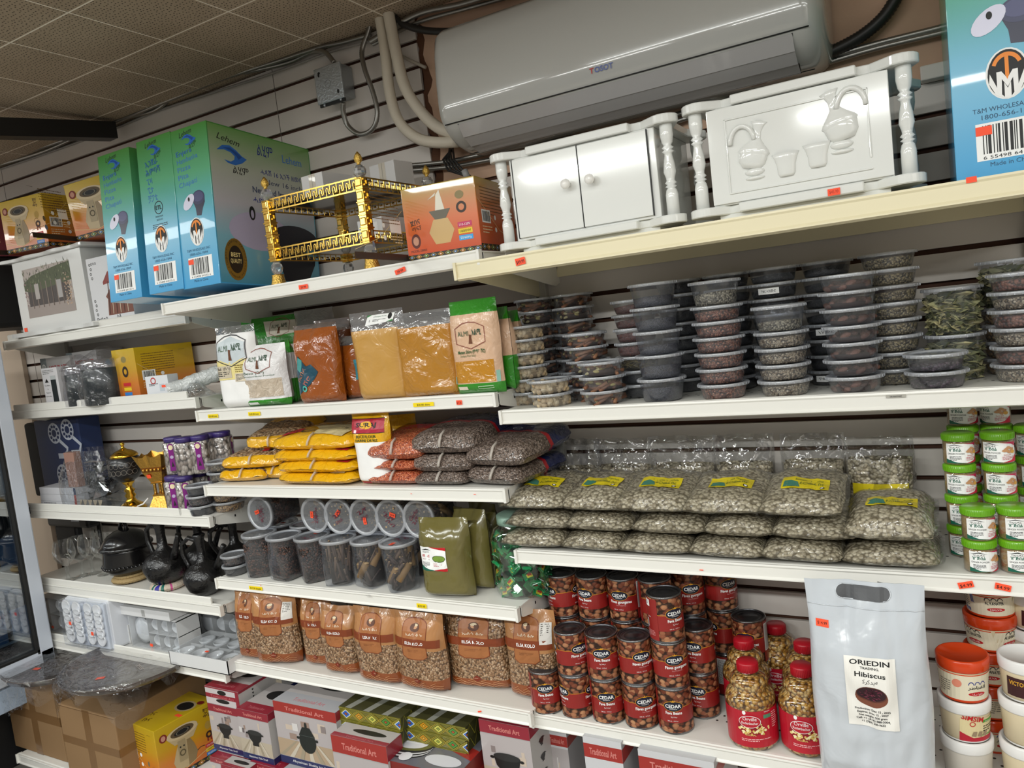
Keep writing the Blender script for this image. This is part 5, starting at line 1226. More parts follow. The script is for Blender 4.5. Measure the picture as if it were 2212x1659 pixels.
def pouch(label, a, c, yf, z0, ztop, t, zones, seed, rz=0., prints=None, film_=None, name='spice_bag', group=None, full=.6, wr=.005, w=None, ry=0., rx=0., bot=.08, topw=1., hgt=None, y0=None):
    x, w_ = span(a, c, yf, z0+.05); w = w or w_; yc = yf+t/2; h = hgt or (SZ(ztop, x, yf+t/2)-z0)
    T = thing(name, label, 'bag', (x, yc, z0+.001), rz, group, rx, ry)
    P = Pil(w, h, t, seed, full=full, bot=bot, wr=wr, topw=topw)
    P.mesh(B(), zones, 16, 34).obj('bag_body', T)
    if prints: 
        d = D(); prints(d, w, h); d.obj('print', T, lambda q, r, l: P.front(q, r, l+.0012), cut=.012, cuty=.012)
    if film_: Pil(w*1.05, h*film_, t+.003, seed, full=full/film_, bot=bot, wr=.01).mesh(B(), [(1, film('f6f6f6', .05, .6, .09, 30, .9))], 18, 24, 1., .001).obj('clear_wrap', T)
    return T
def p_flour(d, w, h):
    d.rect(-w*.46, h*.36, w*.46, h*.6, mat('e8d890', .5)); s = w*.36
    d.poly([(-s, h*.62), (-s, h*.8), (0, h*.88), (s, h*.8), (s, h*.62), (0, h*.54)], mat('c9d2d6', .4)); almi(d, 0, h*.71, w*.38, '3c3c40')
    d.rect(-w*.46, h*.38, -w*.02, h*.53, mat('c9bda6')).text('Bula (ቡላ)', -w*.22, h*.48, h*.035, INK, w=w*.36).lines(-w*.42, h*.45, w*.36, 3, h*.022, INK, seed=3).lines(w*.08, h*.52, w*.34, 6, h*.025, mat('7a6420'), seed=5).rect(w*.06, h*.33, w*.4, h*.43, mat('d8cbb4')).lines(w*.09, h*.41, w*.2, 5, h*.016, INK, seed=4)
pouch('white flour bag with hexagon emblem and yellow band at the left end', 470, 548, yM, zM, 705, .07, [(.92, FLOUR), (1, film('e8e8e8', .1, .6, .15, 30, .8, .2))], 11, .05, p_flour, name='flour_bag', full=.7)
def p_beso(d, w, h):
    d.rect(-w*.44, h*.16, w*.44, h*.45, mat('c4b4a0', .35, coat=.4, bump=(40, .8))).text('Beso (በሶ)', -w*.1, h*.54, h*.045, mat('3a5a3c'), w=w*.5).text('Roasted Barley Powder', 0, h*.495, h*.025, mat('55705a'), w=w*.7); almi(d, -.0, h*.75, w*.28)
    d.rect(-w*.36, h*.045, -w*.1, h*.085, WHITE).ring(w*.2, h*.065, w*.02, w*.025, WHITE).rect(w*.08, h*.05, w*.36, h*.052, WHITE).rect(w*.08, h*.078, w*.36, h*.08, WHITE)
pouch('white barley flour bag with green base and beige window', 521, 606, yM+.005, zM, 745, .07, [(.13, GRN), (.9, OFFW), (1, OFFW)], 12, .1, p_beso, name='flour_bag', full=.65, wr=.009)
def p_side(d, w, h): almi(d, 0, h*.62, w*.3); d.text('Beso (በሶ)', 0, h*.2, h*.03, WHITE, w=w*.5)
pouch('white and green flour bag edge-on behind the barley flour bag', 592, 642, yM+.1, zM, 735, .05, [(.38, GRN), (.8, OFFW), (1, GRN)], 13, -.5, p_side, name='flour_bag')
pouch('green flour bag slumped behind the white bags, emblem near its top', 530, 650, -.14, zM, 685, .07, [(.55, GRN), (.66, OFFW), (.72, GRN), (.93, GRN), (1, GRN)], 14, .1, lambda d, w, h: (d.poly([(-w*.1, h*.95), (w*.45, h*.93), (w*.46, h*.78), (0, h*.76)], mat('d8cfc0', .4)), almi(d, w*.18, h*.86, w*.15)), name='flour_bag')
BRW = mat('9a5018', .22, coat=.8, bump=(24, .7))
def p_ber(d, w, h):
    d.poly([(-w*.44, h*.12), (-w*.1, h*.25), (w*.12, h*.4), (-w*.05, h*.5), (-w*.15, h*.48), (-w*.3, h*.62), (-w*.44, h*.42)], mat('1f4a5c', .3)).poly([(-w*.4, h*.45), (-w*.3, h*.6), (-w*.22, h*.56), (-w*.3, h*.4)], mat('4f9a98', .3)).text('በርበሬ', -w*.26, h*.36, h*.05, mat('c87a4a'), rot=.9, w=w*.3).text('ሽሮ', -w*.14, h*.28, h*.05, mat('b86a5a'), rot=.9, w=w*.2).ring(-w*.24, h*.2, w*.03, w*.06, mat('4fb0a0'))
pouch('glossy orange-brown spice bag with teal label at its lower left', 637, 722, yM+.005, zM, 700, .075, [(.93, BRW), (1, film('d8b090', .1, .6, .15, 30, .8, .1))], 15, .12, p_ber, full=.75, wr=.008)
pouch('darker orange-brown bag directly behind the teal-labelled one', 690, 752, yM+.09, zM, 690, .06, [(.85, mat('6a3212', .25, coat=.8, bump=(24, .7))), (1, film('d8b090', .1, .6, .15, 30, .8, .2))], 16, .3, full=.7)
pouch('orange-brown spice bag between teal-labelled and mustard bags', 738, 790, yM+.08, zM, 725, .06, [(.85, BRW), (1, film('c8a060', .1, .6, .15, 30, .8, .2))], 17, .2, lambda d, w, h: d.rect(w*.05, h*.3, w*.3, h*.62, mat('3f8a98', .3)), full=.7)
pouch('brown spice bag with crumpled olive top in the rear row', 650, 720, -.12, zM, 668, .06, [(.75, BRW), (1, film('b8a050', .1, .6, .15, 30, .8, .3))], 18, .2, full=.7)
MUS1 = mat('c49448', .3, coat=.7, bump=(16, .45)); MUS2 = mat('b47c26', .25, coat=.8, bump=(22, .8))
def p_stk(d, w, h): d.poly([(-w*.14, h*.84), (w*.42, h*.865), (w*.44, h*.955), (-w*.12, h*.955)], WHITE).text('Baked Chickpea Powder', w*.12, h*.925, h*.014, mat('2a6a4a'), w=w*.34).lines(-w*.08, h*.895, w*.36, 2, h*.014, INK, seed=3).ell(w*.36, h*.925, w*.04, w*.05, INK).poly([(w*.3, h*.862), (w*.42, h*.865), (w*.42, h*.885)], mat('3f8a4a')).poly([(-w*.14, h*.93), (-w*.12, h*.955), (-w*.04, h*.955)], mat('3f8a4a'))
CLT = film('e8e8ea', .12, .6, .12, 30, .9, .18)
pouch('pale mustard shiro powder bag with white sticker on its clear top', 766, 868, yM, zM, 672, .06, [(.79, MUS1), (1, CLT)], 19, .0, p_stk, full=.7, topw=1.12)
pouch('deeper mustard shiro powder bag with folded clear top', 860, 980, yM-.002, zM, 672, .065, [(.82, MUS2), (1, CLT)], 20, .05, None, full=.75, wr=.009)
SKN = shiny('d9b394', .35, .5, 26)
def p_met(d, w, h):
    d.rect(-w*.4, h*.13, w*.4, h*.36, mat('c08420', .2, coat=.8, bump=(30, .9))).text('Meten Shiro (ምጥን ሽሮ)', 0, h*.44, h*.035, mat('2f5a2c'), w=w*.56, bold=True).text('Chickpea Flour (Spicy)', -w*.08, h*.405, h*.024, mat('3f6a3c'), w=w*.32); almi(d, 0, h*.63, w*.3)
    d.rect(-w*.39, h*.055, -w*.18, h*.09, mat('e8dcc8')).line([(w*.05, h*.06), (w*.35, h*.06), (w*.35, h*.085), (w*.05, h*.085), (w*.05, h*.06)], .0012, mat('d8e8d0')).rect(-w*.47, 0.12*h, -w*.42, h*.2, mat('8fc0b0')).rect(w*.42, .12*h, w*.47, h*.24, mat('8fc0b0'))
pouch('tall beige and green shiro bag with mustard window at the right end', 975, 1078, yM-.005, zM, 648, .06, [(.12, GRN), (.84, SKN), (1, GRN)], 21, .0, p_met, full=.75, wr=.003)
for k, (a, c, yy, zt, lb) in enumerate(((1072, 1100, -.26, 664, 'beige and green shiro bag seen edge-on just behind the tall one'), (1092, 1122, -.19, 672, 'last beige and green shiro bag, edge-on beside the peanut tubs'))):
    pouch(lb, a, c, yy, zM, zt, .05, [(.42, GRN), (.86, SKN), (1, GRN)], 22+k, -.65, lambda d, w, h: (almi(d, 0, h*.6, w*.35), d.text('Meten Shiro', 0, h*.2, h*.03, WHITE, w=w*.6)), w=.1, wr=.003)
tag_on(SH['M2'], 462, YELLOW_TAG, '$20.00 bula', 'M2', w=.05, h=.012); tag_on(SH['M2'], 551, YELLOW_TAG, '$18.00 beso', 'M2', w=.055, h=.012); tag_on(SH['M2'], 916, YELLOW_TAG, '$20.00 shiro', 'M2', w=.07, h=.011); tag_on(SH['M2'], 993, ORANGE_TAG, '$7.25', 'M2', w=.018, h=.012)
# ------------------------------------------------ third middle shelf: sacks and lentils
z3m = zz['M3'][1]; y3 = -.345
YSK = mat('e8b012', .22, coat=.8, bump=(26, .7)); CRMF = mat('d8c99a', .3, coat=.7, bump=(14, .6)); CHP = grains(.0095, 'a8845c', 'c4a27c', 'dcc4a0', gap='5a402c', wrap=40); WBN = grains(.0085, 'b0a090', 'd0c4b4', 'ece6dc', gap='5a5048', wrap=40)
CLRL = film('f4f4f4', .06, .7, .1, 40, .9)
def lie(label, a, c, y, z, d, t, zones, seed, rz=0., rx=0., prints=None, wrap=False, name='sack', group=None, fl=.06, w=None, wr=.005, seal=True, ry=0.):
    x, w_ = span(a, c, y+.03, z+t/2); w = w or w_
    T = thing(name, label, 'bag', (x, y, z), rz, group, rx, ry); L = Lie(w*(1+fl), d, t*1.08, seed, fl*.6, wr, p=4.2, ex=.3)
    L.mesh(B(), zones, 18, 18).obj('bag_body', T)
    if wrap: L.mesh(B(), [(1, CLRL)], 18, 18, .0018).obj('clear_wrap', T)
    if seal: B().tube([L.pt(.02, 0, 1, .001), L.pt(.02, .02, 1, .002), L.pt(.03, .06, 1, .002), L.pt(.03, .12, 1, .002)], .004, mat('d8cfc4', .3, alpha=.6), 6, flat=3.).obj('tape', T)
    if prints: dd = D(); prints(dd, w, d); dd.obj('print', T, lambda p, q, l: L.top(p, q, l+.0025), cut=.012, cuty=.012)
    return T
def p_sack(d, w, dp):
    d.poly([(-w*.4, .03), (-w*.2, .05), (-w*.22, .085), (-w*.42, .065)], mat('b0202c')).text('SURAJ', -w*.3, .05, .014, INK, w=w*.14).text('MAKKI ATTA', -w*.08, .048, .012, INK, w=w*.22, bold=True).poly([(w*.02, .03), (w*.4, .02), (w*.42, .15), (-w*.3, .15), (w*.0, .07)], CRMF).text('2 kg', w*.3, .075, .012, INK, w=w*.08)
zs = [z3m+.001, z3m+.037, z3m+.072, z3m+.106]
for k, (lb, a, c) in enumerate((('yellow flour sack, bottom of the yellow pile', 607, 767), ('yellow flour sack, second up in the yellow pile', 604, 767), ('yellow flour sack, third up in the yellow pile', 594, 767), ('yellow flour sack with cream window topping the yellow pile', 594, 764))):
    lie(lb, a, c, y3+.004*k, zs[k], .26, .039 if k < 3 else .05, [(1, YSK)], 31+k, 0, .0 if k < 3 else .05, p_sack if k in (0, 3) else (lambda d, w, dp: d.rect(w*.3, .02, w*.44, .05, mat('b0202c'))), group='yellow flour sacks piled flat')
for k, (lb, a, c, y, z, t, m, rz, rx) in enumerate((('clear-fronted sack of chickpeas, bottom left of the bean sacks', 488, 575, -.31, z3m+.001, .04, CHP, .15, 0), ('sack of white beans, bottom, against the yellow pile', 560, 640, -.27, z3m+.001, .045, WBN, 0, 0),
        ('clear-fronted sack of chickpeas, second up at far left', 498, 606, -.3, z3m+.042, .045, CHP, .2, .1), ('sack of white beans, second up, against the yellow pile', 560, 640, -.25, z3m+.047, .045, WBN, 0, 0), ('sack of chickpeas leaning high behind the yellow pile', 545, 650, -.24, z3m+.09, .05, CHP, 0, .35))):
    lie(lb, a, c, y, z, .2, t, [(.12, YSK), (.62, m), (1, YSK)], 40+k, rz, rx, (lambda d, w, dp: d.rect(w*.1, .05, w*.22, .11, mat('b0202c')).rect(w*.22, .05, w*.26, .11, INK)) if k in (0, 2) else None, group='bean sacks with clear fronts')
def p_rice(d, w, h):
    d.rect(-w*.5, h*.72, w*.5, h*.9, mat('b02038', .3, coat=.6)).ell(0, h*.82, w*.2, h*.05, mat('e8b020')).text('SURAJ', 0, h*.8, h*.055, INK, w=w*.62, bold=True).rect(-w*.5, h*.9, w*.5, h*.908, INK).rect(-w*.5, h*.712, w*.5, h*.72, INK).text('RICE FLOUR', 0, h*.65, h*.04, mat('3a4a1c'), w=w*.6, bold=True).text('FARINE DE RIZ', 0, h*.6, h*.035, mat('3a4a1c'), w=w*.66, bold=True).rect(-w*.4, h*.01, -w*.1, h*.05, mat('b02038')).text('RICE FLOUR', w*.2, h*.02, h*.025, INK, w=w*.3)
pouch('white rice flour bag standing with yellow top and red band', 766, 836, y3+.02, z3m, 888, .06, [(.07, YSK), (.58, FLOUR), (1, YSK)], 45, .0, p_rice, name='rice_flour_bag', full=.7, topw=1.15)
pouch('crumpled yellow bag behind the rice flour bag', 835, 892, -.16, z3m, 896, .06, [(1, YSK)], 46, .2, None, name='rice_flour_bag')
LRED = grains(.0042, 'b0502c', 'd06c40', 'e89468', gap='7a2c1c', wrap=30); LBRN = grains(.0048, '5c4c42', '806e62', 'a4948a', gap='3a2e28', wrap=30); NVY = mat('14204e', .2, coat=.9, bump=(24, .6)); RDF = mat('a81c24', .25, coat=.8, bump=(24, .6))
def p_nav(d, w, dp): d.text('1.81 kg (4 lb)', w*.1, dp*.78, .011, mat('b8a860'), w=w*.5).ring(-w*.1, dp*.62, .012, .0135, mat('c8ccd8')).text('Sara', -w*.1, dp*.62-.003, .006, mat('c8ccd8'), w=.018).text('BROWN LENTILS', w*.24, dp*.62, .006, mat('c8ccd8'), w=.05)
for k, (lb, a, c, z, t, ry) in enumerate((('bag of red split lentils, bottom of the orange pile', 800, 912, z3m+.001, .042, 0), ('bag of red split lentils, middle of the orange pile', 812, 908, z3m+.042, .03, 0), ('bag of red split lentils, top of the orange pile', 800, 918, z3m+.07, .058, 0))):
    lie(lb, a, c, y3+.012, z, .24, t, [(.55, LRED), (.75, RDF), (1, NVY)], 50+k, 0, .12 if k == 2 else 0, group='bags of red split lentils')
for k, (lb, a, c, y, z, t, d_) in enumerate((('bag of brown lentils, bottom left of the brown pile', 898, 1012, y3+.01, z3m+.001, .038, .24), ('bag of brown lentils, middle left of the brown pile', 898, 1020, y3+.008, z3m+.038, .05, .24), ('bag of brown lentils, top left of the brown pile', 893, 1032, y3+.012, z3m+.086, .06, .27), ('bag of brown lentils, bottom right, gap in its clear front', 1008, 1132, y3+.012, z3m+.001, .05, .27), ('bag of brown lentils, top right of the brown pile', 1004, 1142, y3+.008, z3m+.05, .06, .28))):
    lie(lb, a, c, y, z, d_, t, [(.5, LBRN), (.56, RDF), (1, NVY)], 60+k, -.12 if k > 2 else 0, .1 if k in (2, 4) else 0, p_nav if k in (2, 3, 4) else None, group='bags of brown lentils')
tag_on(SH['M3'], 890, ORANGE_TAG, '', 'M3', w=.005, h=.0015, dz=-.014); tag_on(SH['M3'], 1027, ORANGE_TAG, '', 'M3', w=.007, h=.0015, dz=-.013)
# ------------------------------------------------ fourth middle shelf: tall tubs, olive powder bags, candy jar
z4m = zz['M4'][1]
TW_ = film('f0f2f6', .02, .4, .14, 30, .1, milky=.04)
def tall_parts(c):
    r0, r1, rl, h = .0445, .0545, .0585, .145; b = B()
    def ringf(v): return r0+(r1-r0)*v
    pr = [(0, .0006), (r0*.9, .0006)]+[(r0+(r1-r0)*k/8, .004+(h-.012)*k/8) for k in range(9)]
    def fn(t):
        rings = []
        for r, z in pr:
            e = 2+6*max(0, 1-z/(h*.75)); rg = []
            for k in range(32):
                a = 2*PI*k/32; q = r*1.02/((abs(math.cos(a))**e+abs(math.sin(a))**e)**(1/e)) if r else 0; rg.append(t.verts.new((q*math.cos(a), q*math.sin(a), z)))
            rings.append(rg)
        for A, C in zip(rings, rings[1:]):
            for k in range(32):
                try: t.faces.new([A[k], A[(k+1) % 32], C[(k+1) % 32], C[k]])
                except ValueError: pass
    b.add(fn, TW_, True); tb = b.mesh('tub_body')
    b = B(); b.lathe([(0, h-.0035), (r1-.006, h-.0035)], LIDD, 48).lathe([(r1-.006, h-.0035), (r1-.004, h-.0005), (rl-.001, h), (rl, h-.001), (rl+.0005, h-.009), (rl-.0008, h-.009)], LIDW, 48); ld = b.mesh('lid')
    b = B(); rn = random.Random(len(c)); hf = h*.86
    if c == 'clove': b.lathe([(0, .002), (r0*.98, .002), (r0*1.03, hf*.3), (r1*.93, hf*.9), (r1*.6, hf), (0, hf)], G['clove'], 28, sq=4)
    else:
        b.lathe([(0, .002), (r0*.8, .002), (r0*.85, hf*.6), (0, hf*.7)], mat('231c18', .8), 16)
        for k in range(75):
            a = rn.uniform(0, 2*PI); rr = r0*rn.uniform(.55, .9); l = rn.uniform(.025, .05) if c == 'mix' else rn.uniform(.04, .075); z = rn.uniform(.01, hf-l*.6); ti = rn.uniform(-.9, .9) if c == 'mix' else rn.uniform(-.35, .35); q = rn.uniform(.0025, .005)
            if c == 'mix' and k < 3: l, q, ti = .06, .011, .7
            D0 = Vector((-math.sin(a)*math.sin(ti), math.cos(a)*math.sin(ti), math.cos(ti)))*l/2; C0 = Vector((rr*math.cos(a), rr*math.sin(a), z+l*.4))
            m = mat(rn.choice(('4c3c34', '5c4a40', '3c302c', '6a5444')) if q < .01 else '8a6a40', .7)
            for s in (-1, 1):
                E = C0+D0*s
                if math.hypot(E.x, E.y) > r1-.004: E.xy = E.xy*((r1-.004)/math.hypot(E.x, E.y))
                if s < 0: E0 = E
            b.tube([E0, E], q, m, 7); b.ball(E.x, E.y, E.z, q*.85, mat('b89868', .7), sz=.4, seg=6)
    return tb, b.mesh('contents'), ld
TP = {c: tall_parts(c) for c in ('clove', 'stick', 'mix')}
def tall(c, label, loc, rot=(0, 0, 0), group='tall clear tubs of cloves and sticks', tag=None, scr=True):
    T = thing('spice_tub', label, 'tub', loc, rot[2], group, rot[0], rot[1])
    for n, me in zip(('tub_body', 'contents', 'lid'), TP[c]): o = bpy.data.objects.new(n, me); COL.objects.link(o); o.parent = T
    if tag is not None:
        d = D(); c_, s_ = math.cos(tag[2]), math.sin(tag[2])
        d.rect(-.011, -.0065, .011, .0065, ORANGE_TAG).text('$6.99', 0, -.0025, .005, INK, w=.014); d.obj('price_tag', T, lambda a, q, l: (tag[0]+a*c_-q*s_, tag[1]+a*s_+q*c_, .1435+l))
        d = D().text(tag[3], 0, 0, .013, mat('6a1430'), w=.045, ital=True, rot=tag[4]).text(tag[5], .005, -.018, .011, mat('6a1430'), w=.035, ital=True, rot=tag[4]); d.obj('marker_writing', T, lambda a, q, l: (-tag[0]+a, -tag[1]*.6+q+.004, .1437+l))
    return T
fr_ = [(567, 'clove', 'cloves, front row, first from the left'), (620, 'clove', 'cloves, front row, second from the left'), (674, 'clove', 'cloves, front row, third from the left'), (727, 'stick', 'thin brown sticks, front row, right of the cloves'), (787, 'mix', 'mixed bark pieces, front row, with one thick pale stick'), (856, 'mix', 'short sticks, front row, next to the olive bags')]
fr_x = []
for k, (px, c, s) in enumerate(fr_):
    yy = -.285-.008*(k % 2) if k < 5 else -.292; x = SX(px-4, yy, z4m+.1); fr_x.append([x, yy, c, s])
for k in range(1, 6):
    if fr_x[k][0]-fr_x[k-1][0] < .119: fr_x[k][0] = fr_x[k-1][0]+.119
for k, (x, yy, c, s) in enumerate(fr_x):
    tall(c, 'tall clear tub of '+s, (x, yy, z4m+.0008), (0, 0, .5+k), tag=(.02, -.02, .4+k, 'ቅርንፉድ', .3, 'Cloves') if k in (2, 5) else None)
for k in range(6):
    x = fr_x[k][0]-.02; s = ['clove', 'clove', 'stick', 'stick', 'mix', 'mix'][k]
    tall(s, f"tall clear tub in the second row beneath the lying tubs, {nm[k]} from the left", (x, -.165, z4m+.0008), (0, 0, k), tag=(.02, -.01, k, 'ቅርንፉድ', .3, 'Cloves'))
for k, (px, tg) in enumerate(((560, (-.012, .004, .3, 'ጥቁር', 1.2, 'ቅርን')), (678, (-.01, .002, 1.5, 'Gesho', 1.3, 'ጌሾ')), (729, (.0, .01, .8, 'ጌሾ', .5, 'Stick')), (785, (.002, -.012, 1.7, 'ጌሾ', .4, 'ብትን')), (842, (.01, .01, -.3, 'ጌሾ', -.6, 'ሰብ')), (903, (.012, -.008, .9, 'Gesho', .8, 'ጌሾ')))):
    zc = z4m+.146+.0612; x = SX(px, -.275, zc)
    tall('clove' if k == 0 else ('stick', 'mix')[k % 2], f"tall clear tub lying on its side, lid outward with orange tag, {nm[k]} from the left", (x-.0+(0.0), -.13, zc), (PI/2, 0, .0 if k else -.0), tag=tg)
for k in range(2):
    t = tub('S', 'dark' if k == 0 else 'clove', .85, SX(509, -.305, z4m+.03), -.305, z4m+.0008+k*.0357, f"small clear tub of dark seeds, {('lower', 'upper')[k]} of the pair left of the cloves", 'small dark seed tubs')
    t.scale = (.78, .78, 1)
OLV = mat('6c6434', .22, coat=.6, bump=(10, .6))
def p_mor(d, w, h):
    x0, x1, y0, y1 = -w*.42, w*.14, h*.37, h*.67; W_ = x1-x0; H_2 = y1-y0
    d.rect(x0, y0, x1, y1, WHITE).poly([(x0+W_*.35, y1), (x1, y1), (x1, y1-H_2*.14)], RED).poly([(x0, y0), (x0, y0+H_2*.2), (x0+W_*.35, y0+H_2*.06), (x0+W_*.6, y0)], mat('14604c')).poly([(x0+W_*.5, y0+H_2*.02), (x1, y0+H_2*.14), (x1, y0), (x0+W_*.6, y0)], RED)
    d.poly([(x0+W_*.05, y1-H_2*.16), (x0+W_*.25, y1-H_2*.07), (x0+W_*.45, y1-H_2*.16), (x0+W_*.25, y1-H_2*.12)], INK).text('ባህርዳር', x0+W_*.26, y1-H_2*.25, H_2*.06, INK, w=W_*.3).text('የሽ ኣብሽ', x0+W_*.24, y1-H_2*.45, H_2*.1, RED, w=W_*.34, bold=True).text('Net Wt 1 kg', x0+W_*.22, y1-H_2*.55, H_2*.05, mat('8a3030'), w=W_*.28).lines(x0+W_*.06, y0+H_2*.34, W_*.3, 5, H_2*.04, INK, seed=3)
    d.ell(x1-W_*.28, y0+H_2*.52, W_*.25, H_2*.15, mat('4a5a30')).ell(x1-W_*.28, y0+H_2*.53, W_*.22, H_2*.12, mat('7a9a3c')).lines(x0+W_*.5, y0+H_2*.3, W_*.32, 3, H_2*.05, mat('c05060'), seed=6)
pouch('olive powder bag in front, white label with red and green corners', 905, 1005, -.352, z4m, 1118, .085, [(1, OLV)], 70, .1, p_mor, name='powder_bag', full=.72, wr=.008, group=None)
pouch('olive powder bag directly behind the labelled one', 985, 1042, -.27, z4m, 1098, .08, [(1, OLV)], 71, -.2, None, name='powder_bag', full=.72, wr=.008, w=.13)
pouch('rear olive powder bag with its label half hidden', 1020, 1062, -.185, z4m, 1085, .075, [(1, OLV)], 72, -.35, lambda d, w, h: d.rect(w*.0, h*.38, w*.34, h*.66, WHITE).rect(w*.0, h*.62, w*.34, h*.66, RED).rect(w*0, h*.38, w*.34, h*.42, RED).ell(w*.05, h*.52, w*.1, h*.06, mat('6a8a3c')), name='powder_bag', w=.13)
# clear jar of green wrapped cubes
x, w_ = span(1066, 1192, -.25, z4m+.03); r = .083
T = thing('candy_jar', 'big clear jar filled with shiny green wrapped stock cubes', 'jar', (x, -.235, z4m+.001))
JP = [(0, 0), (.07, 0), (.08, .01), (.082, .08), (.075, .1), (.082, .115), (.082, .16), (.07, .19), (.055, .2), (.055, .215), (.05, .216)]
B().lathe(JP, film('eef4f0', .05, .6, .06, 14, .3), 36).obj('jar_glass', T)
b = B(); b.lathe([(0, .002), (.055, .002), (.062, .15), (0, .17)], mat('0c3a22', .6), 18)
rn = random.Random(12)
for k in range(150):
    a = rn.uniform(0, 2*PI); z = rn.uniform(.01, .17); q = .071 if z < .16 else .06
    T_ = Matrix.Translation((q*math.cos(a), q*math.sin(a), z)) @ rotm(rn.uniform(-1, 1), rn.uniform(-1, 1), a+PI/2+rn.uniform(-.5, .5)); g_ = mat(rn.choice(('0e6a3a', '14804a', '0a5030', '1c8a50')), .18, coat=.9)
    b.box(-.013, .013, -.005, .005, -.011, .011, g_, .003, T_)
    if k % 3 == 0: b.box(-.009, .009, -.0056, .0056, -.006, .004, mat('d8c83c'), 0, T_); b.box(-.006, .007, -.006, .006, -.001, .005, mat('b8382c'), 0, T_)
    b.box(-.017, -.012, -.001, .001, -.011, .011, mat('14804a', .18, coat=.9), 0, T_)
c_ = b.obj('wrapped_cubes', T); c_['kind'] = 'stuff'
B().lathe([(.056, .2), (.0585, .2), (.0585, .222), (.05, .226), (0, .226)], mat('8aa898', .3), 30).obj('jar_lid', T)
tag_on(SH['M4'], 554, YELLOW_TAG, '$17.00 dequbi', 'M4', w=.062, h=.012); tag_on(SH['M4'], 912, YELLOW_TAG, '$20.00', 'M4', w=.035, h=.013); tag_on(SH['M4'], 566, ORANGE_TAG, '', 'M4', w=.004, h=.002, dz=-.006)
B().poly([(0, 0, 0), (.02, 0, .002), (.03, .0, -.006), (.012, 0, -.008)], film('ffffff', .2, .7)).obj('peeled_tape', SH['M4'], loc=(SX(790, -.365, z4m)-SH['M4'].location.x, -.0105, .0))
# ------------------------------------------------ fifth middle shelf: roasted grain pouches
z5 = zz['M5'][1]
KR = mat('b07c4c', .3, coat=.5, bump=(16, .5)); RU = mat('8c4a24', .3, coat=.5, bump=(16, .4)); KOLO = grains(.0062, '8a6442', 'aa8460', 'cdae8c', gap='55391f', rough=.35, wrap=24)
def p_kolo(qr):
    def f(d, w, h):
        RB = mat('7e3a1c', .35); TN = mat('a4683c', .4); LN = mat('c89468', .4)
        A = [(-w*.24, h*.48), (-w*.24, h*.86)]+[(w*.24*math.cos(PI-k*PI/10), h*.86+h*.08*math.sin(k*PI/10)) for k in range(11)]+[(w*.24, h*.48), (w*.15, h*.44), (-w*.15, h*.44)]
        d.poly(A, TN).line(A+A[:1], w*.012, RB).rect(-w*.46, h*.6, w*.46, h*.7, RB)
        d.text('ELSA KOLO', 0, h*.63, h*.035, WHITE, w=w*.36, bold=True).text('ኤልሳ ቆሎ', 0, h*.735, h*.03, mat('e8d8c0'), w=w*.34)
        d.ell(0, h*.83, w*.09, h*.05, mat('5c3420')).ell(0, h*.84, w*.045, h*.028, mat('c8946c')).ell(0, h*.855, w*.05, h*.016, mat('d8c8a8')).lines(-w*.14, h*.555, w*.28, 2, h*.018, mat('8a5430'), seed=4)
        rn = random.Random(6)
        for k in range(9):
            x = -w*.45+k*w*.1
            for q in range(5):
                s = 1 if k % 2 else -1; d.line([(x, h*(.01+.028*q)), (x+w*.1, h*(.01+.028*(q+1.0*s+.2)))], w*.006, LN) if 0 < (q+s+.2) < 6.5 else None
        d.poly([(-w*.0-w*.07, h*.165), (0, h*.205), (w*.07, h*.165), (0, h*.125)], mat('7c2c18', .35)).text('1000g', 0, h*.158, h*.014, mat('e0b090'), w=w*.08)
        if qr: d.rect(w*.26, h*.66, w*.46, h*.88, mat('d8d4ce', .4)).lines(w*.28, h*.86, w*.15, 6, h*.02, mat('55504a'), seed=8)
    return f
for k, (a, c, y, zt, qr, rz, lb) in enumerate(((508, 562, -.35, 1272, 0, .1, 'leftmost, narrow and half turned'), (549, 626, -.355, 1280, 1, .25, 'second from the left, sticker at its right'), (618, 668, -.28, 1284, 0, .1, 'third from the left, set back'), (650, 708, -.32, 1290, 0, .15, 'fourth from the left'), (692, 762, -.345, 1308, 0, .1, 'fifth from the left, crumpled bright top'), (762, 855, -.36, 1312, 0, .0, 'sixth from the left, in front'), (851, 956, -.36, 1322, 0, .0, 'seventh from the left, beside the gap'), (945, 975, -.24, 1322, 0, .0, 'half hidden behind the seventh and ninth'), (965, 1092, -.30, 1320, 0, .12, 'widest one with clear top and dark band'), (1092, 1200, -.31, 1315, 1, .05, 'rightmost, beside the bean cans'))):
    z0 = .1 if 0 else 0
    pouch('brown pouch of roasted grain, '+lb, a, c, y, z5, zt, .075, [(.17, RU), (.55, KOLO), (.56, KR), (1, KR)] if k != 8 else [(.16, RU), (.95, KOLO), (1, KR)], 80+k, rz, p_kolo(qr), name='grain_pouch', group='brown pouches of roasted grain', full=.6, wr=.007, bot=.07)
tag_on(SH['M5'], 1037, ORANGE_TAG, '', 'M5', w=.012, h=.004, dz=-.018, rot=.3)
# ------------------------------------------------ fridge with glass door and beige end board at the left
b = B(); b.box(-4.6, SX(50, -.02, 1.7), -.034, -.013, 0, SZ(700, -3.6, -.03), mat('c9b6a2', .5), .002); bo = b.obj('end_board')
thing('end_board', 'beige board on the wall between the fridge and the left shelves', 'board', o=bo)
thing('wood_ledge', 'light wood strip along the top of the beige end board', 'ledge', o=B().box(-4.6, -3.43, -.055, -.013, SZ(700, -3.6, -.03)+.001, SZ(700, -3.6, -.03)+.035, mat('b98458', .5), .002).obj('wood_ledge'))
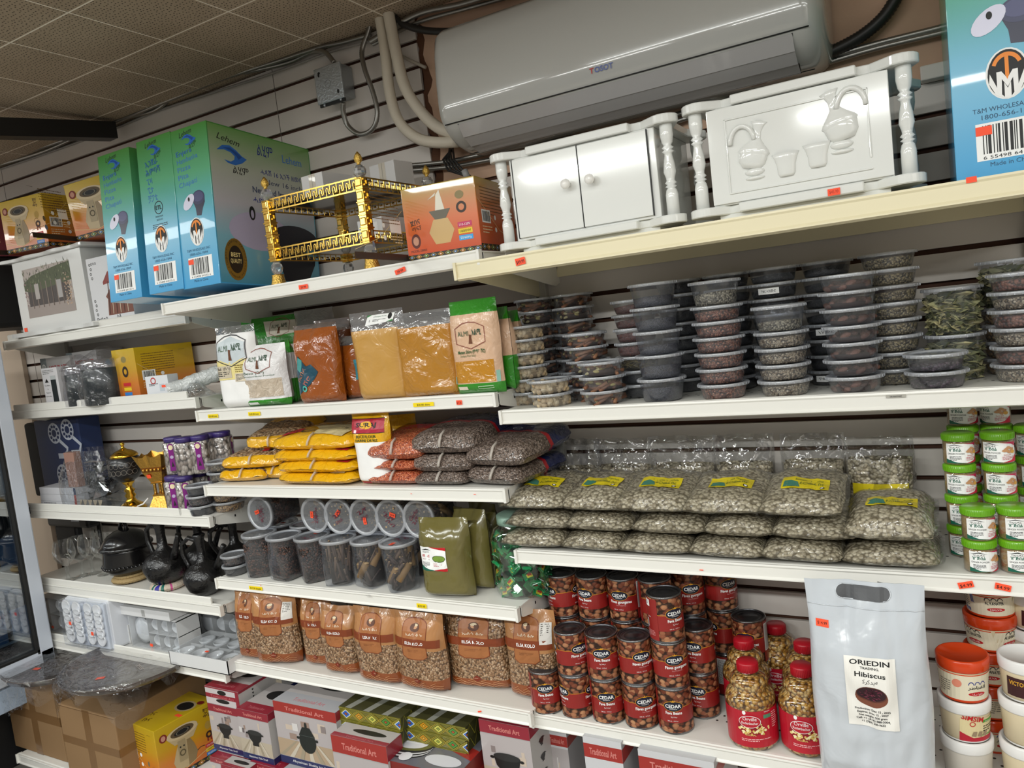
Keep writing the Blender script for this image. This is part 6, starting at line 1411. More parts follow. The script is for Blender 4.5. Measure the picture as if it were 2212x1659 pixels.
# fridge stands along the left wall, its door faces the aisle (+x); its far edge shows
FRM = mat('cfd6e2', .3, coat=.4)
y1 = -.40; xf = SX(66, y1, 1.0); ft = 1.80
T = thing('display_fridge', 'drinks fridge with glass door and pale frame cut by the left picture edge', 'fridge', (xf, y1, 0))
B().box(-.62, -.03, -1.1, -.0, .30, ft, mat('b9b2ac', .5), .004).obj('cabinet', T)
B().box(-.62, -.2, -1.1, -.0, 0, .30, mat('1b1a1a', .6), .004).obj('base', T)
zf0 = .40; z0, z1, q = zf0+.01, ft, .055
B().box(-.03, .004, -1.1, -.0, .31, zf0, mat('a4b4c8', .35), .004).obj('kick_panel', T)
D_ = B()
for ya, yb, za_, zb_ in ((-1.1, 0, z0, z0+.08), (-1.1, 0, z1-q, z1), (-1.1, -1.1+q, z0, z1), (-q, 0, z0, z1)): D_.box(-.028, .012, ya, yb, za_, zb_, FRM, .006)
D_.box(-.015, .013, -q-.008, -q, z0+.07, z1-q, INK); D_.box(-.015, .013, -1.1, -q, z0+.078, z0+.086, INK)
dr = D_.obj('door', T)
B().box(-.012, -.006, -1.1+q, -q, z0+.08, z1-q, film('c8d4dc', .2, .95, .015, 10, 0.)).obj('glass_pane', dr)
B().box(-.0295, -.029, -1.05, -.06, z0+.09, z1-.06, mat('1d2226', .4)).obj('dark_interior', T)
rn = random.Random(14); fc = ('c8dcf0', 'e8eef4', '6a9ac8', 'd8c8b0', '2a5a8a', 'a8c4d8')
for r_ in range(4):
    for k in range(5):
        c = mat(rn.choice(fc), .3); h_ = .16
        tb = B().lathe([(0, 0), (.012, 0), (.013, .005), (.013, h_*.65), (.006, h_*.85), (.006, h_), (0, h_)], c, 12).obj('drink_bottle')
        thing('drink_bottle', f"small bottle behind the fridge glass, {['lowest', 'second', 'third', 'topmost'][r_]} row, {['nearest', 'second', 'third', 'fourth', 'fifth'][k]} from the door edge", 'bottle', (xf-.0155, y1-.1-k*.1, .56+r_*.28), o=tb, group='bottles in the fridge') if False else bpy.data.objects.remove(tb)
b = B()
for r_ in range(4):
    for k in range(9): c = mat(rn.choice(fc), .3); b.box(-.0288, -.0284, -.12-k*.1, -.06-k*.1+.02, .56+r_*.29, .56+r_*.29+rn.uniform(.1, .19), c)
    b.box(-.0288, -.028, -1.05, -.06, .55+r_*.29, .56+r_*.29, mat('c0c8d0', .4))
b.obj('stocked_rows', T)
# ------------------------------------------------ second left shelf
zl2 = zz['L2'][1]
def simple(label, name, cat, w, d, h, m, loc, rz=0., front=None, right=None, top=None, **k): return carton(name, label, cat, w, d, h, m, front, right, None, top, loc, rz, **k)
GRY = mat('b9b7b6', .4)
for k, (a, c, yy) in enumerate(((95, 158, -.16), (152, 216, -.145))):
    x, w = span(a, c, yy, zl2+.1); h = SZ(772-k*12, x, yy)-zl2
    d = D().rect(-w/2, h*.62, -w*.3, h, mat('7a8486')).ring(-w*.4, h*.8, w*.05, w*.07, WHITE).ring(-w*.4, h*.8, w*.02, w*.035, WHITE).text('HOT PLATE', w*.08, h*.74, h*.09, mat('b01c2c'), w=w*.6, bold=True).rect(-w/2, 0, w/2, h*.6, mat('5a2c24')).rect(-w/2, h*.58, w/2, h*.62, mat('b0202c')).rect(-w*.3, h*.66, -w*.2, h*.72, ORANGE_TAG)
    simple(('left', 'right')[k]+' grey hot plate carton with red lettering behind the coffee grinder box', 'hot_plate_carton', 'box', w, .12, h, GRY, (x, yy, zl2+.001), 0, d)
x, w = span(98, 131, -.285, zl2+.05); h = SZ(795, x, -.28)-zl2
d = D().lines(-w*.42, h*.93, w*.7, 3, h*.04, mat('707070'), seed=2).rect(w*.02, h*.15, w*.36, h*.8, mat('20282a', .4)).rect(w*.02, h*.7, w*.36, h*.8, mat('b8bcbc')).poly([(-w*.36, h*.64), (-w*.24, h*.74), (-w*.12, h*.64)], INK)
for k, s in enumerate(('Coffee', '&', 'Spice', 'Grinder')): d.text(s, -w*.24, h*(.55-.09*k), h*.035, INK, w=w*.055*len(s))
d.ell(-w*.25, h*.08, w*.16, h*.06, mat('4a3428'))
r_ = D().text('Coffee & Spice Grinder', .045, h*.87, h*.04, mat('4a3a3a'), w=.07).lines(.03, h*.74, .05, 5, h*.035, mat('707070'), seed=4).lines(.03, h*.48, .05, 4, h*.035, mat('707070'), seed=5).lines(.03, h*.28, .05, 4, h*.035, mat('707070'), seed=6).ell(.05, h*.13, .022, h*.04, mat('5a2c20')).rect(.047, h*.05, .053, h*.12, INK)
simple('white coffee and spice grinder box showing a black cylinder', 'grinder_carton', 'box', w, .11, h, mat('d6d4d6', .35), (x, -.285, zl2+.001), .0, d, r_)
for k, (a, c, zt, lb) in enumerate(((160, 202, 790, 'narrow'), (203, 268, 775, 'wide'))):
    yy = -.245; x, w = span(a, c, yy, zl2+.06); h = SZ(zt, x, yy)-zl2; r = w/2*.92
    T = thing('coffee_grinder', f"{lb} black electric grinder canister wrapped in a clear crumpled bag", 'grinder', (x, yy, zl2+.001), group=None)
    B().lathe([(0, 0), (r*.97, 0), (r, .004), (r, h*.78), (r*.97, h*.8)], mat('1d2426', .3, coat=.4), 28).obj('canister', T)
    B().lathe([(r*.97, h*.8), (r*.97, h*.97), (r*.9, h), (0, h)], film('d0c8cc', .15, .7, .1, 20, .3, .2), 24).obj('clear_cap', T)
    b = B(); rn = random.Random(k+2)
    def fn(u, v):
        a_ = 2*PI*u; f = 1+.10*nz(math.cos(a_)*1.5+k, math.sin(a_)*1.5+v*3, 5)+.05*nz(a_*4, v*9, 2); top = 1 if v < .75 else max(.12, 1-(v-.75)*3.4)
        return (r*1.14*f*top*math.cos(a_), r*1.14*f*top*math.sin(a_), max(.001, h*1.28*v))
    b.grid(fn, 26, 22, film('f6f6f8', .02, .4, .08, 34, .9), closed=True); b.obj('plastic_bag', T)
x0_ = SX(292, -.27, zl2+.05)
h = SZ(753, x0_, -.27)-zl2
def fr2(w, h): return D().ell(0, h*.8, w*.14, h*.06, mat('8a7a40')).ring(0, h*.57, w*.08, w*.16, mat('2a1a10')).rect(-w*.2, h*.3, w*.2, h*.36, mat('c3202c')).rect(-w*.2, h*.21, w*.2, h*.27, mat('e8c81c')).rect(-w*.2, h*.12, w*.2, h*.18, mat('2f7fd0'))
d = fr2(.13, h); orn(d, -.065, 0, .13, h*.1)
w_ = .16
carton('coffee_maker_carton', 'yellow-orange coffee maker carton behind the plastic roll on the second left shelf', 'box', w_, .235, h, gradmat(YG, 2, 0, h), d, right=maker_side(.235, h), loc=(x0_-.05, -.265, zl2+.001), rz=-.1)
x, w = span(322, 362, -.285, zl2+.03); h = SZ(812, x, -.28)-zl2
simple('small white six-piece cup carton beside the plastic roll', 'cup_carton', 'box', w, .05, h, mat('dcdee2', .4), (x, -.285, zl2+.001), .15, D().ring(-w*.15, h*.8, w*.08, w*.12, mat('b83a3a')).text('6 PCS', -w*.02, h*.06, h*.13, WHITE, w=w*.4).rect(-w*.45, h*.03, w*.3, h*.24, mat('24324e')).text('6PCS', -w*.06, h*.08, h*.12, WHITE, w=w*.5).rect(w*.1, h*.35, w*.32, h*.65, mat('c0c8d0')).rect(w*.2, h*.5, w*.5, h*.6, ORANGE_TAG).lines(-w*.35, h*.66, w*.4, 2, h*.06, INK))
p0, p1 = PT(366, 852, -.27), PT(486, 800, -.13); p0.z = max(p0.z, zl2+.03)
T = thing('plastic_roll', 'roll of clear plastic bags lying on the shelf beside the flour', 'roll')
RP = [p0.lerp(p1, k/14) for k in range(15)]; rn = random.Random(6)
B().tube(RP, [.024+.007*rn.random() for _ in RP], mat('d4d6d4', .22, coat=.7, bump=(50, .8)), 14).obj('rolled_bags', T)
P_ = B().grid(lambda u, v: tuple(Vector((SX(350+130*u, -.27+.1*v, zl2), -.27+.12*v, zl2+.004+.055*math.sin(PI*v)*math.sin(PI*min(1, u*1.2))*(1+.6*nz(u*6, v*6, 3))+.01*nz(u*14, v*9, 4)**2))), 26, 14, film('f2f4f6', .12, .8, .1, 40, 1., .12)); P_.obj('loose_film', T)
# ------------------------------------------------ third left shelf
zl3 = zz['L3'][1]
x, w = span(88, 166, -.315, zl3+.03)
for k in range(3):
    h = .028; d = D().rect(w*.44, 0, w*.5, h, mat('9a3028' if k < 2 else '2a3a5a')) if 1 else None
    if k == 0: d.lines(-w*.4, h*.7, w*.35, 3, h*.26, mat('505050'), seed=3).text('PRC', -w*.02, h*.3, h*.35, INK, w=w*.1)
    simple(f"flat white carton, {('bottom', 'middle', 'top')[k]} of the stack by the shelf price display", 'flat_carton', 'box', w, .12, h, mat('c9c9ce', .45), (x+.002*k, -.315, zl3+.001+k*(h+.0006)), 0, d, group='flat white cartons')
x2, w2 = span(146, 172, -.3, zl3+.12); simple('small pinkish brown box on the flat white cartons', 'small_box', 'box', w2*.8, .03, SZ(977, x2, -.3)-zl3-.088, mat('a07a6c', .5), (x2, -.305, zl3+.0872), 0, D().ring(0, .025, .012, .014, mat('7a5a50')))
x, w = span(98, 192, -.14, zl3+.2); h = SZ(905, x, -.14)-zl3
d = D(); NV = mat('22335e', .5)
for cx, cz in ((-.05, .83), (.26, .87), (-.0, .3), (.28, .3), (-.02, .02)):
    cx, cz = cx*w, cz*h; d.ell(cx, cz, w*.14, w*.14, mat('c4cad6')).ell(cx, cz, w*.05, w*.05, NV)
    for q in range(10): a = q*PI/5; d.ell(cx+w*.093*math.cos(a), cz+w*.093*math.sin(a), w*.026, w*.02, NV)
    d.line([(cx+w*.1, cz-w*.1), (cx+w*.25, cz-w*.2), (cx+w*.2, cz-w*.3)], w*.05, mat('c4cad6')).rect(cx+w*.02, cz-w*.34, cx+w*.2, cz-w*.27, mat('c4cad6'))
T = thing('patterned_case', 'navy blue case with white wheel-like patterns standing behind the white cartons', 'case', (x, -.17, zl3+.001)); b = B().box(-w/2, w/2, 0, .1, 0, h, NV, .006); d.put(b, on_front()); b.obj('case_shell', T)
x, w = span(72, 112, -.16, zl3+.2); b = B().box(-w/2, w/2, 0, .1, 0, h*.97, mat('1a1b1d', .7), .012); thing('black_case', 'black padded case left of the navy patterned case', 'case', (x-.045, -.16, zl3+.001), o=b.obj('black_case'))
# clear tray pack with folded silver foil
x, w = span(165, 262, -.25, zl3+.05); h = SZ(970, x, -.25)-zl3
T = thing('foil_pack', 'clear plastic pack of folded silver foil pieces', 'pack', (x, -.25, zl3+.001)); rn = random.Random(3)
b = B()
for k in range(34):
    zz_ = rn.uniform(.02, h*.72); b.poly([Vector((rn.uniform(-w*.4, w*.4), rn.uniform(-.05, .05), zz_+rn.uniform(-.02, .03))) for _ in range(4)], mat(rn.choice(('a8aaac', 'c8caca', '8a8c8e')), .2, metal=.8), smooth=False)
for k in range(6): xx = -w*.3+k*w*.11; b.poly([(xx, -.052, .035), (xx+w*.1, -.052, .035), (xx+w*.05, -.055, .005)], mat('b8a890', .5))
fo = b.obj('foil_pieces', T); fo['kind'] = 'stuff'
def fn(u, v):
    a = 2*PI*u; f = 1+.06*nz(math.cos(a)*2, math.sin(a)*2+v*3, 4); t_ = 1-.55*max(0, v-.45)
    return (w*.52*f*t_*max(-1, min(1, 1.35*math.cos(a))), .068*f*t_*max(-1, min(1, 1.35*math.sin(a))), max(.0008, h*v))
B().grid(fn, 30, 14, film('f0f2f4', .04, .5, .08, 26, .8), closed=True).poly([(-w*.5, -.06, .0006), (w*.5, -.06, .0006), (w*.5, .06, .0006), (-w*.5, .06, .0006)], film('e8ecee', .1, .75, .08, 26, .8)).obj('clear_pack', T)
# round gold and black censer
x = SX(275, -.29, zl3+.1); h = SZ(928, x, -.29)-zl3; s = h/.3
GD = mat('e0b040', .15, metal=1.)
T = thing('round_censer', 'black globe incense burner with gold lid, ring and stem', 'incense burner', (x, -.285, zl3+.001))
def sc(P): return [(r*s, z*s) for r, z in P]
B().lathe(sc([(0, 0), (.05, 0), (.05, .004), (.044, .01), (.047, .014), (.035, .02), (.02, .03), (.014, .042), (.02, .052), (.013, .062), (.02, .072), (.011, .08), (.012, .09), (.02, .098), (.022, .104)]), GD, 36).obj('pedestal', T)
b = B(); b.lathe(sc([(.02, .104), (.045, .12), (.058, .145), (.06, .165), (.055, .185), (.044, .198)]), mat('151416', .3, coat=.3), 36)
for r_, n in ((.6, 9), (.8, 10)):
    for k in range(n):
        a = -PI*k/n-.1; zc = (.145 if r_ > .7 else .17)*s; R_ = .0605*s
        D().ring(0, 0, .0085*s, .0095*s, mat('8a8278', .4), n=12).put(b, (lambda a, zc, R_: lambda p, q, l: ((R_+l)*math.cos(a+p/R_), (R_+l)*math.sin(a+p/R_), zc+q))(a, zc, R_))
b.obj('black_bowl', T)
B().lathe(sc([(.047, .197), (.049, .2), (.044, .208), (.03, .218), (.014, .224), (.006, .23), (.005, .238), (.009, .243), (.004, .25), (0, .251)]), GD, 32).obj('gold_lid', T)
B().add(lambda t: None, GD).tube([(.0, .0, .25*s)]+[(.014*s*math.sin(k*2*PI/18), 0, (.272-.022*math.cos(k*2*PI/18))*s) for k in range(19)], .0045*s, GD, 8, flat=.7).obj('ring_handle', T)
B().tube([(.045, -.01, .012), (.07, -.0, .02), (.09, .01, .04)], .003, WHITE, 6).obj('power_lead', T)
# square gold censer
x, w = span(292, 372, -.3, zl3+.1); h = SZ(978, x, -.29)-zl3; s = h/.2
G2 = mat('c89a48', .28, metal=.95, bump=(160, .4))
T = thing('square_censer', 'square gold incense burner with wavy flared bowl on four posts', 'incense burner', (x, -.27, zl3+.001), .35)
def frus(b, r0, z0, r1, z1, m, n=4, wave=0, dz=0):
    def g(t):
        N = 24; A = []; C = []
        for k in range(N):
            a = 2*PI*k/N+PI/4; e = 1/max(abs(math.cos(a)), abs(math.sin(a))); A.append(t.verts.new((r0*e*math.cos(a), r0*e*math.sin(a), z0))); C.append(t.verts.new((r1*e*math.cos(a), r1*e*math.sin(a), z1+wave*math.cos(a*8))))
        for k in range(N): t.faces.new([A[k], A[(k+1) % N], C[(k+1) % N], C[k]])
    return b.add(g, m)
b = B(); b.box(-.038*s, .038*s, -.038*s, .038*s, 0, .006*s, G2); frus(b, .036*s, .006*s, .02*s, .05*s, G2); b.box(-.022*s, .022*s, -.022*s, .022*s, .05*s, .055*s, G2).obj('base', T)
for sx in (-1, 1):
    for sy in (-1, 1): B().lathe(sc([(0, .055), (.006, .055), (.005, .06), (.005, .088), (.006, .093), (0, .093)]), G2, 10).obj('post', T, loc=(sx*.014*s, sy*.014*s, 0))
b = B(); b.box(-.022*s, .022*s, -.022*s, .022*s, .093*s, .097*s, G2); frus(b, .02*s, .097*s, .036*s, .135*s, G2); frus(b, .036*s, .135*s, .039*s, .152*s, mat('8a5a28', .4, metal=.8)); frus(b, .039*s, .152*s, .054*s, .192*s, G2, wave=.006*s)
for sd in range(4):
    for k in range(5): b.ball((-.028+.014*k)*s, -.039*s, .1435*s, .0052*s, G2, seg=8) if sd == 0 else b.add(lambda t: bmesh.ops.create_icosphere(t, subdivisions=1, radius=.0052*s), G2, True, Matrix.Rotation(sd*PI/2, 4, 'Z') @ Matrix.Translation(((-.028+.014*k)*s, -.039*s, .1435*s)))
b.obj('flared_bowl', T)
D().rect(-.008, 0, .008, .014, ORANGE_TAG).obj('price_tag', T, lambda a, c, l: (-.015*s+a, -.031*s-.0022-c*.3, .115*s+c))
# nut jars with purple lids
CASH = grains(.013, '9a8c82', 'b8aca2', 'd8d0c8', gap='4a4440', squash=.7); PUR = mat('3a2a6e', .35, coat=.3); MAG = mat('7e1c7a', .35)
def nut_proto():
    T = thing('nut_jar', 'x', 'jar'); r, h = .032, .135
    B().lathe([(0, .001), (r-.003, .001), (r-.001, .005), (r-.001, h-.02), (0, h-.018)], CASH, 20, sq=5).obj('nuts', T)
    B().lathe([(0, 0), (r, 0), (r+.001, .004), (r+.001, h-.022), (r-.002, h-.018)], film('f4f4f4', .04, .6, .08, 30, .4), 24, sq=5).obj('jar_body', T)
    B().lathe([(r-.003, h-.018), (r-.001, h-.018), (r-.0005, h-.003), (r-.003, h), (0, h)], PUR, 28).obj('lid', T)
    d = D().poly([(-.013, .015), (.013, .015), (.009, .06), (.011, .1), (-.011, .1), (-.009, .06)], MAG).ell(0, .1, .012, .014, MAG).ell(0, .1, .008, .009, mat('e8d8b0')).ell(0, .065, .006, .006, mat('b8a8c8')).poly([(-.005, .03), (0, .05), (.005, .03)], INK)
    d.obj('paper_label', T, on_cyl(r+.0022, 0), cut=.006); return T
NJ = nut_proto(); nf = True
for px, yy, lv, rz, lb in ((380, -.3, 0, .2, 'front left of the lower row'), (402, -.305, 0, .45, 'front right of the lower row, label toward the tubs'), (438, -.23, 0, 1.5, 'rear of the lower row'), (392, -.22, 0, 0, 'rear left of the lower row'), (468, -.19, 0, 1, 'rear right of the lower row'),
        (378, -.27, 1, .1, 'first from the left in the upper row'), (402, -.285, 1, 1.6, 'second from the left in the upper row'), (436, -.255, 1, .1, 'third from the left in the upper row'), (457, -.21, 1, 1.2, 'fourth from the left in the upper row'), (483, -.19, 1, 1.6, 'last on the right of the upper row')):
    x = SX(px, yy, zl3+.07+lv*.135); loc = (x, yy, zl3+.001+lv*.1355); lb = 'purple-lidded jar of pale nuts, '+lb
    if nf: thing(None, lb, 'jar', loc, rz+.5, 'purple-lidded nut jars', o=NJ); nf = False
    else: dup(NJ, lb, loc, rz+.5, 'purple-lidded nut jars')
for k in range(3): t_ = tub('S', ('dark', 'clove', 'dark')[k], .7, SX(434, -.315, zl3+.05), -.315, zl3+.001+k*.0357, f"clear seed tub, {('lowest', 'middle', 'highest')[k]} of the short stack beside the nut jars", 'seed tubs on the gold censer shelf'); t_.scale = (.8, .8, 1)
for k in range(5): tub('S', 'wheat' if k < 2 else 'mixed', .75, SX(492, -.25, zl3+.06), -.25, zl3+.001+k*.0357, f"clear tub of brown grain, {ordn(k+1)} of the stack behind the middle shelf corner", 'seed tubs on the gold censer shelf')
d = D().rect(-.03, -.014, .03, .014, mat('55585c', .4)).rect(-.027, -.011, .027, .011, mat('3c3f42', .4)).text('P:9.99', .0, -.005, .012, mat('c8ccd0'), w=.046)
d.obj('price_display', SH['L3'], lambda a, c, l: (SX(60, -.35, zl3)-SH['L3'].location.x+a, -.012-l*4, .0+c))
# ------------------------------------------------ fourth left shelf
zl4 = zz['L4'][1]
GLS = film('fbfcfc', .02, .7, .03, 8, .1)
GP = [(.0, .0), (.033, .0), (.034, .002), (.02, .006), (.008, .012), (.0055, .03), (.008, .045), (.0055, .058), (.012, .068), (.03, .082), (.041, .105), (.042, .125), (.037, .155), (.033, .168)]
wg = None
for px, yy, lb in ((141, -.315, 'first from the left, in front'), (172, -.26, 'second from the left'), (194, -.23, 'third from the left'), (222, -.22, 'nearest the big black pot')):
    x = SX(px, yy, zl4+.09); loc = (x, yy, zl4+.001); lb = 'clear stemmed wine glass, '+lb
    if wg is None:
        wg = thing('wine_glass', lb, 'glass', loc, group='wine glasses'); B().lathe(GP, GLS, 32).obj('goblet', wg)
        D().text('AEB', 0, 0, .012, mat('c8ccd0', .3, alpha=.7), rot=-.6, w=.03).obj('etched_mark', wg, on_cyl(.0425, .12), cut=.006)
    else: dup(wg, lb, loc, 0, 'wine glasses')
CLAY = mat('121112', .22, coat=.35); CLAYB = mat('0f0e0f', .3, coat=.3, bump=(60, .3))
STRAW = mat('b49a6c', .8, bump=(220, .9))
def torus(b, R, r, z, m, n=36, stripes=None, tw=1.):
    def fn(u, v): a = 2*PI*u; c = 2*PI*v; return ((R+r*math.cos(c))*math.cos(a), (R+r*math.cos(c))*math.sin(a), z+r*.7*math.sin(c)+.0012*math.sin(a*34+c*3)*tw)
    n0 = len(b.bm.faces); b.grid(fn, n*3, 10, m, closed=True)
    if stripes:
        for k, f in enumerate(list(b.bm.faces)[n0:]):
            a = f.calc_center_median(); an = math.atan2(a.y, a.x)
            for (a0, a1, mm) in stripes:
                if a0 <= an <= a1: f.material_index = b.mi(mm)
    return b
x = SX(281, -.25, zl4+.03); R = .052
thing('straw_ring', 'coiled straw ring stand under the big black pot', 'stand', (x, -.245, zl4+.015), o=torus(torus(B(), R+.008, .014, 0, STRAW), R, .011, .014, STRAW).obj('straw_ring'))
h = SZ(1123, x, -.245)-zl4-.04; s = h/.2
xp = SX(265, -.245, zl4+.12)
T = thing('clay_pot', 'big glossy black clay pot with domed lid and loop handle on straw ring', 'pot', (x-.004, -.245, zl4+.037))
B().lathe([(0, 0), (.06, 0), (.075, .006), (.092, .03), (.093, .045), (.088, .09), (.089, .104), (.083, .106)], CLAY, 44).obj('pot_body', T)
b = B(); b.lathe([(.099, .103), (.1, .108), (.097, .114), (.09, .117), (.085, .128), (.066, .152), (.04, .167), (.016, .172), (0, .173)], CLAY, 44); b.obj('lid', T)
b = B(); b.tube([(-.02+.0, 0, .168), (-.017, 0, .19), (0, 0, .205), (.017, 0, .19), (.02, 0, .168)], [.009, .007, .006, .007, .009], CLAY, 10); b.obj('lid_handle', T)
b = B()
for k in range(40): a = 2*PI*k/40; b.ball(.0925*math.cos(a), .0925*math.sin(a), .036+.003*math.sin(a*5), .0065, CLAY, seg=7)
b.obj('scalloped_rim', T)
def jebena(label, x, yy, z, s, rz, rx=0., ry=0.):
    T = thing('jebena_pot', label, 'coffee pot', (x, yy, z), rz, rx=rx, ry=ry)
    B().lathe([(r*s, q*s) for r, q in [(0, 0), (.025, .002), (.045, .018), (.056, .045), (.055, .06), (.042, .078), (.02, .09), (.013, .1), (.011, .13), (.013, .155), (.017, .165), (.015, .168)]], CLAYB, 32).obj('pot_body', T)
    B().tube([Vector(p)*s for p in ((-.012, 0, .15), (-.035, 0, .158), (-.06, 0, .14), (-.062, 0, .11), (-.05, 0, .085), (-.042, 0, .07))], .0065*s, CLAYB, 8).obj('handle', T)
    B().tube([Vector(p)*s for p in ((.04, 0, .07), (.055, 0, .095), (.07, 0, .125), (.078, 0, .135))], [.012*s, .008*s, .006*s, .008*s], CLAYB, 8).obj('spout', T)
    return T
x = SX(357, -.29, zl4+.01); WR = mat('cfc0ae', .8, bump=(160, .6))
thing('straw_ring', 'white woven ring stand with blue and green stripes under a black coffee pot', 'stand', (x, -.275, zl4+.0145), o=torus(B(), .047, .019, 0, WR, stripes=[(-1.75, -1.55, mat('1c6a5c')), (-1.45, -1.15, mat('34309a')), (-1.05, -.9, mat('1c6a5c')), (-.5, -.4, mat('c8508a'))]).obj('straw_ring'))
h = SZ(1125, x, -.28)-zl4-.02
jebena('black clay coffee pot sitting on the striped white ring', x, -.275, zl4+.019, max(.9, h/.168), -.05, 0, 0)
x = SX(425, -.2, zl4+.01); thing('straw_ring', 'pale ring stand with pink band behind the front black coffee pots', 'stand', (x, -.17, zl4+.0145), o=torus(B(), .045, .017, 0, WR, stripes=[(-1.6, -1.0, mat('b8147a'))]).obj('straw_ring'))
jebena('black clay coffee pot on the pink-banded ring behind the front ones', x, -.165, zl4+.019, 1.35, .3)
x = SX(438, -.3, zl4+.05); jebena('black clay coffee pot standing directly on the shelf in front', x, -.288, zl4+.001, 1.32, .2)
jebena('rearmost black clay coffee pot near the spice tubs', SX(500, -.13, zl4+.1), -.11, zl4+.001, 1.35, .9)
x, w = span(112, 200, -.12, zl4+.1); h = SZ(1112, x, -.13)-zl4
T = thing('folding_chair', 'black folded chair standing behind the wine glasses', 'chair', (x, -.13, zl4+.001)); B().box(-w/2, w/2, 0, .06, h*.72, h, mat('16171a', .5, coat=.2), .012).obj('backrest', T)
B().box(-w*.42, w*.1, .015, .05, 0, h*.72, mat('1a1a1c', .6), .01).obj('seat', T)
for s in (-1, 1): B().tube([(s*w*.38, .07, 0), (s*w*.38, .07, h*.9)], .008, mat('1a1a1c', .5), 8).obj('leg', T)
# ------------------------------------------------ fifth left shelf: white porcelain sets
zl5 = zz['L5'][1]; WB = mat('dcdcdc', .45); PORC = mat('f0f1f3', .12, coat=.8); TRAYW = mat('e4e7ee', .3, coat=.4)
def setbox(label, a, c, yy, z, d, zt, cells=(3, 2), rz=0., plate=True, flat=False, w=None, hh=None):
    x, w_ = span(a, c, yy, z+.03); w = w or w_; h = hh or SZ(zt, x, yy)-z
    T = thing('porcelain_set', label, 'porcelain set', (x, yy, z), rz); q = .003
    b = B()
    if flat:
        b.box(-w/2, w/2, 0, d, 0, q, WB)
        for s in (-1, 1): b.box(s*w/2-q*(s > 0), s*w/2+q*(s < 0), 0, d, 0, h, WB)
        b.box(-w/2, w/2, 0, q, 0, h, WB).box(-w/2, w/2, d-q, d, 0, h, WB); b.obj('carton_tray', T)
        cx = w/(cells[0]+1)
        b = B()
        for k in range(1, cells[0]+1): b.box(-w/2+cx*k, -w/2+cx*k+q*.6, q, d-q, q, h*.8, WB)
        for k in range(1, cells[1]): b.box(-w/2, w/2, d*k/cells[1], d*k/cells[1]+q*.6, q, h*.8, WB)
        b.obj('divider', T)
        for k in range(cells[0]+1):
            for j in range(cells[1]): B().lathe([(0, 0), (.013, .001), (.025, .02), (.03, .034), (.028, .034), (.022, .02), (0, .004)], PORC, 18).obj('cup', T, M=Matrix.Translation((-w/2+cx*(k+.5), d*(j+.5)/cells[1], q+.004)))
        B().box(-w/2, w/2, 0, d, h, h+.0008, film('fafbfc', .02, .35, .06, 8, .1)).obj('clear_lid', T)
    else:
        b.box(-w/2, w/2, d-q, d, 0, h, WB)
        for s in (-1, 1): b.box(s*w/2-q*(s > 0), s*w/2+q*(s < 0), 0, d, 0, h, WB)
        b.box(-w/2, w/2, 0, d, 0, q, WB).box(-w/2, w/2, 0, d, h-q, h, WB); b.obj('carton_tray', T)
        x0 = -w/2+(w*.38 if plate else 0); cw = (w/2-x0)/cells[0]; b = B()
        for k in range(cells[0]): b.box(x0+cw*k, x0+cw*k+q*.6, .003, d-q, q, h-q, WB)
        for k in range(1, cells[1]): b.box(x0, w/2, .003, d-q, h*k/cells[1], h*k/cells[1]+q, WB)
        b.obj('divider', T)
        if plate: B().lathe([(0, .004), (h*.25, .003), (h*.4, 0), (h*.41, .002), (h*.26, .008), (0, .009)], PORC, 30).obj('saucer', T, M=Matrix.Translation((-w/2+w*.19, .02, h*.5)) @ Matrix.Diagonal((min(1, w*.36/(h*.8)), 1, 1, 1)) @ Matrix.Rotation(PI/2, 4, 'X'))
        for k in range(cells[0]):
            for j in range(cells[1]):
                r = min(cw, h/cells[1])*.42; o = B().lathe([(0, 0), (r*.5, .0), (r*.95, r*.7), (r, r*1.25), (r*.93, r*1.25), (r*.8, r*.7), (0, r*.2)], PORC, 18).obj('cup', T, M=Matrix.Translation((x0+cw*(k+.5), .012+r, h*(j+.5)/cells[1])) @ rotm(PI/2, .3, .4) @ Matrix.Translation((0, 0, -r*.6)))
        B().box(-w/2, w/2, -.0008, 0, 0, h, film('fafbfc', .02, .35, .06, 8, .1)).obj('clear_lid', T)
    D().rect(0, 0, .016, .011, ORANGE_TAG).obj('price_tag', T, (lambda p, r, l: (p, .03+r, h+.001+l)) if flat else (lambda p, r, l: (-w*.1+p, -.002-l, h*.1+r)))
    return T
Z5 = zl5+.001
setbox('white windowed cup and saucer box at the far left of the lowest left shelf', 92, 142, -.33, Z5+.0, .12, 1292, (1, 2))
def stackpack(label, a, c, zt, yy):
    x, w = span(a, c, yy, zl5+.04); h = SZ(zt, x, yy)-zl5
    T = thing('cup_pack', label, 'cup pack', (x, yy, Z5+.0)); b = B(); b.box(-w/2, w/2, .012, .2, 0, h, TRAYW, .012); b.obj('foam_tray', T)
    b = B(); b.box(-w*.46, w*.46, .004, .02, h*.04, h*.96, mat('ccd2dc', .3), .004); b.obj('tray_rim', T)
    for k in range(2):
        for j in range(5): B().lathe([(0, 0), (w*.1, 0), (w*.19, .018), (w*.2, .024), (w*.18, .024), (0, .01)], PORC, 16).obj('cup', T, M=Matrix.Translation(((k-.5)*w*.44, .004, h*(.24+.15*j) if j < 4.5 else 0)) @ rotm(PI/2, 0, 0) @ Matrix.Scale(.9, 4) @ Matrix.Translation((0, 0, -.012)))
    B().box(-w*.49, w*.49, -.016, .19, h*.01, h*.99, film('fafbfd', .02, .4, .07, 12, .5), .01).obj('shrink_wrap', T); D().rect(-.01, 0, .006, .014, ORANGE_TAG).obj('price_tag', T, lambda p, q, l: (p, -.017-l, h*.5-(.0 if a < 170 else .03)+q))
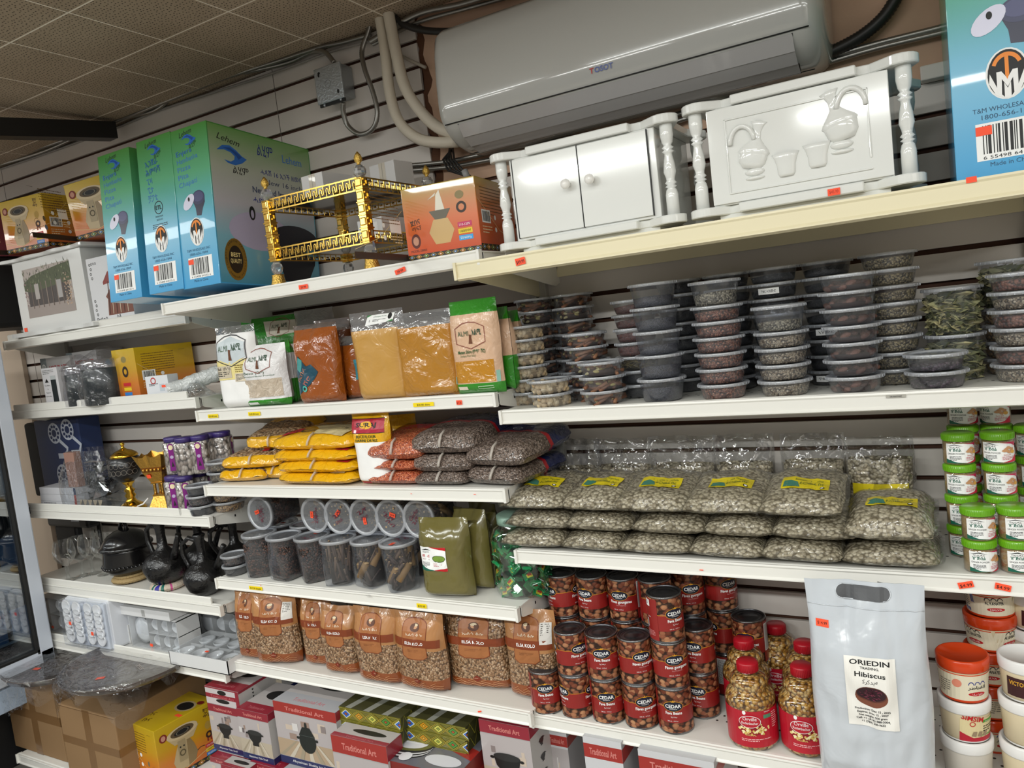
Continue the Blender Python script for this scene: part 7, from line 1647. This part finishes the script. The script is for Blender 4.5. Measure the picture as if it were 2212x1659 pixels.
stackpack('shrink-wrapped upright pack of white cups, left of the two', 143, 192, 1296, -.4); stackpack('shrink-wrapped upright pack of white cups, right of the two', 190, 236, 1300, -.4)
setbox('white windowed box of plate and cups in the middle of the lowest left shelf', 284, 388, -.33, Z5, .1, 1336, (3, 2))
x, w = span(262, 372, -.33, zl5+.1); h1 = SZ(1336, SX(330, -.33, zl5+.08), -.33)
carton('flat_carton', 'flat white carton lying on top of the porcelain boxes', 'box', w, .22, .034, WB, D().rect(-.01, .004, .01, .03, mat('a8a8a6')), loc=(x, -.335, h1+.002))
carton('flat_carton', 'white closed carton between the cup packs and the windowed box', 'box', .05, .2, .075, WB, loc=(SX(272, -.33, zl5+.04)-.02, -.32, Z5))
setbox('open-topped white tray of cups overhanging the shelf at its right end', 366, 492, -.4, Z5, .18, 1384, (3, 2), flat=True, hh=.05)
setbox('white windowed box of cups behind the open tray', 428, 512, -.19, Z5+.0, .1, 1322, (2, 1))
# ------------------------------------------------ base decks
SH['LB'] = shelf('LB', SX(40, -.56, .1), -2.2, -.56, .10, label='lowest deck on the left carrying brown cardboard cartons')
SH['MB'] = shelf('MB', -2.195, -1.02, -.50, .10, label='lowest deck in the middle under the pot cartons')
SH['RB'] = shelf('RB', -1.01, XE, -.50, .10, label='lowest deck on the right under the bean cans')
for xx, lb in ((-2.85, 'left'), (-1.6, 'middle'), (-.4, 'right')): thing('kick_plate', f'dark plinth closing the {lb} lowest deck', 'plinth', (xx, -.46, 0), o=B().box(-.58, .58, 0, .02, 0, .055, mat('2a2826', .6)).obj('kick_plate'))
zb = .1012
CB = mat('8e6f4c', .7, bump=(14, .15)); CBT = mat('7c5c3a', .3, coat=.4)
def cardboard(label, a, c, yy, zt, d, rz=0.):
    x, w = span(a, c, yy, .2); h = SZ(zt, x, yy)-zb
    f = D().rect(-w*.06, 0, w*.06, h, CBT).rect(-w/2, h*.44, w/2, h*.55, CBT).line([(-w/2, h*.98), (w/2, h*.98)], .002, mat('6a4c30'))
    return carton('cardboard_carton', label, 'box', w, d, h, CB, f, D().rect(0, h*.44, d, h*.55, CBT), loc=(x, yy, zb), rz=rz, bev=.004), x, h
c1, cx1, ch1 = cardboard('brown taped cardboard carton at the far left of the lowest deck', 24, 136, -.53, 1458, .36)
c2, cx2, ch2 = cardboard('brown taped cardboard carton, right of the two on the lowest deck', 140, 262, -.56, 1535, .38)
PW = film('f8f8f8', .03, .38, .07, 30, 1.)
def tray(label, x, yy, z, R, tilt, rz, bag):
    T = thing('round_tray', label, 'tray', (x, yy, z), rz, rx=tilt)
    B().lathe([(0, .004), (R*.9, .004), (R*.96, .012), (R, .03), (R*1.01, .034), (R*.985, .034), (R*.95, .016), (R*.88, .008), (0, .008)], mat('4a3f3a', .25, coat=.5), 60).obj('tray_dish', T)
    d = D().rect(-.1, -.09, -.07, -.072, ORANGE_TAG).text('ESSE', .04, -.03, .014, mat('b8a8a0'), w=.06, rot=2.2); d.obj('tray_print', T, lambda a, c, l: (a, c, .009+l))
    rn = random.Random(bag)
    def fn(u, v):
        a = 2*PI*u; q = v*1.35; f = 1+.035*nz(math.cos(a)*4, math.sin(a)*4, bag)
        if q < 1: return (R*1.02*q*f*math.cos(a), R*1.02*q*f*math.sin(a), .04+.006*nz(q*8*math.cos(a), q*8*math.sin(a), bag))
        dr = (q-1)/.35; fr = max(0, math.cos(a+PI/2+.2)); drop = dr*(.03+.1*max(0, nz(math.cos(a)*3, math.sin(a)*3, bag+2)+.25)*fr*2.2)
        return (R*(1.03+.03*math.sin(a*9))*f*math.cos(a), R*(1.03+.03*math.sin(a*9))*f*math.sin(a), .04-drop-.006*math.sin(a*23)*dr)
    B().grid(fn, 90, 18, PW, closed=True).obj('plastic_wrap', T)
    return T
tray('dark round tray wrapped in crumpled clear plastic, left one', SX(165, -.38, .42), -.40, zb+ch1+.002, .235, -.0, .2, 3)
tray('dark round tray wrapped in crumpled clear plastic, right one lying lower', SX(330, -.34, .36)+.01, -.345, zb+ch2+.012, .235, .0, .6, 7) if False else None
tray('dark round tray wrapped in crumpled clear plastic, right one hanging over both cartons', SX(300, -.40, .42), -.41, zb+ch1+.044, .245, -.0, .6, 7)
h = .205
carton('coffee_maker_carton', 'yellow coffee maker carton turned sideways on the lowest left deck', 'box', .19, .23, h, gradmat(YG, 2, 0, h), maker_side(.19, h), right=(lambda: (lambda d: (d))(maker_front(.23, h)))(), loc=(SX(303, -.5, .2), -.52, zb), rz=-.0, top=D().ell(.03, .13, .05, .03, INK).text('ጀበና', -.05, .06, .02, mat('4a2a10')), bev=.002) if False else None
mf = maker_front(.24, .21); mshift = D(); 
for V, Fc, m_, k_ in mf.L: mshift.L.append(([Vector((v.x+.12, v.y, 0)) for v in V], Fc, m_, k_))
ms = maker_side(.19, .21); ms2 = D()
for V, Fc, m_, k_ in ms.L: ms2.L.append(([Vector((v.x-.095, v.y, 0)) for v in V], Fc, m_, k_))
xm, wm = span(262, 343, -.5, .25)
tt = D().ell(.035, .16, .045, .035, mat('b8a27a')).ell(.035, .16, .036, .027, INK).text('ጀበና', -.04, .06, .02, mat('4a2a10'), rot=.4).text('ቡና', -.01, .03, .02, mat('4a2a10'), rot=.4).ell(.07, .2, .016, .012, mat('7a1f16')).rect(.06, .1, .09, .115, ORANGE_TAG)
carton('coffee_maker_carton', 'yellow coffee maker carton on the lowest left deck with orange price tag', 'box', .19, .24, .21, gradmat(YG, 2, 0, .21), ms2, right=mshift, top=tt, loc=(SX(343, -.5, .2)-.085, -.5, zb), rz=-.1, bev=.002)
thing('spacer_carton', 'plain carton under the yellow coffee maker carton', 'box') if False else None
# ------------------------------------------------ pot cartons and patterned boxes
CRIM = mat('8e1f30', .35, coat=.3); TRED = mat('9e2a24', .35, coat=.3); NVB = mat('1c2658', .35, coat=.3); PIC = mat('b4acac', .35, coat=.3)
def pic(d, x0, z0, w, h, rn, warm=False):
    d.rect(x0, z0, x0+w, z0+h, PIC).rect(x0, z0, x0+w, z0+h*.4, mat('b8ac98' if not warm else 'b09a80', .35))
    for k in range(7): xx = x0+w*rn.uniform(0, .85); zq = z0+h*rn.uniform(.42, .8); d.rect(xx, zq, xx+w*rn.uniform(.05, .15), min(z0+h, zq+h*rn.uniform(.1, .2)), mat(rn.choice(('8a7e7c', 'd4d0ce', '6e6464', 'c8b8a8', '9a8478')), .35))
    for k in range(6): xx = x0+w*k/6; d.poly([(xx, z0), (xx+w*.07, z0), (x0+w*.5+(xx-x0-w*.5)*.4+w*.03, z0+h*.4), (x0+w*.5+(xx-x0-w*.5)*.4, z0+h*.4)], mat('c8beac' if k % 2 else 'a0947e', .35))
def bowl(d, x, z, s):
    K = mat('1b1c1c', .3); d.poly([(x-s*.6, z+s*.3), (x-s*.5, z-s*.1), (x-s*.25, z-s*.35), (x-s*.28, z-s*.55), (x+s*.28, z-s*.55), (x+s*.25, z-s*.35), (x+s*.5, z-s*.1), (x+s*.6, z+s*.3)], K).ell(x, z+s*.3, s*.6, s*.16, mat('2c2d2d', .3)).ell(x-s*.66, z+s*.22, s*.1, s*.06, K).ell(x+s*.66, z+s*.22, s*.1, s*.06, K)
def shek(d, x, z, s):
    K = mat('1e2422', .3); d.ell(x, z-s*.1, s*.45, s*.5, K).poly([(x-s*.42, z+s*.15), (x-s*.2, z+s*.5), (x+s*.2, z+s*.5), (x+s*.42, z+s*.15)], K).ell(x, z+s*.58, s*.06, s*.14, K).ell(x+s*.5, z-s*.0, s*.08, s*.06, K).ell(x-s*.5, z, s*.08, s*.06, K).line([(x-s*.42, z+s*.14), (x+s*.42, z+s*.14)], s*.03, mat('3c4442'))
def art(label, a, c, yy, z, zt, d, kind='bowl', h=None, rz=0., band='top', w=None, txt='Abyssinian Taba Small', rx=0.):
    x, w_ = span(a, c, yy, z+.08); w = w or w_; h = h or SZ(zt, x, yy)-z; rn = random.Random(int(a)); f = D()
    if kind == 'flatside': f.rect(-w/2, 0, w/2, h, mat('c8c0c0', .35)).rect(-w/2, h*.38, w/2, h*.62, CRIM).text('Traditional Art', 0, h*.42, h*.14, mat('c86a70'), w=w*.7).ell(0, h*.75, w*.13, h*.14, INK).ell(0, h*.25, w*.2, h*.12, INK).rect(w*.4, 0, w*.5, h, CRIM).rect(-w/2, h*.93, w/2, h, CRIM)
    else:
        pic(f, -w/2, h*.13, w, h*.7, rn, kind == 'shek'); s = min(w*.72, h*.5)
        {'bowl': bowl, 'shek': shek, 'plate': lambda *q: None}[kind](f, 0, h*.48, s*.75 if kind == 'shek' else s*.62)
        f.rect(-w/2, h*.84, w/2, h, TRED if kind != 'bowl' else CRIM).text('Traditional Art', 0, h*.885, h*.06, mat('d08078'), w=w*.62, bold=True).rect(-w/2, 0, w/2, h*.12, NVB).text(txt, 0, h*.05, h*.04, WHITE, w=w*.6)
    r = D().rect(0, 0, d, h, mat('bdb9b6', .4)).rect(0, 0, d, h*.12, NVB).rect(0, h*.86, d, h, CRIM)
    for k in range(3): bowl(r, d*.3, h*(.3+.2*k), h*.1)
    t = D().rect(-w/2, 0, w/2, d, mat('b0aaa8', .35)).rect(-w/2, 0, w/2, d*.25, CRIM if kind != 'shek' else mat('a4a4a8')).ell(w*.05, d*.6, w*.3, d*.16, INK).text('Traditional Art', 0, d*.08, d*.08, mat('c87078'), w=w*.5)
    return carton('pot_carton', label, 'box', w, d, h, mat('a8a4a4', .4), f, r, None, t, (x, yy, z), rz, rx=rx, group=None)
za = .1015
art('carton of small black bowl, lower left column, bottom one', 456, 522, -.44, za, 1610, .14, h=.115)
art('pot carton second row at left, navy foot and black bowl picture', 456, 520, -.4, za+.1155, 1519, .16, h=SZ(1522, -2.25, -.4)-.217)
h_ = SZ(1522, -2.25, -.4)
art('low pot carton on top of the left column with crimson bands', 440, 512, -.4, h_+.0015, 1450, .2, 'flatside', h=.062)
art('pot carton right of the left column, black bowl with two handles', 519, 586, -.43, .2395, 1530, .18, h=SZ(1530, -2.1, -.43)-.2395)
art('lowest pot carton below the two-handled bowl carton, left', 474, 545, -.485, za, 1620, .05, h=.137, w=.12)
art('lowest pot carton below the two-handled bowl carton, right', 545, 620, -.44, za, 1640, .19, h=.137)
art('pot carton in the upper rear, black bowl picture and navy foot', 541, 606, -.2, .3, 1440, .16, h=SZ(1442, -2.15, -.2)-.3) if False else None
art('pot carton in the upper rear above the two-handled bowl carton', 541, 606, -.235, za+.26, 1440, .18, h=.155)
B_ = carton('pot_carton', 'plain rear carton carrying the upper pot carton', 'box', .13, .18, .26, mat('9a9696', .5), loc=(span(541, 606, -.235, .3)[0], -.235, za-.0005))
art('big pot carton with lidded black pot picture and white folded lid', 601, 736, -.42, .252, 1516, .24, 'shek', h=SZ(1520, -1.86, -.42)-.252, txt='Abyssinian Shekla big 3.5L')
art('red-topped carton directly below the big lidded pot carton', 612, 740, -.46, za, 1650, .24, 'shek', h=.149, w=.25)
HABP = {}
def habesha(w, h, hole=None):
    d = D().rect(-w/2, 0, w/2, h, mat('6e6a22', .35, coat=.3)); u = .052; n = int(w/u)+1; cols = (('3a66b4', 'e8ecf0', 'b0502c'), ('c08a1c', '2a2410', 'd8a83c'), ('c8c458', '2a2410', '8a9a3c'), ('4f8a3a', '2a2410', 'b8502c'))
    for k in range(n):
        cx = -w/2+u*(k+.5); c = cols[k % 4]
        for q, m_ in ((1.25, '2a2410'), (1.18, 'b09a34'), (1.02, '2a2410'), (.95, '8f8a30'), (.72, c[1]), (.62, c[0]), (.28, '2a2410'), (.2, c[2])):
            if cx-u*.42*q > -w/2-u*.1: d.poly([(max(-w/2, cx-u*.5*q), h/2), (cx, max(0, h/2-h*.46*q)), (min(w/2, cx+u*.5*q), h/2), (cx, min(h, h/2+h*.46*q))], mat(m_, .35))
    for zq in (.0, .93): d.rect(-w/2, h*zq, w/2, h*(zq+.07), mat('4a4414', .35)).rect(-w/2, h*(zq+.02), w/2, h*(zq+.05), mat('a09a3a', .35))
    return d
def patt(label, a, c, yy, z, h, d, rz=0., w=None, top=False):
    x, w_ = span(a, c, yy, z+.03); w = w or w_
    tp = D().rect(-w/2, 0, w/2, d, mat('3c3a1c'))
    for k in range(3): tp.poly([(-w*.4+k*w*.3, 0), (-w*.3+k*w*.3, 0), (-w*.1+k*w*.3, d), (-w*.2+k*w*.3, d)], mat('8a8a80'))
    r = D().rect(0, 0, d, h, mat('3a3a18'))
    for k in range(6): r.line([(d*k/6, 0), (d*(k+.5)/6, h), (d*(k+1)/6, 0)], .003, mat('8a8228'))
    return carton('patterned_carton', label, 'box', w, d, h, mat('55521e', .4), habesha(w, h), r, None, tp, (x, yy, z), rz, group='woven-pattern cartons')
for k in range(4): patt(f"woven-pattern carton, {ordn(k+1) if k < 3 else 'topmost'} of the left stack of four", 733, 866, -.40, .312+k*.0405, .04, .2)
carton('pot_carton', 'hidden carton supporting the left woven-pattern stack', 'box', .2, .2, .209, mat('8a8684', .5), loc=(span(733, 866, -.40, .3)[0], -.40, za))
art('white and red pot carton in front of the woven-pattern stack', 735, 862, -.478, za, 1582, .07, 'plate', h=SZ(1588, -1.6, -.47)-za, w=.21)
pz = .385
for k in range(2): patt(f"woven-pattern carton, {('lower', 'upper')[k]} of the right pair on the dinner set carton", 869, 1006, -.37, pz+.001+k*.0395, .039, .25, rz=.0)
x, w = span(800, 1010, -.46, pz); T_ = D(); w = .35; dd = .30
T_.rect(-w/2, 0, w/2, dd, mat('6a6a72', .3, coat=.4)).rect(-w/2, .0, w/2, .0, TRED)
T_.poly([(-w/2, dd*.62), (-w/2, dd*.76), (w/2, dd*.4), (w/2, dd*.24)], TRED).text('Traditional Art', .03, dd*.47, .022, mat('c8706a'), w=.2, rot=-.33)
for k in range(5): T_.ell(-w*.14, dd*.3+.006*k-.02, .085, .05, mat('2a2a2c' if k % 2 == 0 else 'd8d8dc'))
T_.ell(-w*.14, dd*.3+.01, .08, .046, mat('6a6a3a')).ell(-w*.14, dd*.3+.01, .062, .035, mat('dcdce2')).line([(-w*.34, dd*.3), (0, dd*.33)], .008, mat('eeeef2')).ell(w*.28, dd*.16, .06, .025, mat('d4d4da')).ell(-.02, dd*.1, .02, .02, mat('e0e0e4'))
fd = D().rect(-w/2, 0, w/2, .24, TRED); rd = D().rect(0, 0, dd, .24, TRED).text('Traditional Art', .15, .2, .016, mat('c8706a'), w=.16)
carton('dinner_set_carton', 'large dinner set carton with plates and cups on its grey top', 'box', w, dd, pz-za, mat('7a2420', .4), fd, rd, None, T_, (-1.375, -.47, za), .0)
art('black funnel pot carton standing under the corner of the bean can shelf', 1052, 1150, -.36, .262, 1552, .2, 'bowl', h=SZ(1558, -1.14, -.36)-.262, w=.16, rz=-.0, txt='Abyssinian Shekla', rx=0)
patt('woven-pattern carton under the black funnel pot carton', 1000, 1140, -.42, za, .08, .22, w=.2) if False else None
carton('patterned_carton', 'woven-pattern carton lying under the black funnel pot carton', 'box', .17, .25, .159, mat('55521e', .4), habesha(.17, .159), loc=(span(1052, 1150, -.36, .3)[0]-.0, -.4, za))
for k, (a, c, yy, zt, lb, kd) in enumerate(((1182, 1225, -.25, 1578, 'narrow red and white carton between funnel pot and white carton', 'plate'), (1267, 1350, -.36, 1594, 'white carton with red band and dark scalloped bowl picture', 'bowl'), (1386, 1550, -.37, 1622, 'wide red-edged carton below the bean cans, mostly hidden', 'plate'), (1356, 1392, -.2, 1600, 'grey carton set back between the two red-banded ones', 'plate'))):
    x, w = span(a, c, yy, .4); h = min(SZ(zt, x, yy), .5)-za
    f = D().rect(-w/2, 0, w/2, h, mat('c9c9cc', .35)).rect(-w/2, h*.86, w/2, h*.955, TRED).text('Traditional Art', 0, h*.885, h*.045, mat('d08078'), w=w*.7, bold=True)
    if kd == 'bowl': bowl(f, 0, h*.66, w*.5)
    else: pic(f, -w/2, h*.1, w, h*.74, random.Random(k+40), True)
    carton('pot_carton', lb, 'box', w, .2, h, mat('b8b8ba', .4), f, D().rect(0, 0, .2, h, mat('a8a4a6', .4)).rect(0, h*.86, .2, h*.95, TRED), None, None, (x, yy, za))
thing('floor_crate', 'black plastic crate on the floor left of the cardboard cartons', 'crate', (SX(30, -.55, .15)-.33, -.6, .0), o=B().box(-.25, .25, 0, .3, 0, .42, mat('141314', .6), .01).obj('floor_crate'))
